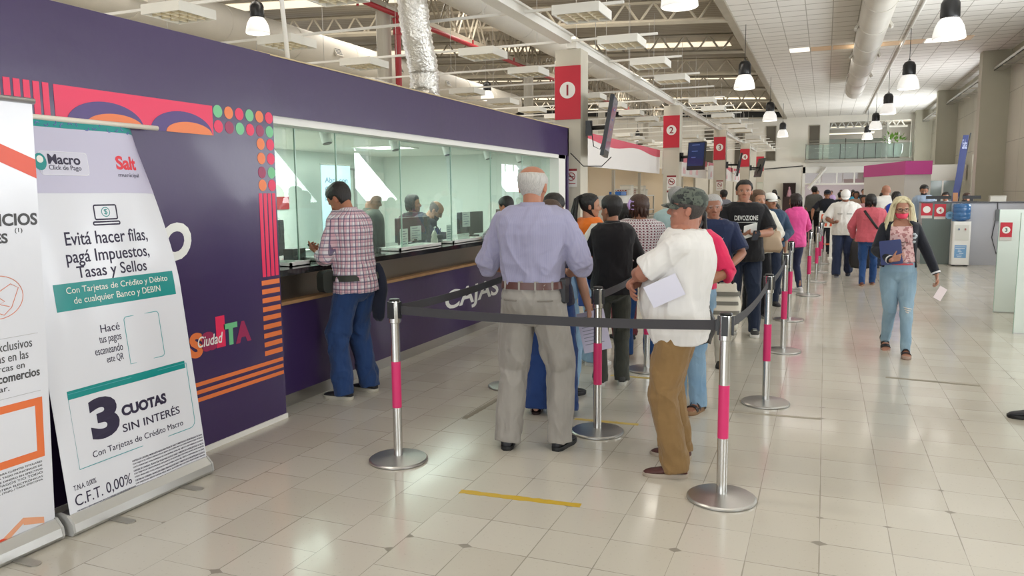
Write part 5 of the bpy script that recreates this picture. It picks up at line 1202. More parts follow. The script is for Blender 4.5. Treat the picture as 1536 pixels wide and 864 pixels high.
PP_ = {'A': (-2.376, 3.992, 'steel barrier post with pink sleeve standing alone before the counter'), 'B': (-1.384, 4.959, 'steel barrier post beside the man in the lavender shirt and the boy in black'), 'C': (-.453, 4.069, 'steel barrier post beside the man with the camouflage cap'),
       'D': (-.369, 6.104, 'second barrier post in the aisle row, after the one by the camouflage cap'), 'E': (-.344, 8.209, 'third barrier post of the aisle row, beside the black printed T-shirt'), 'F': (-.371, 10.28, 'fourth barrier post of the aisle row, beside the beige shoulder bag'),
       'K': (-.192, 12.85, 'fifth barrier post of the aisle row, beside the pink hoodie'), 'L': (-.10, 14.8, 'sixth barrier post of the aisle row, just past the pink hoodie'), 'M': (-.06, 16.6, 'seventh barrier post of the aisle row, before the fire brigade woman'), 'N': (-.03, 18.6, 'eighth and last barrier post of the aisle row'),
       'G': (-2.425, 5.92, 'barrier post mostly hidden behind the man in the lavender shirt'), 'H': (-1.465, 6.915, 'barrier post between the patterned blouse and the camouflage cap')}
proto = None
for k, (x, y, lb) in PP_.items():
    if proto is None: proto = post_proto(lb, x, y)
    else: dup(proto, (x, y, 0), 0, lb)
belt_m = M('belt_webbing', rgb('3c3a3d'), .7, bump=.2, bscale=500)
def belt(a, b_, label, sag=.02):
    p, q = np.array(PP_[a][:2]), np.array(PP_[b_][:2]); d = (q-p)/np.linalg.norm(q-p); p = p+d*.042; q = q-d*.042; n = np.array((-d[1], d[0]))*.0015
    g = G(); rings = []
    for t in np.linspace(0, 1, 14):
        c = p*(1-t)+q*t; z = .935 - sag*4*t*(1-t); w_ = .026
        rings.append([(c[0]-n[0], c[1]-n[1], z-w_), (c[0]+n[0], c[1]+n[1], z-w_), (c[0]+n[0], c[1]+n[1], z+w_), (c[0]-n[0], c[1]-n[1], z+w_)])
    g.loft(rings); o_ = g.build('barrier_belt', belt_m); tag(o_, label, 'barrier belt')
    if proto is not None:
        hd = G(); c = q; hd.box(-.008, .012, -.012, .012, -.03, .03, R=RZ(math.atan2(d[1], d[0])), c=(c[0], c[1], .935)); hd.build('belt_clip', black, o_)
belt('A', 'C', 'dark belt stretched behind the man in lavender towards the camouflage cap'); belt('A', 'G', 'dark belt running from the lone post towards the counter queue'); belt('B', 'H', 'dark belt between the post by the boy in black and the post behind'); belt('C', 'D', 'grey belt from the camouflage cap post to the next aisle post', .05); belt('D', 'E', 'grey belt between the second and third posts of the aisle row', .04); belt('E', 'F', 'grey belt between the third and fourth posts of the aisle row', .04)
t = thing('barrier_board', 'white and red striped folding barrier behind the aisle posts', 'barrier', (-.05, 20.0, 0))
for sx in (-.02, .22):
    G().box(sx-.03, sx+.03, -.02, .02, 0, 1.15).build('leg', white, t); G().box(sx-.06, sx+.06, -.2, .2, 0, .03).build('foot', white, t)
g = G(); g.box(-.06, .26, -.03, -.02, .75, 1.1); brd = g.build('board', white, t); g = G()
for k in range(3): g.poly([(-.05+.11*k, -.032, .78), (.0+.11*k, -.032, .78), (.04+.11*k, -.032, 1.07), (-.01+.11*k, -.032, 1.07)], (0, .002, 0))
g.build('stripe', M('barrier_orange', rgb('e2603c'), .5), brd)
# tape on the floor
def tape(pts, w_, mat, label):
    p = np.array(pts[0]); q = np.array(pts[1]); d = (q-p)/np.linalg.norm(q-p); n = np.array((-d[1], d[0])); g = G(); r1 = np.random.default_rng(4)
    t_ = np.linspace(0, 1, 24); a = [tuple(p+(q-p)*x_+n*(w_/2+r1.normal()*.003))+(.0015,) for x_ in t_]; b_ = [tuple(p+(q-p)*x_-n*(w_/2+r1.normal()*.003))+(.0015,) for x_ in t_]
    g.poly(a+b_[::-1], (0, 0, -.0012)); tag(g.build('floor_tape', mat), label, 'tape')
yel = M('tape_yellow', rgb('c7a42c'), .5); gry = M('tape_worn', rgb('8a8272'), .7)
tape(((-1.80, 3.67), (-1.125, 3.715)), .05, yel, 'yellow tape strip on the floor in front of the man in lavender'); tape(((-1.62, 5.20), (-1.16, 5.22)), .045, M('tape_faded', rgb('c0a75a'), .6), 'faded yellow tape beyond the post by the boy in black'); tape(((-2.375, 4.93), (-2.357, 5.52)), .045, gry, 'worn dark tape strip running towards the counter queue')
tape(((.55, 7.34), (1.25, 7.27)), .05, gry, 'worn grey tape across the aisle in front of the blonde woman'); tape(((-1.72, 6.6), (-.9, 6.62)), .05, M('tape_faded'), 'faded yellow tape behind the legs of the man in white'); tape(((-.60, 5.78), (.03, 5.80)), .035, M('tape_pale', rgb('a59d8c'), .7), 'thin worn tape line between the second aisle post and the aisle')

# ------------------------------------------------------------------ monitors on the columns, fascias and counters between them
def tv(x, y, z, rz, tilt, label, w_=.62, h_=1.02, arm=(0, 0)):
    t = thing('tv_screen', label, 'screen', (x, y, z), rz)
    R_ = RX(tilt)
    G().box(-w_/2, w_/2, -.03, .03, -h_/2, h_/2, R=R_).build('shell', black, t); G().box(-w_/2+.025, w_/2-.025, -.034, -.03, -h_/2+.1, h_/2-.025, R=R_).build('display', M('display_blue', rgb('22315c'), .12, emit=.25), t)
    q = R_ @ np.array((0, -.036, .1)); v_ = R_ @ np.array((0, 0, 1))
    for i in range(3): G().poly([tuple(q + np.array((a_, -.001, 0)) + v_*b_) for a_, b_ in ((-.13, .17-.16*i), (.10-.05*i, .17-.16*i), (.10-.05*i, .19-.16*i), (-.13, .19-.16*i))], (0, -.001, 0)).build('screen_line', M('screen_text', rgb('5d73b4'), .3, emit=.2), t)
    g = G(); g.box(-.12, .12, .03, .06, -.15, .15, R=R_); g.bar((0, .05, 0), (arm[0], arm[1], .0), .05); g.box(arm[0]-.06, arm[0]+.06, arm[1]-.06, arm[1]+.06, -.12, .12); g.build('bracket', black, t)
    g = G(); g.tube([(0, .06, -.1), (.03, .15, -.35), (-.03, .25, -.30), (-.05, .3, .1)], .008, n=6); g.build('cord', black, t)
tv(-3.30, 12.45, 2.68, D(101), D(10), 'black screen seen edge-on, bracketed to the column beside the booth', 1.0, .95, (.07, .34))
tv(-3.13, 20.6, 2.55, D(-25), D(-6), 'blue glowing screen hanging beside the column signed two', .52, .72, (-.66, .23)); tv(-3.02, 30.2, 2.62, D(98), D(10), 'dark screen seen edge-on beside the column signed three', .9, .85, (-.04, .45)); tv(-2.95, 39.0, 2.75, D(112), D(14), 'dark tilted screen beside the column signed four', .95, .9, (.115, .42))
t = thing('loose_cable', 'thin black cable looping from the booth corner to the edge-on screen', 'cable', (0, 0, 0)); G().tube([(-3.75, 11.8, 2.25), (-3.6, 12.0, 2.05), (-3.35, 12.2, 2.05), (-3.25, 12.4, 2.2)], .008, n=6).build('cable', black, t)
fas_w = M('fascia_white', rgb('efeae6'), .55); fas_r = M('fascia_red', rgb('d8566a'), .5)
for k in range(4):
    y0, y1 = CY[k]+.45, CY[k+1]-.02; x = -4.15
    t = thing('fascia_banner', ('white fascia with a wavy red top edge next to the purple booth', 'white fascia with red skyline print past the blue screen', 'white fascia with red print between columns three and four', 'white fascia with red print between columns four and five')[k], 'fascia', (x, y0, 0))
    L_ = y1-y0; g = G(); g.box(-.03, .0, 0, L_, 2.12, 2.74); g.build('board', fas_w, t)
    up = [(0.001, y, 2.745) for y in np.linspace(0, L_, 20)]; dn = [(0.001, y, 2.60 - .10*math.sin(PI*y/L_*1.0)*0 + .05*math.sin(y*1.4)) for y in np.linspace(L_, 0, 20)]
    G().poly(up+dn, (.004, 0, 0)).build('red_wave', fas_r, t)
    if k: 
        for i in range(5): a = .6+i*1.3; g = G(); g.poly([(.002, a+dy, 2.2+dz) for dy, dz in ((0, 0), (.5, 0), (.5, .12), (.38, .25), (.25, .14), (.12, .22), (0, .1))], (.003, 0, 0)); g.build('skyline_print', M('fascia_pale_red', rgb('e6b6b8'), .5), t)
beige = M('beige_panel', rgb('e0cdb0'), .7)
struct('partition', G().box(-7.4, -7.3, 12.2, 47.5, 0, 2.75), beige)
cab_w = M('cabinet_white', rgb('dddcd6'), .4)
for k in range(4):
    y0, y1 = CY[k]+.45, CY[k+1]-.05
    t = thing('service_counter', ('beige service counter under the fascia next to the booth', 'beige service counter past the blue screen', 'beige service counter between columns three and four', 'beige service counter between columns four and five')[k], 'counter', (-4.3, y0, 0))
    G().box(-.3, .12, .05, y1-y0, 0, .98).build('body', M('counter_beige', rgb('c9bba4'), .5), t); G().box(-.45, .2, 0, y1-y0, .98, 1.02).build('top', M('counter_top_grey', rgb('8f8a80'), .3), t)
    for yy in np.linspace(1.6, y1-y0-1.6, 3): G().box(-.06, .0, yy-.04, yy+.04, 1.02, 2.12).build('upright', steel_paint, t)
t = thing('storage_cabinet', 'white storage cabinet with paper stacks on top behind the first fascia', 'cabinet', (-5.1, 20.2, 0))
G().box(-.25, .25, -1.1, 1.1, 0, 1.55).build('carcass', cab_w, t)
for y_ in (-.55, .55): d_ = G().box(.25, .27, y_-.52, y_+.52, .05, 1.5).build('door', white, t); G().box(.27, .29, y_-.02, y_+.02, .7, .85).build('handle', steel, d_)
t = thing('paper_tray', 'blue plastic tray on top of the white storage cabinet', 'tray', (-4.98, 19.7, 1.55)); g = G(); g.box(-.15, .15, -.3, .3, 0, .01); g.box(-.15, -.14, -.3, .3, 0, .1); g.box(.14, .15, -.3, .3, 0, .1); g.box(-.15, .15, -.3, -.29, 0, .1); g.box(-.15, .15, .29, .3, 0, .1); g.build('tray', M('tray_blue', rgb('2d68b5'), .4), t); G().box(-.12, .12, -.27, .27, .01, .07).build('paper', M('paper'), t)
bx_m = pattern_fabric('printed_carton', 'check', [rgb('c9b8a8'), rgb('8a3a38'), rgb('4a4a58')], 2.2)
r2 = np.random.default_rng(8)
for k in range(9):
    y_ = 20.15+.62*k*.5; w_ = .24; h_ = r2.uniform(.12, .3)
    t = thing('document_box', ('printed carton box on the cabinet beside the blue tray', 'pale document box second along the cabinet top', 'tall pale document box third along the cabinet top', 'document box fourth along the cabinet top', 'document box by the end of the cabinet top', 'document box on the shelf past the cabinet', 'second document box on the shelf past the cabinet', 'third document box on the shelf past the cabinet', 'last document box of the shelf past the cabinet')[k], 'box', (-5.0, y_, 1.55), r2.uniform(-.2, .2))
    G().box(-.15, .15, -w_/2, w_/2, 0, h_).build('carton', bx_m if k in (0, 3) else M('carton_pale', rgb('d9d5ca'), .7), t); G().box(-.155, .155, -w_/2-.005, w_/2+.005, h_-.03, h_+.003).build('lid', M('carton_lid', rgb('c7c2b5'), .7), t)
t = thing('storage_shelf', 'grey open shelf beside the white storage cabinet', 'shelf', (-5.05, 22.5, 0)); g = G()
for z_ in (.1, .6, 1.1, 1.52): g.box(-.22, .22, -1.15, 1.1, z_, z_+.03)
g.build('board', cab_w, t)
for yy in (-1.12, 1.08):
    for xx in (-.2, .2): G().box(xx-.02, xx+.02, yy-.02, yy+.02, 0, 1.55).build('upright', steel, t)
t = thing('dark_kiosk', 'black terminal standing behind the second fascia', 'terminal', (-5.3, 31.0, 0)); G().box(-.2, .2, -.5, .5, 0, 1.5).build('body', dark, t); G().box(.2, .22, -.4, .4, 1.3, 1.85).build('screen', black, t); G().box(-.2, .2, -.45, .45, 1.5, 1.78).build('hood', dark, t)

# ------------------------------------------------------------------ service desks, dispenser, partitions
desk_g = M('desk_grey', rgb('b9bac2'), .35); smoked = M('smoked_panel', rgb('6f7a77'), .12, coat=.5)
t = thing('service_desk', 'long grey service desk with smoked front panel under the side wall', 'desk', (2.0, 19.2, 0))
G().box(0, .56, 0, .05, 0, 1.33).build('smoked_panel', smoked, t); G().box(.57, 3.2, 0, .05, 0, 1.33).build('front_panel', desk_g, t); G().box(0, 3.2, -.02, .75, 1.33, 1.36).build('worktop', M('desk_top_dark', rgb('4a4a50'), .3), t); G().box(0, .05, .05, .75, 0, 1.33).build('side_panel', desk_g, t)
def num_sign(x, y, z, txt, label, w_=.22, h_=.33):
    t = thing('desk_number', label, 'sign', (x, y, z)); G().box(-w_/2, w_/2, -.006, 0, -h_/2, h_/2).build('plate', red, t); G().box(-w_/2, w_/2, -.008, -.006, -h_/2, -h_/2+h_*.18).build('pale_strip', M('pale_strip', rgb('cfcac4'), .5), t)
    r_ = w_*.34; G().poly([(r_*math.cos(a), -.0085, h_*.08 + r_*math.sin(a)) for a in np.linspace(0, 2*PI, 24, endpoint=False)], (0, .002, 0)).build('disc', white, t); txt and lettering(txt, (-r_*.4, h_*.08-r_*.55, r_*.4, h_*.08+r_*.55), ((0, -.009, 0), (1, 0, 0), (0, 0, 1)), M('digit_green', rgb('3e6b57'), .5) if txt == '3' and w_ < .2 else red, t, bold=.03, depth=.001, fit='keep')
num_sign(2.34, 19.195, 1.15, '4', 'red and white plate with number 4 on the smoked desk panel'); num_sign(2.08, 19.195, 1.17, '', 'red plate partly hidden behind the blonde hair on the smoked panel', .22, .33)
t = thing('round_sticker', 'round pale blue sticker on the smoked desk panel', 'sticker', (2.53, 19.194, 1.07)); G().poly([(.085*math.cos(a), 0, .085*math.sin(a)) for a in np.linspace(0, 2*PI, 26, endpoint=False)], (0, -.004, 0)).build('disc', M('sticker_blue', rgb('8fbfe0'), .5), t); G().box(-.03, .03, -.006, -.004, -.03, .03).build('pictogram', M('sticker_dark', rgb('5b8db5'), .5), t)
t = thing('square_sticker', 'square light blue notice on the desk panel beside the water bottle', 'notice', (2.66, 19.194, 1.07)); G().box(-.08, .1, -.004, 0, -.16, .2).build('sheet', M('sticker_sky', rgb('8db9e6'), .5), t); G().box(-.04, .06, -.006, -.004, -.06, .06).build('pictogram', M('sticker_dark'), t)
t = thing('water_dispenser', 'white water dispenser with a blue bottle on top in front of the desk', 'water dispenser', (2.72, 18.95, 0))
G().rbox(-.17, .17, -.17, .17, .03, .95, .03).build('body', white_g, t); g = G()
for sx in (-.12, .12):
    for sy in (-.12, .12): g.lathe((sx, sy, 0), [(.03, 0), (.03, .04)], 10)
g.build('foot', dark, t)
G().box(-.13, .13, -.178, -.17, .55, .88).build('recess_panel', M('recess', rgb('d9d9d2'), .4), t)
for sx in (-.06, .06): G().tube([(sx, -.175, .80), (sx, -.215, .80), (sx, -.215, .77)], .012, n=8).build('tap', M('tap_blue', rgb('5a6f96'), .4) if sx < 0 else M('tap_red', rgb('a8474a'), .4), t)
G().box(-.12, .10, -.176, -.170, .18, .45).build('label_panel', M('label_sky', rgb('7aa9d6'), .4), t)
g = G(); rr = np.random.default_rng(6); [g.box(-.11+.20*rr.random()*.4, -.02+.11*rr.random(), -.178, -.1765, .20+.035*i, .212+.035*i) for i in range(7)]; g.build('label_pattern', M('label_white', rgb('dfe9f2'), .4), t)
G().lathe((0, 0, .95), [(.05, 0), (.10, .02), (.165, .05), (.170, .08), (.162, .095), (.170, .11), (.170, .17), (.160, .185), (.170, .20), (.170, .27), (.162, .285), (.168, .30), (.165, .36), (.13, .38)], 28).build('bottle', M('water_bottle', rgb('5b94cf'), .12, trans=.55, spec=.5), t, smooth=True)
t = thing('wall_phone', 'grey telephone handset with dangling cord hung on the desk front', 'phone', (3.42, 19.19, 1.1)); G().rbox(-.04, .04, -.05, 0, -.15, .1, .02, axis='y').build('handset', M('phone_grey', rgb('6b6f72'), .4), t); G().tube([(0, -.01, .1), (-.01, -.02, .25)], .008, n=6).build('cord', dark, t); G().tube([(-.03, -.02, -.1), (-.08, -.02, -.5), (.02, -.02, -.85), (.08, -.01, -.6)], .008, n=6).build('loop', dark, t)
def desk_mon(x, y, label, w_=.5): 
    t = thing('desk_monitor', label, 'monitor', (x, y, 1.36)); G().box(-w_/2, w_/2, -.02, .02, .06, .13).build('shell', black, t); G().box(-.1, .1, -.06, .06, 0, .01).build('foot', black, t); G().box(-.03, .03, -.015, .015, .0, .07).build('neck', black, t)
desk_mon(2.35, 19.65, 'low dark equipment on the desk in front of the masked man', .5); desk_mon(3.0, 19.7, 'low dark equipment on the desk beside the water bottle', .35)
t = thing('paper_box', 'pale carton on the desk under the window', 'box', (3.5, 19.75, 1.36)); G().box(-.15, .15, -.1, .1, 0, .12).build('carton', M('carton_pale'), t); G().box(-.155, .155, -.105, .105, .10, .125).build('lid', M('carton_lid'), t)
frost = M('frosted_glass', rgb('dfe9e2'), .22, coat=.4); edge_g = M('glass_edge', rgb('a9c4b6'), .15)
for k, (x, y, w_, h_) in enumerate(((2.13, 11.8, 1.5, 1.36), (2.03, 10.1, 1.5, 1.36))):
    t = thing('frosted_partition', ('frosted white glass partition with the number 3 plate', 'plain frosted glass partition cut off by the frame, before the number 3 one')[k], 'partition', (x, y, 0))
    G().box(0, w_, -.012, .012, .0, h_).build('pane', frost, t); G().box(-.004, .0, -.012, .012, .0, h_).build('edge', edge_g, t); G().box(0, .0+w_, -.014, .014, 0, .012).build('channel', steel, t)
    G().box(.2, w_, .012, .9, .72, .75).build('desktop', white, t); G().box(w_-.05, w_, .05, .85, 0, .72).build('leg_panel', white, t)
num_sign(2.21, 11.785, 1.075, '3', 'red plate with number 3 on the frosted partition', .135, .235); num_sign(2.55, 10.085, 1.1, '', 'red plate at the cut-off edge on the plain frosted partition', .13, .22)
# pink topped kiosk
t = thing('kiosk', 'white kiosk with a magenta band around the top', 'kiosk', (2.35, 28.0, 0))
a_, b_, c_, d_ = (0, 0), (.75, .05), (-.1, 4.6), (-1.0, 4.4)
def prism(pts, z0, z1, off=0):
    p = np.array(pts); c = p.mean(0); v = p-c; p = c + v*(1+off); return G().loft([[(q[0], q[1], z) for q in p] for z in (z0, z1)])
prism((a_, b_, c_, d_), 0, 2.12).build('body', M('kiosk_white', rgb('dedbd8'), .5), t); prism((a_, b_, c_, d_), 2.12, 2.55, .03).build('top_band', magenta, t)
G().box(.70, .76, .05, .25, 1.0, 2.1).build('notice_strip', M('pale_strip'), t)
t = thing('feather_flag', 'tall dark blue flag with pale lettering leaning by the side wall', 'flag', (3.0, 22.0, 0)); g = G()
P = [(-.05, 1.1), (.0, 1.5), (.06, 2.0), (.11, 2.6), (.15, 2.95)]; g.loft([[(px-wd, -.004, z), (px+wd, -.004, z), (px+wd, .004, z), (px-wd, .004, z)] for (px, z), wd in zip(P, (.055, .07, .075, .075, .06))]); g.build('cloth', M('flag_blue', rgb('2c3668'), .5), t); G().tube([(.0, .02, 0), (.06, .02, 1.2), (.17, .02, 2.4), (.25, .02, 3.0)], .015, n=8).build('pole', dark, t); G().box(-.25, .25, -.2, .2, 0, .03).build('base', dark, t)
lettering('Salta', (.08, 2.62, .18, 2.85), ((0, -.0045, 0), (1, 0, 0), (0, 0, 1)), M('flag_text', rgb('c4cbe6'), .5), t); G().box(-.06, .05, -.007, -.005, 1.25, 1.55).build('picture', M('flag_orange', rgb('a8754f'), .5), t)
t = thing('glass_booth', 'grey glazed cubicle under a white lintel by the side wall', 'cubicle', (3.85, 36.2, 0)); G().box(0, 1.2, 0, .05, 0, 2.0).build('glass', M('cubicle_glass', rgb('8f9b98'), .15), t); G().box(-.05, 1.4, -.06, .2, 2.0, 2.65).build('lintel', M('lintel_paint', rgb('c9c5ba'), .7), t); g = G(); [G().box(q-.03, q+.03, -.03, .06, 0, 2.0).build('post', white, t) for q in (0, .6, 1.2)]
# ------------------------------------------------------------------ people and what they hold
SK1, SK2, SK3 = rgb('c48f72'), rgb('b07a5e'), rgb('9a6a52')
HB, HBR, HG = (.010,.008,.007), (.045,.022,.013), (.36,.35,.34)
jean_d = fabric('jean_dark', rgb('232c40')); jean_b = pattern_fabric('jean_blue', 'fade', [rgb('24457a'), rgb('2d5288')]); jean_l = pattern_fabric('jean_light', 'fade', [rgb('6f93b5'), rgb('9ab7cc')])
navy_t = fabric('navy_trouser', rgb('2a4473')); blk = fabric('black_cloth', rgb('17171b')); wht_c = fabric('white_cotton', rgb('dedbd7'), bump=.1, var=.03); gray_t = fabric('grey_trouser', rgb('96918a'), bump=.1, var=.05)
def jacket(P, mat, gap=.07, top_z=.92, off=.034, sl=1.1, name='jacket', wrists=True, sleeves=True, vox=.01):
    o, s = P['o'], P['s']; g = G(); n = 44
    zs = [top_z] + [z for z in TORSO_Z if top_z+.02 < z < 1.46] + [1.462]; rings = []
    for z in zs:
        gp = gap*np.interp(z, [top_z, 1.2, 1.42, 1.462], [1.25, 1.0, .8, .6])
        full_o, full_i = torso_ring(z, o, off, 96), torso_ring(z, o, off-.014, 96)
        keep = [i for i in range(96) if not (full_o[i, 1] > 0 and abs(full_o[i, 0]) < gp)]
        k0 = next(i for i in range(96) if i in keep and (i-1) % 96 not in keep); seq = []
        i = k0
        while i in keep and len(seq) < 96: seq.append(i); i = (i+1) % 96
        idx = [seq[int(round(q))] for q in np.linspace(0, len(seq)-1, n)]
        rings.append(P['bend'](np.concatenate([full_o[idx], full_i[idx][::-1]])))
    g.loft(rings)
    if sleeves:
        for (S0, el, wr, d, palm, th, curl, none) in P['arms']:
            Pp, R = lerp_path([S0, S0*.5+el*.5, el, el*.5+wr*.5, wr], np.array([.064, .062, .058, .053, .043])*sl, 4); g.tube(Pp, R, n=14); g.ell(S0, (R[0],)*3)
    def post(me, co, nr):
        return (co + nr*(.006*(.8-1.5*np.abs(wob(co, 1, 22, 5, (1, 1, .6)))))[:, None])*s
    return g.build(name, mat, P['root'], remesh=vox, relax=2, post=post)
def front_y(P, x, z, off):
    r = torso_ring(z, P['o'], off, 96); f = r[r[:, 1] > 0]; i = np.argsort(f[:, 0]); return np.interp(x, f[i, 0], f[i, 1])
def chest_text(P, txt, box, mat, off=.034, **k):
    ob = lettering(txt, box, ((0, 0, 0), (-1, 0, 0), (0, 0, 1)), mat, P['top'], depth=.003, **k); me = ob.data
    for v in me.vertices:
        q = P['bend']([(v.co.x, front_y(P, v.co.x, v.co.z, off)+v.co.y, v.co.z)])[0]*P['s']; v.co = q
    return ob
def sheet_thing(name, label, cat, loc, R, w_, h_, mat, th=.0025, ink=True):
    t = thing(name, label, cat, tuple(loc), rot=R); G().box(-w_/2, w_/2, -th/2, th/2, -h_/2, h_/2).build('sheet', mat, t)
    if ink:
        for sd in (-1, 1):
            g = G(); rr = np.random.default_rng(3)
            for i in range(9): z = h_*(.38-.085*i); g.box(-w_*.4, w_*(.0+.4*rr.random()), min(sd*th/2, sd*(th/2+.0006)), max(sd*th/2, sd*(th/2+.0006)), z-h_*.009, z+h_*.009)
            g.build('printed_line', M('print_grey', rgb('8d8fa0'), .6), t)
    return t
paper = M('paper', rgb('efefec'), .7)
def tote(label, loc, rz, w_, h_, d_, mat, handle=.3, hmat=None, name='tote_bag', puff=.25, band=None):
    t = thing(name, label, 'bag', tuple(loc), rz); g = G(); n = 28; a = np.linspace(0, 2*PI, n, endpoint=False); c, s_ = np.cos(a), np.sin(a)
    rings = []
    for q in np.linspace(0, 1, 9):
        k = (.80 + .25*math.sin(PI*min(1, q*.9+.12))); dd = d_*(k if q < .7 else k*(1-(q-.7)*2.2))
        rings.append(np.stack([w_/2*k*np.sign(c)*np.abs(c)**.5 + .01*np.sin(q*9+a*2), dd/2*np.sign(s_)*np.abs(s_)**.6, np.full(n, -h_ + h_*q + .012*np.sin(a*3))], 1))
    g.loft(rings); g.build('body', mat, t, smooth=True)
    g = G()
    for sd in (-1, 1): g.tube([(-w_*.26, sd*.012, -.05), (-w_*.22, sd*.010, handle*.55), (0, 0, handle), (w_*.22, sd*.010, handle*.55), (w_*.26, sd*.012, -.05)], [(.012, .004)]*5, n=8, ref=(0, 1, .01))
    g.build('handle', hmat or mat, t, smooth=True)
    if band:
        for i, z in enumerate(np.linspace(-h_*.85, -h_*.25, 4)):
            g = G(); rr_ = np.stack([w_/2*1.035*np.sign(c)*np.abs(c)**.5, d_/2*1.06*np.sign(s_)*np.abs(s_)**.6, np.zeros(n)], 1); g.loft([rr_+np.array((0, 0, z)), rr_+np.array((0, 0, z+.035))]); g.build('stripe', band, t)
    return t
# man in plaid at the counter
P = person('man in a plaid shirt looking down at his phone at the booth counter', -3.47, 5.24, 84, 1.76, w=.95, lean=6, head=(0, 34, 0), stoop=.02, skin_c=rgb('b5795c'), hair_c=(.014,.010,.008), hair='short', vox=.006,
    feet=((-.15, .02, 6, 0, 0), (.14, 0, -4, 0, 0)), hands=(dict(w=(-.07, .31, 1.13), d=(.35, .8, .2), palm=(.6, -.1, .8), thumb=(0, .3, 1), curl=(45, 50, 55, 60), pole=(-.7, -.6, -.7)), dict(w=(.08, .31, 1.12), d=(-.45, .8, .15), palm=(-.6, -.2, .7), thumb=(0, .3, 1), curl=(50, 55, 60, 60), pole=(.7, -.6, -.7))),
    top=pattern_fabric('plaid', 'plaid', [rgb('e4dfe2'), rgb('c98b98'), rgb('3d3352'), rgb('6a5a80')]), sleeve='three', slv_loose=1.08, top_z=.84, top_loose=.03, collar='shirt', wr_amp=.010, bottom=navy_t, fit='loose', shoes=('shoe', rgb('1f1f24'), rgb('bcb6a8')),
    belt=dict(mat=M('webbing_olive', rgb('343830'), .7), z=(.93, .975), off=.036))
t = thing('mobile_phone', 'dark phone held in both hands by the man in plaid', 'phone', tuple(P['world']((0, .395, 1.15))), rot=(D(-50), 0, D(84))); G().rbox(-.036, .036, -.005, .005, -.075, .075, .008, axis='y').build('shell', black, t); G().box(-.032, .032, .0051, .0056, -.068, .068).build('screen', M('phone_screen', rgb('3b4252'), .1), t)
t = thing('waist_pouch', 'olive black waist pouch worn on the front of the man in plaid', 'bag', tuple(P['world']((-.12, .115, .93))), rot=(0, 0, D(70))); G().rbox(-.13, .13, -.045, .045, -.09, .08, .04, axis='y').build('body', M('pouch_olive', rgb('2c2f2a'), .7, bump=.2), t); G().box(-.11, .11, .044, .05, .02, .03).build('zip', dark, t)
t = thing('folded_jacket', 'dark navy jacket with red lining hung from the belt of the man in plaid', 'jacket', tuple(P['world']((.175, -.085, .93))), D(84)); g = G(); aa = np.linspace(0, 2*PI, 16, endpoint=False)
g.loft([np.stack([.04*k*np.cos(aa)+.006*np.sin(aa*3+z*20), .075*k*np.sin(aa)+.01*np.sin(z*17), np.full(16, z)], 1) for z, k in ((.12, .4), (.08, .8), (0, 1), (-.1, 1.05), (-.22, .95), (-.33, .7), (-.36, .3))]); g.build('cloth', fabric('jacket_navy', rgb('242838')), t, smooth=True)
g = G(); g.loft([np.stack([.035*k*np.cos(aa)-.01, .04*k*np.sin(aa)+.06, np.full(16, z)], 1) for z, k in ((.13, .3), (.1, .8), (0, .8), (-.06, .3))]); g.build('lining', fabric('lining_red', rgb('8e2535')), t, smooth=True)
# elderly man, lavender shirt
P = person('elderly balding man in a lavender shirt standing with his back to us', -1.675, 4.50, 6, 1.81, w=1.02, sh=1.0, belly=.04, butt=.02, backfat=.012, skin_c=rgb('c08468'), hair='bald', hair_c=(.50,.48,.45), vox=.006, head=(-3, 4, 0), feet=((-.16, -.03, 12, 0, 0), (.155, .03, -12, 0, 0)),
    hands=(dict(w=(-.17, .25, 1.06), d=(.5, .8, .1), palm=(.3, .2, -.9), pole=(-1, -.9, -.6)), dict(w=(.17, .26, 1.05), d=(-.5, .8, .1), palm=(-.3, .2, -.9), pole=(1, -.9, -.6))),
    top=pattern_fabric('lavender', 'micro', [rgb('9b99b4'), rgb('a6a4bb')]), sleeve='half', slv_loose=1.12, top_z=1.012, top_loose=.032, hem_flare=-.034, collar='shirt', wr_amp=.011, bottom=gray_t, fit=(.106, .100, .086, .080, .080), waist=1.03, shoes=('loafer', rgb('1c1a1a'), rgb('141414')), belt=dict(mat=M('brown_belt', rgb('55322c'), .4), z=(.988, 1.03), off=.026, loops=True))
for sd in (-1, 1):
    g = G(); rr_ = torso_ring(.925, P['o'], .020, 96); pts = [P['bend']([q])[0]*P['s'] for q in rr_ if q[1] < 0 and .055 < sd*q[0] < .15]; g.tube(pts, [(.004, .006)]*len(pts), n=6); g.build('pocket_welt', fabric('welt', rgb('7d776f')), P['trousers'])
t = thing('phone_pouch', 'black phone pouch clipped to the belt of the man in lavender', 'pouch', tuple(P['world']((.185, .0, .975)))); G().rbox(-.022, .022, -.04, .04, -.08, .07, .012, axis='x').build('case', black, t); G().rbox(-.024, .026, -.041, .041, .03, .075, .012, axis='x').build('flap', dark, t)
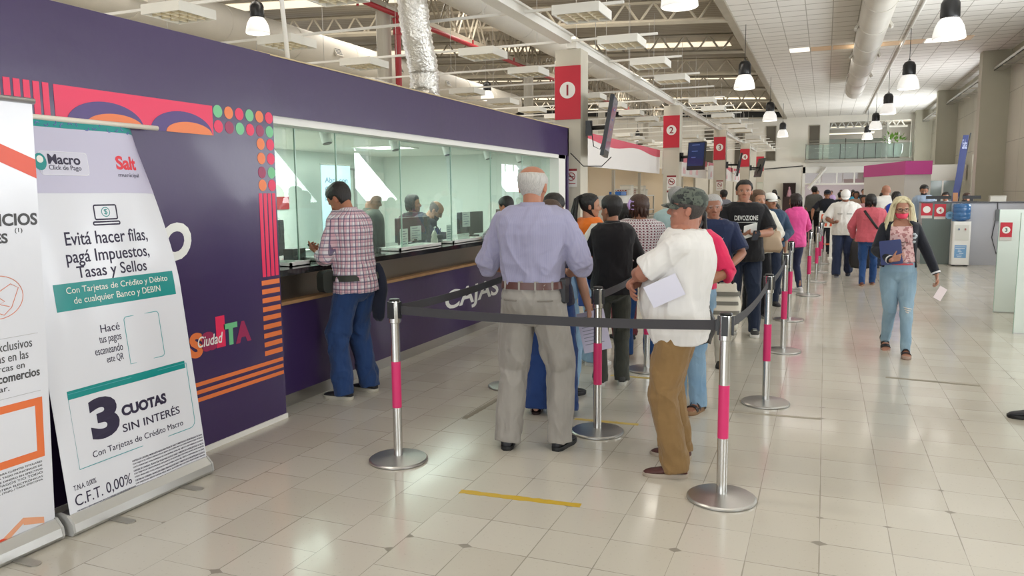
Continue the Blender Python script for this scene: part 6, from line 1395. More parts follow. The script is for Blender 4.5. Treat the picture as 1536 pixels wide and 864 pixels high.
# man in white T-shirt with camouflage cap
camo = pattern_fabric('camo', 'camo', [rgb('454b45'), rgb('5d6359'), rgb('2d302f')])
P = person('man in a white T-shirt, tan trousers and camouflage cap standing side-on with folded arms', -.76, 4.47, 92, 1.655, w=1.17, belly=.10, butt=.012, backfat=.03, lean=-3, skin_c=rgb('b9806a'), hair='capped', hair_c=(.05,.042,.038), vox=.0055, head=(0, -2, 0), feet=((-.17, -.02, 10, 0, 0), (.17, .0, -8, 0, 0)), cap=dict(mat=camo),
    hands=(dict(w=(.06, .275, 1.19), d=(.9, -.1, .05), palm=(0, -1, 0), thumb=(0, 0, 1), pole=(-.85, .25, -.35)), dict(w=(-.03, .29, 1.125), d=(-.85, -.25, -.35), palm=(0, -1, 0), thumb=(0, 0, 1), curl=(10, 12, 14, 16), pole=(.85, .3, -.4))),
    top=wht_c, sleeve='short', slv_loose=1.08, top_z=.80, top_loose=.026, collar='crew', wr_amp=.009, bottom=fabric('khaki', rgb('8e7048')), fit=(.100, .094, .082, .078, .074), shoes=('loafer', rgb('4d2420'), rgb('a89b8c')))
sheet_thing('document', 'folded white papers tucked under the arm of the man in white', 'paper', (-.80, 4.212, 1.085), (D(8), D(-26), D(3)), .19, .13, M('paper_lilac', rgb('dcdae8'), .7), .006, ink=False)
# woman hidden behind the elderly man
P = person('woman with brown hair and wide blue trousers mostly hidden behind the man in lavender', -1.83, 5.28, 10, 1.57, female=True, w=1.0, bust=.03, butt=.02, skin_c=rgb('c99a84'), hair='bob', hair_c=(.07,.04,.025), head=(0, 8, 0), feet=((-.12, 0, 5, 0, 0), (.12, -.02, -5, 0, 0)), hands=(None, dict(w=(.30, .10, .83), d=(.1, .3, -1), palm=(-1, .2, 0), pole=(.4, -1, 0))), top=fabric('navy_blouse', rgb('2a2d45')), bottom=fabric('wide_blue', rgb('2b467f')), fit='wide', shoes=('flat', rgb('3a211d'), rgb('2c1c18')))
q = P['world']((.33, .16, .66)); sheet_thing('document', 'printed invoice sheets hanging from the hand beside the man in lavender', 'paper', q, (D(-8), D(-14), D(8)), .21, .30, M('paper_pale_lilac', rgb('cfcbe0'), .7), .005)
# denim jacket youth
P = person('black-haired youth in light denim jacket and chunky black trainers behind the man in lavender', -1.98, 5.80, -20, 1.63, w=1.0, skin_c=SK2, hair='short', head=(20, 5, 0), feet=((-.10, .0, 10, 0, 0), (.10, .02, -25, 0, 0)), hands=(None, dict(w=(.27, .10, .84), pole=(.5, -1, 0))), top=fabric('denim_pale', rgb('8fb0cf')), sleeve='long', top_z=.84, top_loose=.035, collar='shirt', bottom=jean_l, fit='wide', shoes=('sneaker', rgb('151517'), rgb('1d1d20')), cuff=wht_c)
# girl with the ponytail
P = person('girl with a long black ponytail in an orange T-shirt', -2.05, 7.02, -55, 1.63, female=True, w=.96, sh=.95, bust=.03, skin_c=SK1, hair='ponytail', hair_c=HB, head=(-8, 4, 0), hands=(dict(w=(-.12, .25, 1.05), pole=(-1, -.5, -.5)), dict(w=(.12, .26, 1.03), pole=(1, -.5, -.5))), top=fabric('orange', rgb('ec7a28')), sleeve='half', top_z=.86, top_loose=.03, collar='crew', bottom=jean_l, fit='wide', shoes=('sneaker', rgb('d8d6d0'), rgb('e6e4de')),
    extra=dict(locks=[([(0, -.09, .20), (0, -.135, .17), (0, -.15, .05), (0, -.14, -.10), (0, -.12, -.24)], .020, 18, .014), ([(.03, .05, .21), (.06, .0, .18), (.04, -.06, .19), (0, -.10, .18)], .014, 8, .010), ([(-.03, .05, .21), (-.06, .0, .18), (-.04, -.06, .19), (0, -.10, .18)], .014, 8, .010)]))
# boy in black track jacket
P = person('boy in a black track jacket with a pale sleeve panel and grey trousers', -1.63, 6.27, 18, 1.61, w=.88, skin_c=SK2, hair='short', hair_c=HB, head=(38, 6, 0), vox=.007, feet=((-.10, -.02, 10, 0, 0), (.10, .02, -6, 0, 0)), hands=(dict(w=(-.18, .18, .98), pole=(-.8, -.8, -.3)), dict(w=(.16, .2, .98), pole=(.8, -.8, -.3))), top=fabric('track_black', rgb('1b191c')), sleeve='long', slv_loose=1.12, top_z=.84, top_loose=.04, collar='shirt', bottom=fabric('slate_trouser', rgb('45463f')), fit='regular', shoes=('sneaker', rgb('3a3a38'), rgb('c9c6bd')))
S0, el, wr = P['arms'][0][:3]; g = G(); o_ = np.array([-.046, -.010, .008]); g.tube([(S0+np.array((.06, -.02, .052)))*P['s'], (S0+np.array((-.014, -.01, .052)))*P['s'], (S0*.5+el*.5+o_*1.5)*P['s'], (el+o_*1.4)*P['s'], (el*.3+wr*.7+o_*1.0)*P['s']], [(.030, .034), (.038, .034), (.040, .030), (.038, .03), (.03, .026)], n=12); g.build('sleeve_panel', fabric('panel_cream', rgb('d9d6cc')), P['root'], smooth=True)
q = P['world']((-.16, .20, .90)); t = thing('folder', 'blue folder held low by the boy in the black track jacket', 'folder', tuple(q), D(30)); G().rbox(-.13, .13, -.012, .012, -.19, .12, .01, axis='y').build('cover', M('folder_blue', rgb('2b57a8'), .4), t); G().box(-.125, .125, -.009, .009, -.185, .125).build('paper', paper, t)
# patterned blouse
P = person('woman in a red and white patterned blouse with a lilac hair clip, seen from behind', -1.66, 7.4, 8, 1.60, female=True, w=1.14, hi=1.02, butt=.03, skin_c=SK2, hair='bob', hair_c=(.05,.022,.013), head=(-32, 4, 0), feet=((-.12, 0, 8, 0, 0), (.13, .02, -8, 0, 0)), hands=(dict(w=(-.16, .22, 1.02), pole=(-1, -.6, -.4)), dict(w=(.16, .24, 1.02), pole=(1, -.6, -.4))), top=pattern_fabric('basket_print', 'check', [rgb('d4ced0'), rgb('74404f'), rgb('4a4554')], 1.0), sleeve='three', slv_loose=1.2, top_z=.82, top_loose=.04, collar='crew', bottom=jean_b, fit='regular', shoes=('shoe', rgb('6d4433'), rgb('8c6a55')),
    extra=dict(locks=[([(0.03, .0, .22), (.0, -.07, .20), (-.02, -.11, .15), (-.01, -.11, .07)], .022, 12, .018)]))
q = P['world'](P['H']([(-.02, -.128, .135)])[0]); t = thing('hair_clip', 'lilac claw clip in the hair of the woman in the patterned blouse', 'hair clip', tuple(q), D(-20)); g = G(); g.tube([(0, -.01, .05), (-.01, -.025, 0), (0, -.012, -.05)], [.012, .016, .010], n=8); g.build('spine', M('clip_lilac', rgb('b49ad0'), .3), t, smooth=True); g = G(); [g.tube([(0, -.015, .035-.018*i), (-.03 if i % 2 else .03, .01, .03-.018*i)], .006, n=6) for i in range(5)]; g.build('claw', M('clip_lilac'), t)
# others of the queue before the counter
person('grey-haired man in a pale teal shirt behind the patterned blouse', -1.50, 8.5, -5, 1.69, w=1.1, skin_c=SK2, hair='short', hair_c=(.33,.32,.31), head=(-10, 8, 0), top=fabric('teal_pale', rgb('b3cdd0')), top_z=.86, top_loose=.03, collar='polo', bottom=blk, vox=.01)
person('man in a dark flat cap seen behind the teal shirt', -1.52, 9.35, 140, 1.64, w=1.05, skin_c=SK2, hair='capped', cap=dict(mat=fabric('cap_dark', rgb('26262b'))), top=fabric('brown_shirt', rgb('6d5a50')), bottom=blk, vox=.01, head=(20, 10, 0))
person('small dark-haired girl between the black jacket and the patterned blouse', -2.02, 8.35, 30, 1.50, female=True, w=.92, skin_c=SK3, hair='bob', hair_c=HB, top=fabric('plum', rgb('54405a')), bottom=fabric('skirt_red', rgb('6e3038')), vox=.01, shoes=('shoe', (.02,.02,.02), (.03,.03,.03)))
P = person('person in a grey striped T-shirt leaning with one elbow on the booth counter', -3.38, 8.55, 72, 1.62, w=1.0, lean=14, skin_c=rgb('bb8062'), hair='short', hair_c=HB, head=(0, 12, 0), hands=(dict(w=(-.02, .42, 1.15), d=(.9, .4, 0), palm=(0, 0, -1), pole=(-1, .1, -.5)), dict(w=(.15, .42, 1.16), d=(-.6, .6, 0), palm=(0, 0, -1), pole=(1, .1, -.5))), top=pattern_fabric('grey_stripe', 'stripe', [rgb('8d8a8c'), rgb('6a6a70')]), sleeve='half', top_z=.85, collar='crew', bottom=fabric('navy_jean', rgb('28304a')), vox=.008)
# woman in pink, hidden by the white T-shirt
P = person('woman in a bright pink top with long dark hair behind the man in white', -.90, 5.80, 165, 1.58, female=True, w=1.06, bust=.04, butt=.03, skin_c=SK2, hair='long', hair_c=(.02,.013,.010), head=(25, 8, 0), vox=.007, feet=((-.11, .06, -5, 0, 0), (.11, -.05, 5, 0, 0)), hands=(dict(w=(-.17, .25, 1.05), d=(.2, .9, .1), palm=(.5, 0, .8), thumb=(1, .2, .2), curl=(40, 45, 50, 50), pole=(-1, -.5, -.5)), dict(w=(.13, .24, 1.03), pole=(1, -.5, -.5))), top=fabric('hot_pink', rgb('e0315f')), sleeve='half', slv_loose=1.1, top_z=1.0, top_loose=.03, collar='crew', bottom=jean_l, fit='regular', waist=1.04, shoes=('sandal', rgb('2d201a'), rgb('8a6a4a')),
    extra=dict(locks=[([(-.05, -.02, .21), (-.085, -.02, .12), (-.09, .0, -.02), (-.08, .03, -.15)], .016, 10, .010), ([(.05, -.02, .21), (.085, -.02, .12), (.09, .0, -.02), (.08, .03, -.15)], .016, 10, .010), ([(0, -.09, .2), (0, -.12, .1), (0, -.12, -.05), (0, -.10, -.18)], .02, 12, .02)]))
q = P['world']((-.14, .40, 1.09)); sheet_thing('envelope', 'white envelope held out by the woman in pink', 'paper', q, (D(-70), D(-12), D(150)), .24, .12, paper, .004, ink=False)
tote('black shoulder bag with a red tassel hanging in front of the woman in pink', P['world']((-.12, .25, .93)), D(165), .32, .30, .13, M('bag_black', rgb('1d1b1c'), .4, bump=.1), .26, name='handbag')
t = thing('luggage_strap', 'long red leather strap hanging from the hand of the woman in pink', 'strap', tuple(P['world']((-.20, .36, 1.03))), D(160)); G().loft([[(-w_, -.003, z), (w_, -.003, z), (w_, .003, z), (-w_, .003, z)] for z, w_ in ((.0, .006), (-.06, .02), (-.12, .03), (-.30, .036), (-.33, .036))]).build('strap', M('strap_red', rgb('c02b3b'), .4), t); G().tube([(0, 0, 0), (.0, -.0, .05)], .005, n=6).build('cord', M('strap_red'), t)
# older man, navy polo
P = person('grey-haired older man in a navy polo shirt and pale trousers facing us', -.96, 7.42, 188, 1.605, w=1.08, belly=.04, skin_c=rgb('a9755e'), hair='short', hair_c=(.42,.41,.40), head=(6, 4, 4), vox=.007, feet=((-.11, .1, -6, 0, 0), (.11, -.08, 6, 0, 0)), hands=(dict(w=(-.16, .28, 1.02), d=(.55, .8, -.1), palm=(.7, 0, .6), thumb=(0, .2, 1), curl=(45, 50, 55, 55), pole=(-1, -.6, -.5)), dict(w=(.12, .27, 1.04), d=(-.5, .8, 0), palm=(-.6, 0, .6), pole=(1, -.6, -.5))), top=fabric('navy_polo', rgb('26304f')), sleeve='short', slv_loose=1.15, top_z=.84, top_loose=.028, collar='polo', bottom=fabric('stone', rgb('c9c4b6')), fit='regular', shoes=('loafer', rgb('17171a'), rgb('202020')))
g = G(); g.poly([(-.075+u*.045, front_y(P, -.075, 1.28, .034), 1.28+v*.045) for u, v in ((-.5, .25), (-.1, -.1), (.1, -.12), (.6, .12), (.0, -.28), (-.3, -.22))], (0, .003, 0)); me = g.build('chest_mark', white, P['top']).data
for v in me.vertices: v.co = P['bend']([v.co[:]])[0]*P['s']
q = P['world']((.02, .335, 1.08)); t = thing('document_envelope', 'brown paper envelope held against the navy polo shirt', 'envelope', tuple(q), rot=(D(-10), 0, D(190))); G().box(-.08, .08, -.004, .004, -.12, .14).build('sheet', M('manila', rgb('b99a6b'), .7), t); G().box(-.075, .075, .004, .006, .08, .14).build('flap', M('manila_dark', rgb('a98a5c'), .7), t)
tote('cream and grey chevron tote bag carried by the man in the navy polo', P['world']((-.12, .36, .86)), D(190), .25, .42, .12, M('tote_cream', rgb('d8d3c4'), .8, bump=.1), .24, black, band=M('tote_grey', rgb('77756c'), .8))
# man in black T-shirt
P = person('tall man in a black T-shirt with white chest lettering and dark jeans', -.85, 9.15, 196, 1.76, w=1.14, belly=.04, skin_c=rgb('b9836a'), hair='short', hair_c=HB, head=(-8, -2, 0), vox=.007, feet=((-.12, .14, -8, 0, 0), (.12, -.06, 6, 0, 0)), hands=(dict(w=(-.08, .30, 1.13), d=(.8, .5, .1), palm=(.2, .3, 1), thumb=(0, .5, 1), curl=(35, 40, 45, 45), pole=(-1, -.5, -.6)), dict(w=(.12, .30, 1.12), d=(-.7, .6, .1), palm=(-.3, 0, .8), pole=(1, -.5, -.6))), top=fabric('tee_black', rgb('1c1b1e'), var=.05), sleeve='short', slv_loose=1.15, top_z=.82, top_loose=.03, collar='crew', wr_amp=.007, bottom=jean_d, fit='regular', shoes=('sneaker', rgb('2a2a30'), rgb('d9d7d2')))
chest_text(P, 'DEVOZIONE', (-.125, 1.275, .125, 1.325), wht, .036, bold=.0)
g = G(); pts = P['bend']([(x_, front_y(P, x_, 1.253, .036)+.001, 1.253) for x_ in np.linspace(-.10, .10, 9)])*P['s']; g.tube(pts, [(.002, .004)]*9, n=6, ref=(0, 1, 0)); g.build('chest_print', wht, P['top'])
q = P['world']((.0, .38, 1.17)); sheet_thing('document', 'white paper held by the man with chest lettering', 'paper', q, (D(-40), D(15), D(205)), .15, .20, paper, .003, ink=False); q = P['world']((-.06, .37, 1.12)); t = thing('mobile_phone', 'black phone held over the paper by the man with chest lettering', 'phone', tuple(q), rot=(D(-40), 0, D(200))); G().rbox(-.035, .035, -.005, .005, -.07, .07, .008, axis='y').build('shell', black, t); G().box(-.031, .031, .0052, .0058, -.063, .063).build('screen', M('phone_screen'), t)
t = thing('wrist_watch', 'dark watch on the wrist of the man with chest lettering', 'watch', tuple(P['world'](P['arms'][0][2])), D(190)); S0, el, wr = P['arms'][0][:3]; dd = RZ(D(6)) @ ((wr-el)/np.linalg.norm(wr-el)); G().tube([dd*-.035, dd*-.012], .036, n=16).build('band', black, t); G().ell(dd*-.024+np.array((0, .0, .034)), (.018, .018, .006)).build('dial', chrome, t)
# behind him
P = person('woman with light brown hair in a white cardigan and black trousers', -.80, 10.45, 200, 1.64, female=True, w=1.04, bust=.04, skin_c=SK1, hair='bob', hair_c=(.10,.055,.03), head=(18, 2, 0), vox=.009, feet=((-.1, .08, 0, 0, 0), (.1, -.06, 0, 0, 0)), hands=(dict(w=(-.10, .24, 1.12), pole=(-1, -.5, -.5)), dict(w=(.1, .24, 1.1), pole=(1, -.5, -.5))), top=fabric('cream_knit', rgb('dcd8cc')), sleeve='long', slv_loose=1.15, top_z=.88, top_loose=.03, collar='crew', bottom=blk, fit='regular', shoes=('shoe', rgb('1a1a1a'), rgb('8a8680')))
tote('beige shoulder bag on the arm of the woman in the white cardigan', (-.60, 10.02, 1.13), D(15), .25, .25, .16, M('bag_beige', rgb('b29a80'), .5, bump=.1), .10, name='handbag')
P = person('man in a white cap and blue denim jacket in the queue', -.72, 11.55, 200, 1.61, w=1.05, skin_c=SK2, hair='capped', hair_c=HB, cap=dict(mat=M('cap_white', rgb('e6e4e0'), .8)), head=(20, 4, 0), vox=.01, hands=(dict(w=(-.12, .26, 1.03), pole=(-1, -.4, -.6)), None), top=fabric('denim_jacket', rgb('33475f')), sleeve='long', slv_loose=1.25, top_z=.9, top_loose=.05, collar='shirt', bottom=jean_d)
person('short person in a coral top half hidden by the denim jacket', -.72, 12.6, 170, 1.44, female=True, w=.95, skin_c=SK3, hair='bob', hair_c=HB, top=fabric('coral_top', rgb('d0555a')), bottom=jean_d, vox=.011)
P = person('woman in a pink hooded top and navy leggings in the queue', -.43, 13.2, 28, 1.58, female=True, w=.92, butt=.03, skin_c=SK2, hair='bob', hair_c=(.022,.012,.010), head=(30, 6, 0), vox=.009, feet=((-.10, .04, 20, 0, 0), (.10, -.05, 10, 0, 0)), hands=(dict(w=(-.14, .24, 1.02), pole=(-1, -.4, -.6)), dict(w=(.14, .24, 1.02), pole=(1, -.4, -.6))), top=fabric('hoodie_pink', rgb('e2569a')), sleeve='long', slv_loose=1.15, top_z=.80, top_loose=.035, collar='hood', bottom=fabric('legging_navy', rgb('2c3350')), fit='skinny', shoes=('sneaker', rgb('d6d2d2'), rgb('e8e6e4')), sole=1)
g = G(); aa = np.linspace(0, 2*PI, 18, endpoint=False); g.loft([P['bend'](np.stack([.10*k*np.cos(aa), -.075+.07*k*np.sin(aa)*.7-.03*(1-k), np.full(18, z)], 1))*P['s'] for z, k in ((1.50, .8), (1.47, 1.1), (1.41, 1.15), (1.34, .8), (1.30, .3))]); g.build('hood', MATS['fabric_hoodie_pink'], P['top'], smooth=True)
tote('cream cloth tote bag on the shoulder of the woman in pink hood', P['world']((-.24, -.10, 1.03)), D(70), .36, .40, .10, M('tote_linen', rgb('b5aa92'), .8, bump=.1), .34)
# aisle
P = person('fire brigade woman in dark uniform and cap with an orange band on the trousers', .05, 21.9, 176, 1.66, female=True, w=1.05, bust=.03, skin_c=SK2, hair='capped', hair_c=HB, cap=dict(mat=fabric('cap_navy', rgb('1a1c28'))), head=(10, 0, 0), vox=.011, hands=(None, dict(w=(.34, .28, 1.0), pole=(1, -.2, -.6))), feet=((-.11, .1, 0, 0, 0), (.12, -.02, 0, 0, 0)), top=fabric('uniform_navy', rgb('1f2029')), top_z=.9, collar='shirt', bottom=fabric('uniform_trouser', rgb('20222c')), fit='loose', shoes=('shoe', (.012,.012,.012), (.015,.015,.015)))
for (Hj, kn, A, FT) in P['legs']: c = kn*.42+A*.58; G().tube([(c+np.array((0, 0, -.022)))*P['s'], (c+np.array((0, 0, .022)))*P['s']], .094*P['s'], n=18).build('reflective_band', M('band_orange', rgb('e0714a'), .5), P['trousers'])
P = person('man in a white cap and white shirt walking forward with his head bowed', .36, 16.0, 178, 1.655, w=1.14, belly=.05, skin_c=rgb('a5715a'), hair='capped', hair_c=(.1,.1,.1), cap=dict(mat=M('cap_white')), head=(0, 26, 0), vox=.008, feet=((-.11, -.18, -4, 26, .01), (.11, .20, 4, 0, 0)), hands=(dict(w=(-.28, .24, 1.0), d=(.3, .8, 0), palm=(.8, 0, -.3), pole=(-1, -.6, -.5), curl=(50, 55, 60, 60)), dict(w=(.20, .29, 1.07), d=(-.5, .8, .1), palm=(-.5, 0, .8), pole=(1, -.6, -.5))), top=fabric('shirt_white', rgb('e9e7e2'), var=.03), sleeve='half', slv_loose=1.2, top_z=.82, top_loose=.035, collar='shirt', bottom=fabric('trouser_navy', rgb('2b3550')), fit='loose', shoes=('shoe', rgb('23242c'), rgb('8b8b90')))
for sd in (-1, 1): g = G(); pts = [np.array((x_, front_y(P, x_, 1.24, .044)+.004, 1.24)) for x_ in np.linspace(sd*.04, sd*.13, 6)]; g.tube(P['bend'](pts)*P['s'], [(.005, .012)]*6, n=6); g.build('pocket_flap', fabric('flap_grey', rgb('bdbbb6')), P['top'])
tote('large black carrier bag hanging from the hand of the man in the white shirt', P['world']((-.33, .24, .74)), D(178), .40, .52, .14, M('bag_black'), .28)
P = person('woman in a coral hooded top walking away, dark strap across her back', .72, 14.45, -3, 1.56, female=True, w=1.1, hi=.98, butt=.03, skin_c=SK2, hair='bob', hair_c=HB, head=(0, 5, 0), vox=.008, feet=((-.09, -.04, 0, 0, 0), (.09, .22, 0, 0, 0)), top=fabric('coral_hood', rgb('c9606c')), sleeve='long', slv_loose=1.3, top_z=.84, top_loose=.05, collar='hood', bottom=jean_b, fit='slim', shoes=('shoe', rgb('6d3b2c'), rgb('9c7a60')), hands=(dict(w=(-.27, .18, .92), pole=(-1, -.6, -.3)), dict(w=(.27, .18, .92), pole=(1, -.6, -.3))))
g = G(); pts = []
for q in np.linspace(0, 1, 9): xx, z = -.10+.24*q, 1.42-.34*q; r_ = torso_ring(z, P['o'], .062, 96); b_ = r_[r_[:, 1] < 0]; i = np.argsort(b_[:, 0]); pts.append((xx, np.interp(xx, b_[i, 0], b_[i, 1]), z))
g.tube(P['bend'](pts)*P['s'], [(.02, .004)]*9, n=8, ref=(0, 1, 0)); g.build('bag_strap', black, P['top'], smooth=True)
tote('small dark handbag on the hip of the woman in coral', P['world']((.28, -.05, 1.02)), D(60), .26, .24, .10, M('bag_black'), .2, name='handbag')
# blonde woman
P = person('blonde woman in a black jacket and ripped jeans walking towards us with a blue folder', .70, 8.52, 183, 1.56, female=True, w=.98, sh=.90, wa=.95, hi=1.02, bust=.045, butt=.035, skin_c=rgb('c08a72'), hair='long', hair_c=(.72,.60,.38), glasses=True, mask=dict(mat=M('mask_red', rgb('e0405e'), .7), z=(.018, .072)), head=(4, 4, 0), vox=.006, feet=((-.085, .20, -3, 0, 0), (.08, -.26, 5, 38, .005)),
    hands=(dict(w=(-.375, .10, .86), d=(-.15, .15, -1), palm=(1, 0, .1), thumb=(0, 1, 0), curl=(30, 34, 38, 40), pole=(-.6, -1, 0)), dict(w=(.12, .325, 1.055), d=(-.8, .05, .25), palm=(0, -1, .1), thumb=(0, 0, 1), pole=(1, -.4, -.7))),
    top=pattern_fabric('blush_tee', 'camo', [rgb('d9b4b2'), rgb('dcbab8'), rgb('b07d7e')], .9), sleeve='none', top_z=1.02, top_loose=.016, neck_top=1.40, bottom=pattern_fabric('jean_wash', 'fade', [rgb('6a8ba6'), rgb('a7c0cd')]), fit=(.103, .090, .062, .057, .041), waist=1.01, wr_amp=.006, shoes=('sandal', rgb('231f22'), rgb('a48a7c')), belt=dict(mat=M('red_waistband', rgb('c04a52'), .6), z=(.985, 1.005), off=.016),
    extra=dict(locks=[([(-.04, .03, .222), (-.085, .02, .16), (-.108, .03, .05), (-.125, .05, -.07), (-.11, .08, -.20)], .020, 22, .014), ([(.04, .03, .222), (.085, .02, .16), (.108, .03, .05), (.125, .05, -.07), (.115, .08, -.21)], .020, 24, .014), ([(0, -.08, .2), (0, -.125, .1), (0, -.13, -.05), (0, -.11, -.15)], .024, 16, .03), ([(.02, .06, .228), (.06, .075, .20), (.088, .06, .14)], .012, 5, .005), ([(.01, .06, .228), (-.055, .075, .20), (-.088, .06, .14)], .012, 5, .005)]))
jk = jacket(P, fabric('bomber_black', rgb('20222a')), gap=.125, top_z=.96, off=.024, sl=.96, vox=.008)
for (S0, el, wr, d, palm, th, curl, none) in P['arms']: G().tube([(wr*.97+el*.03)*P['s'], (wr*.90+el*.10)*P['s']], .047*P['s'], n=16).build('cuff_stripe', M('cuff_white', rgb('d5d3d4'), .8), jk)
g = G(); [g.ell(np.array((-.118, front_y(P, -.118, z_, .042), z_))*P['s'], (.016, .008, .014)) for z_ in (1.32, 1.28, 1.24)]; g.ell(np.array((-.135, front_y(P, -.135, 1.30, .042), 1.30))*P['s'], (.014, .007, .02)); g.build('badge', M('badge_silver', rgb('aab0b4'), .3, metal=.6), jk)
g = G(); kn = P['legs'][0][1]
for i in range(3): g.tube([(kn+np.array((-.045+.01*i, .055, .03-.022*i)))*P['s'], (kn+np.array((0, .078, .036-.022*i)))*P['s'], (kn+np.array((.04-.008*i, .06, .05-.022*i)))*P['s']], [(.004, .004), (.009, .007), (.003, .003)], n=7)
g.build('knee_rip', M('rip_thread', rgb('d8d3cb'), .9), P['trousers'])
g = G()
for z_, a_, b_ in ((1.235, -.06, .05), (1.20, -.03, .06), (1.165, -.05, .01)): pts = P['bend']([(x_, front_y(P, x_, z_, .02)+.002, z_+.006*math.sin(x_*160)) for x_ in np.linspace(a_, b_, 12)])*P['s']; g.tube(pts, [(.003, .005)]*12, n=6, ref=(0, 1, 0))
g.build('chest_print', M('print_brown', rgb('5a4038'), .6), P['top'])
q = P['world']((.115, .29, 1.125)); t = thing('folder', 'dark blue folder held to the chest of the blonde woman', 'folder', tuple(q), rot=(D(6), D(8), D(168))); G().rbox(-.095, .095, -.012, .012, -.11, .125, .01, axis='y').build('cover', M('folder_navy', rgb('24346e'), .35), t); G().box(-.09, .093, -.009, .009, -.105, .12).build('paper', paper, t)
q = P['world']((-.40, .13, .69)); sheet_thing('receipt', 'small white receipt in the lowered hand of the blonde woman', 'paper', q, (D(10), D(-30), D(190)), .075, .13, M('paper_pink', rgb('e2d5d6'), .7), .003, ink=False)
# right edge of the frame
P = person('person in dark clothes and black shoes walking in at the edge of the frame', 1.76, 6.42, 92, 1.72, w=1.05, skin_c=SK2, hair='short', feet=((-.09, .30, 0, 0, 0), (.09, -.28, 0, 30, .01)), hands=(dict(w=(-.26, -.05, .9), pole=(-.5, -1, 0)), None), top=fabric('coat_dark', rgb('2b2e36')), sleeve='long', top_z=.82, top_loose=.04, bottom=fabric('charcoal', rgb('2a2a2e')), shoes=('shoe', rgb('1e1e20'), rgb('161616')), vox=.009)
# staff behind the desk
P = person('man in a pale blue shirt and dark face mask standing behind the service desk', 2.14, 20.45, 200, 1.76, w=1.12, skin_c=SK2, hair='short', hair_c=HB, head=(-25, 22, 0), mask=dict(mat=M('mask_black', rgb('1c1c20'), .7), z=(.0, .085)), top=fabric('pale_blue', rgb('9fb0c6')), sleeve='long', top_z=.9, top_loose=.03, collar='shirt', bottom=jean_d, vox=.010)
P = person('man in a white shirt telephoning behind the service desk', 2.68, 21.2, 150, 1.58, w=1.1, skin_c=SK1, hair='short', hair_c=HB, head=(20, 12, 0), hands=(None, dict(w=(.13, .10, 1.50), d=(-.2, .1, 1), palm=(-1, 0, .1), thumb=(0, 1, .3), curl=(50, 55, 60, 60), pole=(1, .3, -1))), top=fabric('shirt_pale', rgb('d4dce6')), sleeve='long', top_z=.9, top_loose=.03, collar='shirt', bottom=jean_d, vox=.010)
person('woman with dark hair and a mustard top behind the water bottle', 3.02, 20.5, 190, 1.55, female=True, w=1.0, skin_c=SK1, hair='long', hair_c=(.05,.022,.012), head=(-10, 10, 0), top=fabric('mustard', rgb('c59a4c')), sleeve='long', top_z=.9, bottom=jean_d, vox=.011)
person('dark-haired seated clerk whose head just shows over the desk', 3.66, 20.6, 180, 1.32, w=1.0, skin_c=SK2, hair='short', hair_c=HB, top=fabric('shirt_slate', rgb('58606e')), bottom=jean_d, vox=.012)
person('child with black hair peeking over the desk beside the telephoning man', 2.92, 20.1, 0, 1.40, w=.9, skin_c=SK2, hair='short', hair_c=HB, top=fabric('tee_green', rgb('4d6152')), bottom=jean_d, vox=.012)
# aisle, further back
person('man in a grey shirt and black trousers walking away towards the lobby door', -.32, 26.2, 5, 1.78, w=1.05, skin_c=SK2, hair='short', hair_c=HB, top=fabric('grey_shirt', rgb('63625f')), sleeve='half', top_z=.96, top_loose=.03, bottom=blk, vox=.012)
person('bald man in a white shirt seen from behind near the magenta kiosk', 1.17, 17.9, 3, 1.75, w=1.15, skin_c=rgb('b58068'), hair='none', top=fabric('shirt_white'), sleeve='half', top_z=.9, top_loose=.035, collar='shirt', bottom=jean_d, vox=.010)
person('woman with black hair in a royal blue dress beside the bald man', 1.27, 16.6, -10, 1.60, female=True, w=1.0, skin_c=SK1, hair='long', hair_c=HB, top=fabric('royal_blue', rgb('2746b8')), sleeve='none', top_z=.7, hem_flare=.06, bottom=blk, vox=.010, extra=dict(locks=[([(0, -.08, .2), (0, -.125, .1), (0, -.13, -.05), (0, -.11, -.15)], .026, 18, .035)]))
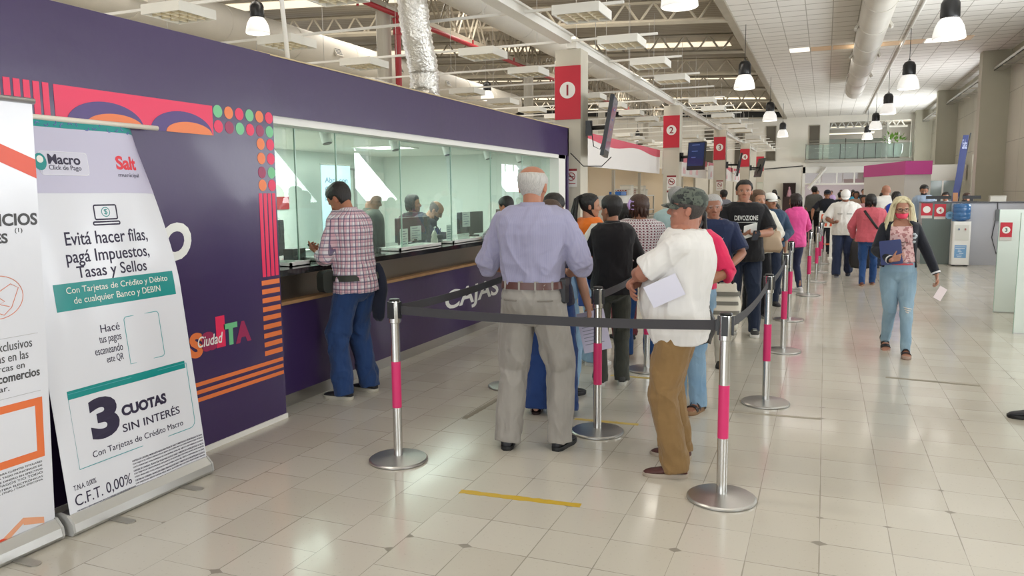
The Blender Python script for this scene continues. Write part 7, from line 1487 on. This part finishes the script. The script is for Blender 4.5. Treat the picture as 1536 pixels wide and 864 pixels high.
far = [('man in black seen past the fire brigade woman', .42, 25.0, 10, 1.60, '1c1d24', 'short'), ('person in turquoise walking by the lobby door', 1.05, 34.0, 200, 1.62, '3fa9c9', 'bob'), ('woman in a tan top near the lobby door', .92, 27.0, 170, 1.60, 'a58b78', 'bob'), ('person in a dark coat near the lobby door', 1.5, 36.0, 190, 1.7, '2c3038', 'short'),
       ('person in a rose top behind the man in the white cap', .95, 22.5, 185, 1.50, 'c79aa0', 'bob'), ('person in a lilac top at the lobby counter', .3, 46.0, 170, 1.65, 'b59ac2', 'short'), ('person in a grey top at the lobby counter', -.4, 47.0, 185, 1.65, '7d7c80', 'bob'), ('person in white inside the lobby doorway', .9, 52.0, 180, 1.7, 'd8d4d0', 'short'), ('person in black inside the lobby doorway', 1.6, 53.0, 200, 1.7, '24242a', 'short'), ('person in peach walking along the aisle by the kiosk', 1.35, 21.5, 20, 1.58, 'd99a80', 'bob'),
       ('dark-haired customer at the counter past the second column', -2.6, 17.0, 60, 1.62, '8a4a4a', 'short'), ('customer in grey at the counter past the second column', -2.3, 19.5, 40, 1.68, '75757c', 'short'), ('customer in navy waiting past the third column', -2.2, 24.0, 50, 1.66, '2f3a58', 'bob'), ('customer in cream waiting past the third column', -1.5, 26.0, 170, 1.62, 'cfc6b4', 'bob'), ('customer in black waiting near the shrine case', -1.9, 33.0, 190, 1.7, '26262c', 'short')]
for k, (lb, x, y, r_, h_, c_, hr) in enumerate(far): person(lb, x, y, r_, h_, w=1.05, skin_c=(SK1, SK2, SK3)[k % 3], hair=hr, hair_c=HB, top=fabric('far_'+c_, rgb(c_)), sleeve=('half', 'long')[k % 2], top_z=.88, top_loose=.03, bottom=(jean_d, blk, jean_b)[k % 3], vox=.014, female=hr == 'bob')
# booth staff
P = person('bald cashier with glasses bending over behind the booth glass', -4.98, 8.78, -70, 1.66, w=1.12, lean=30, stoop=.1, skin_c=rgb('b98a6c'), hair='bald', hair_c=(.06,.05,.045), glasses=True, mask=dict(mat=M('mask_black'), z=(.0, .06)), head=(0, 14, 0), hands=(dict(w=(-.14, .50, 1.12), pole=(-1, -.3, -.4)), dict(w=(.14, .50, 1.12), pole=(1, -.3, -.4))), top=fabric('clerk_navy', rgb('24283a')), sleeve='long', top_z=.86, top_loose=.03, bottom=blk, vox=.008)
P = person('dark-haired woman in black standing inside the booth looking sideways', -5.2, 9.3, 10, 1.62, female=True, w=1.0, skin_c=SK2, hair='bob', hair_c=HB, head=(-80, 0, 0), top=fabric('clerk_black', rgb('231d22')), sleeve='long', top_z=.86, top_loose=.03, collar='crew', bottom=blk, vox=.009)
P = person('shaven-headed guard in an olive uniform shirt inside the booth', -4.9, 7.75, -60, 1.70, w=1.12, skin_c=rgb('a57a62'), hair='none', head=(-5, 18, 0), top=fabric('guard_olive', rgb('565a50')), sleeve='half', top_z=.9, top_loose=.03, collar='shirt', bottom=blk, vox=.008)
S0, el = P['arms'][1][:2]; G().ell((S0*.6+el*.4+np.array((.045, -.02, 0)))*P['s'], (.022, .03, .036)).build('arm_patch', M('patch_pale', rgb('a5a89c'), .7), P['top'], smooth=True)
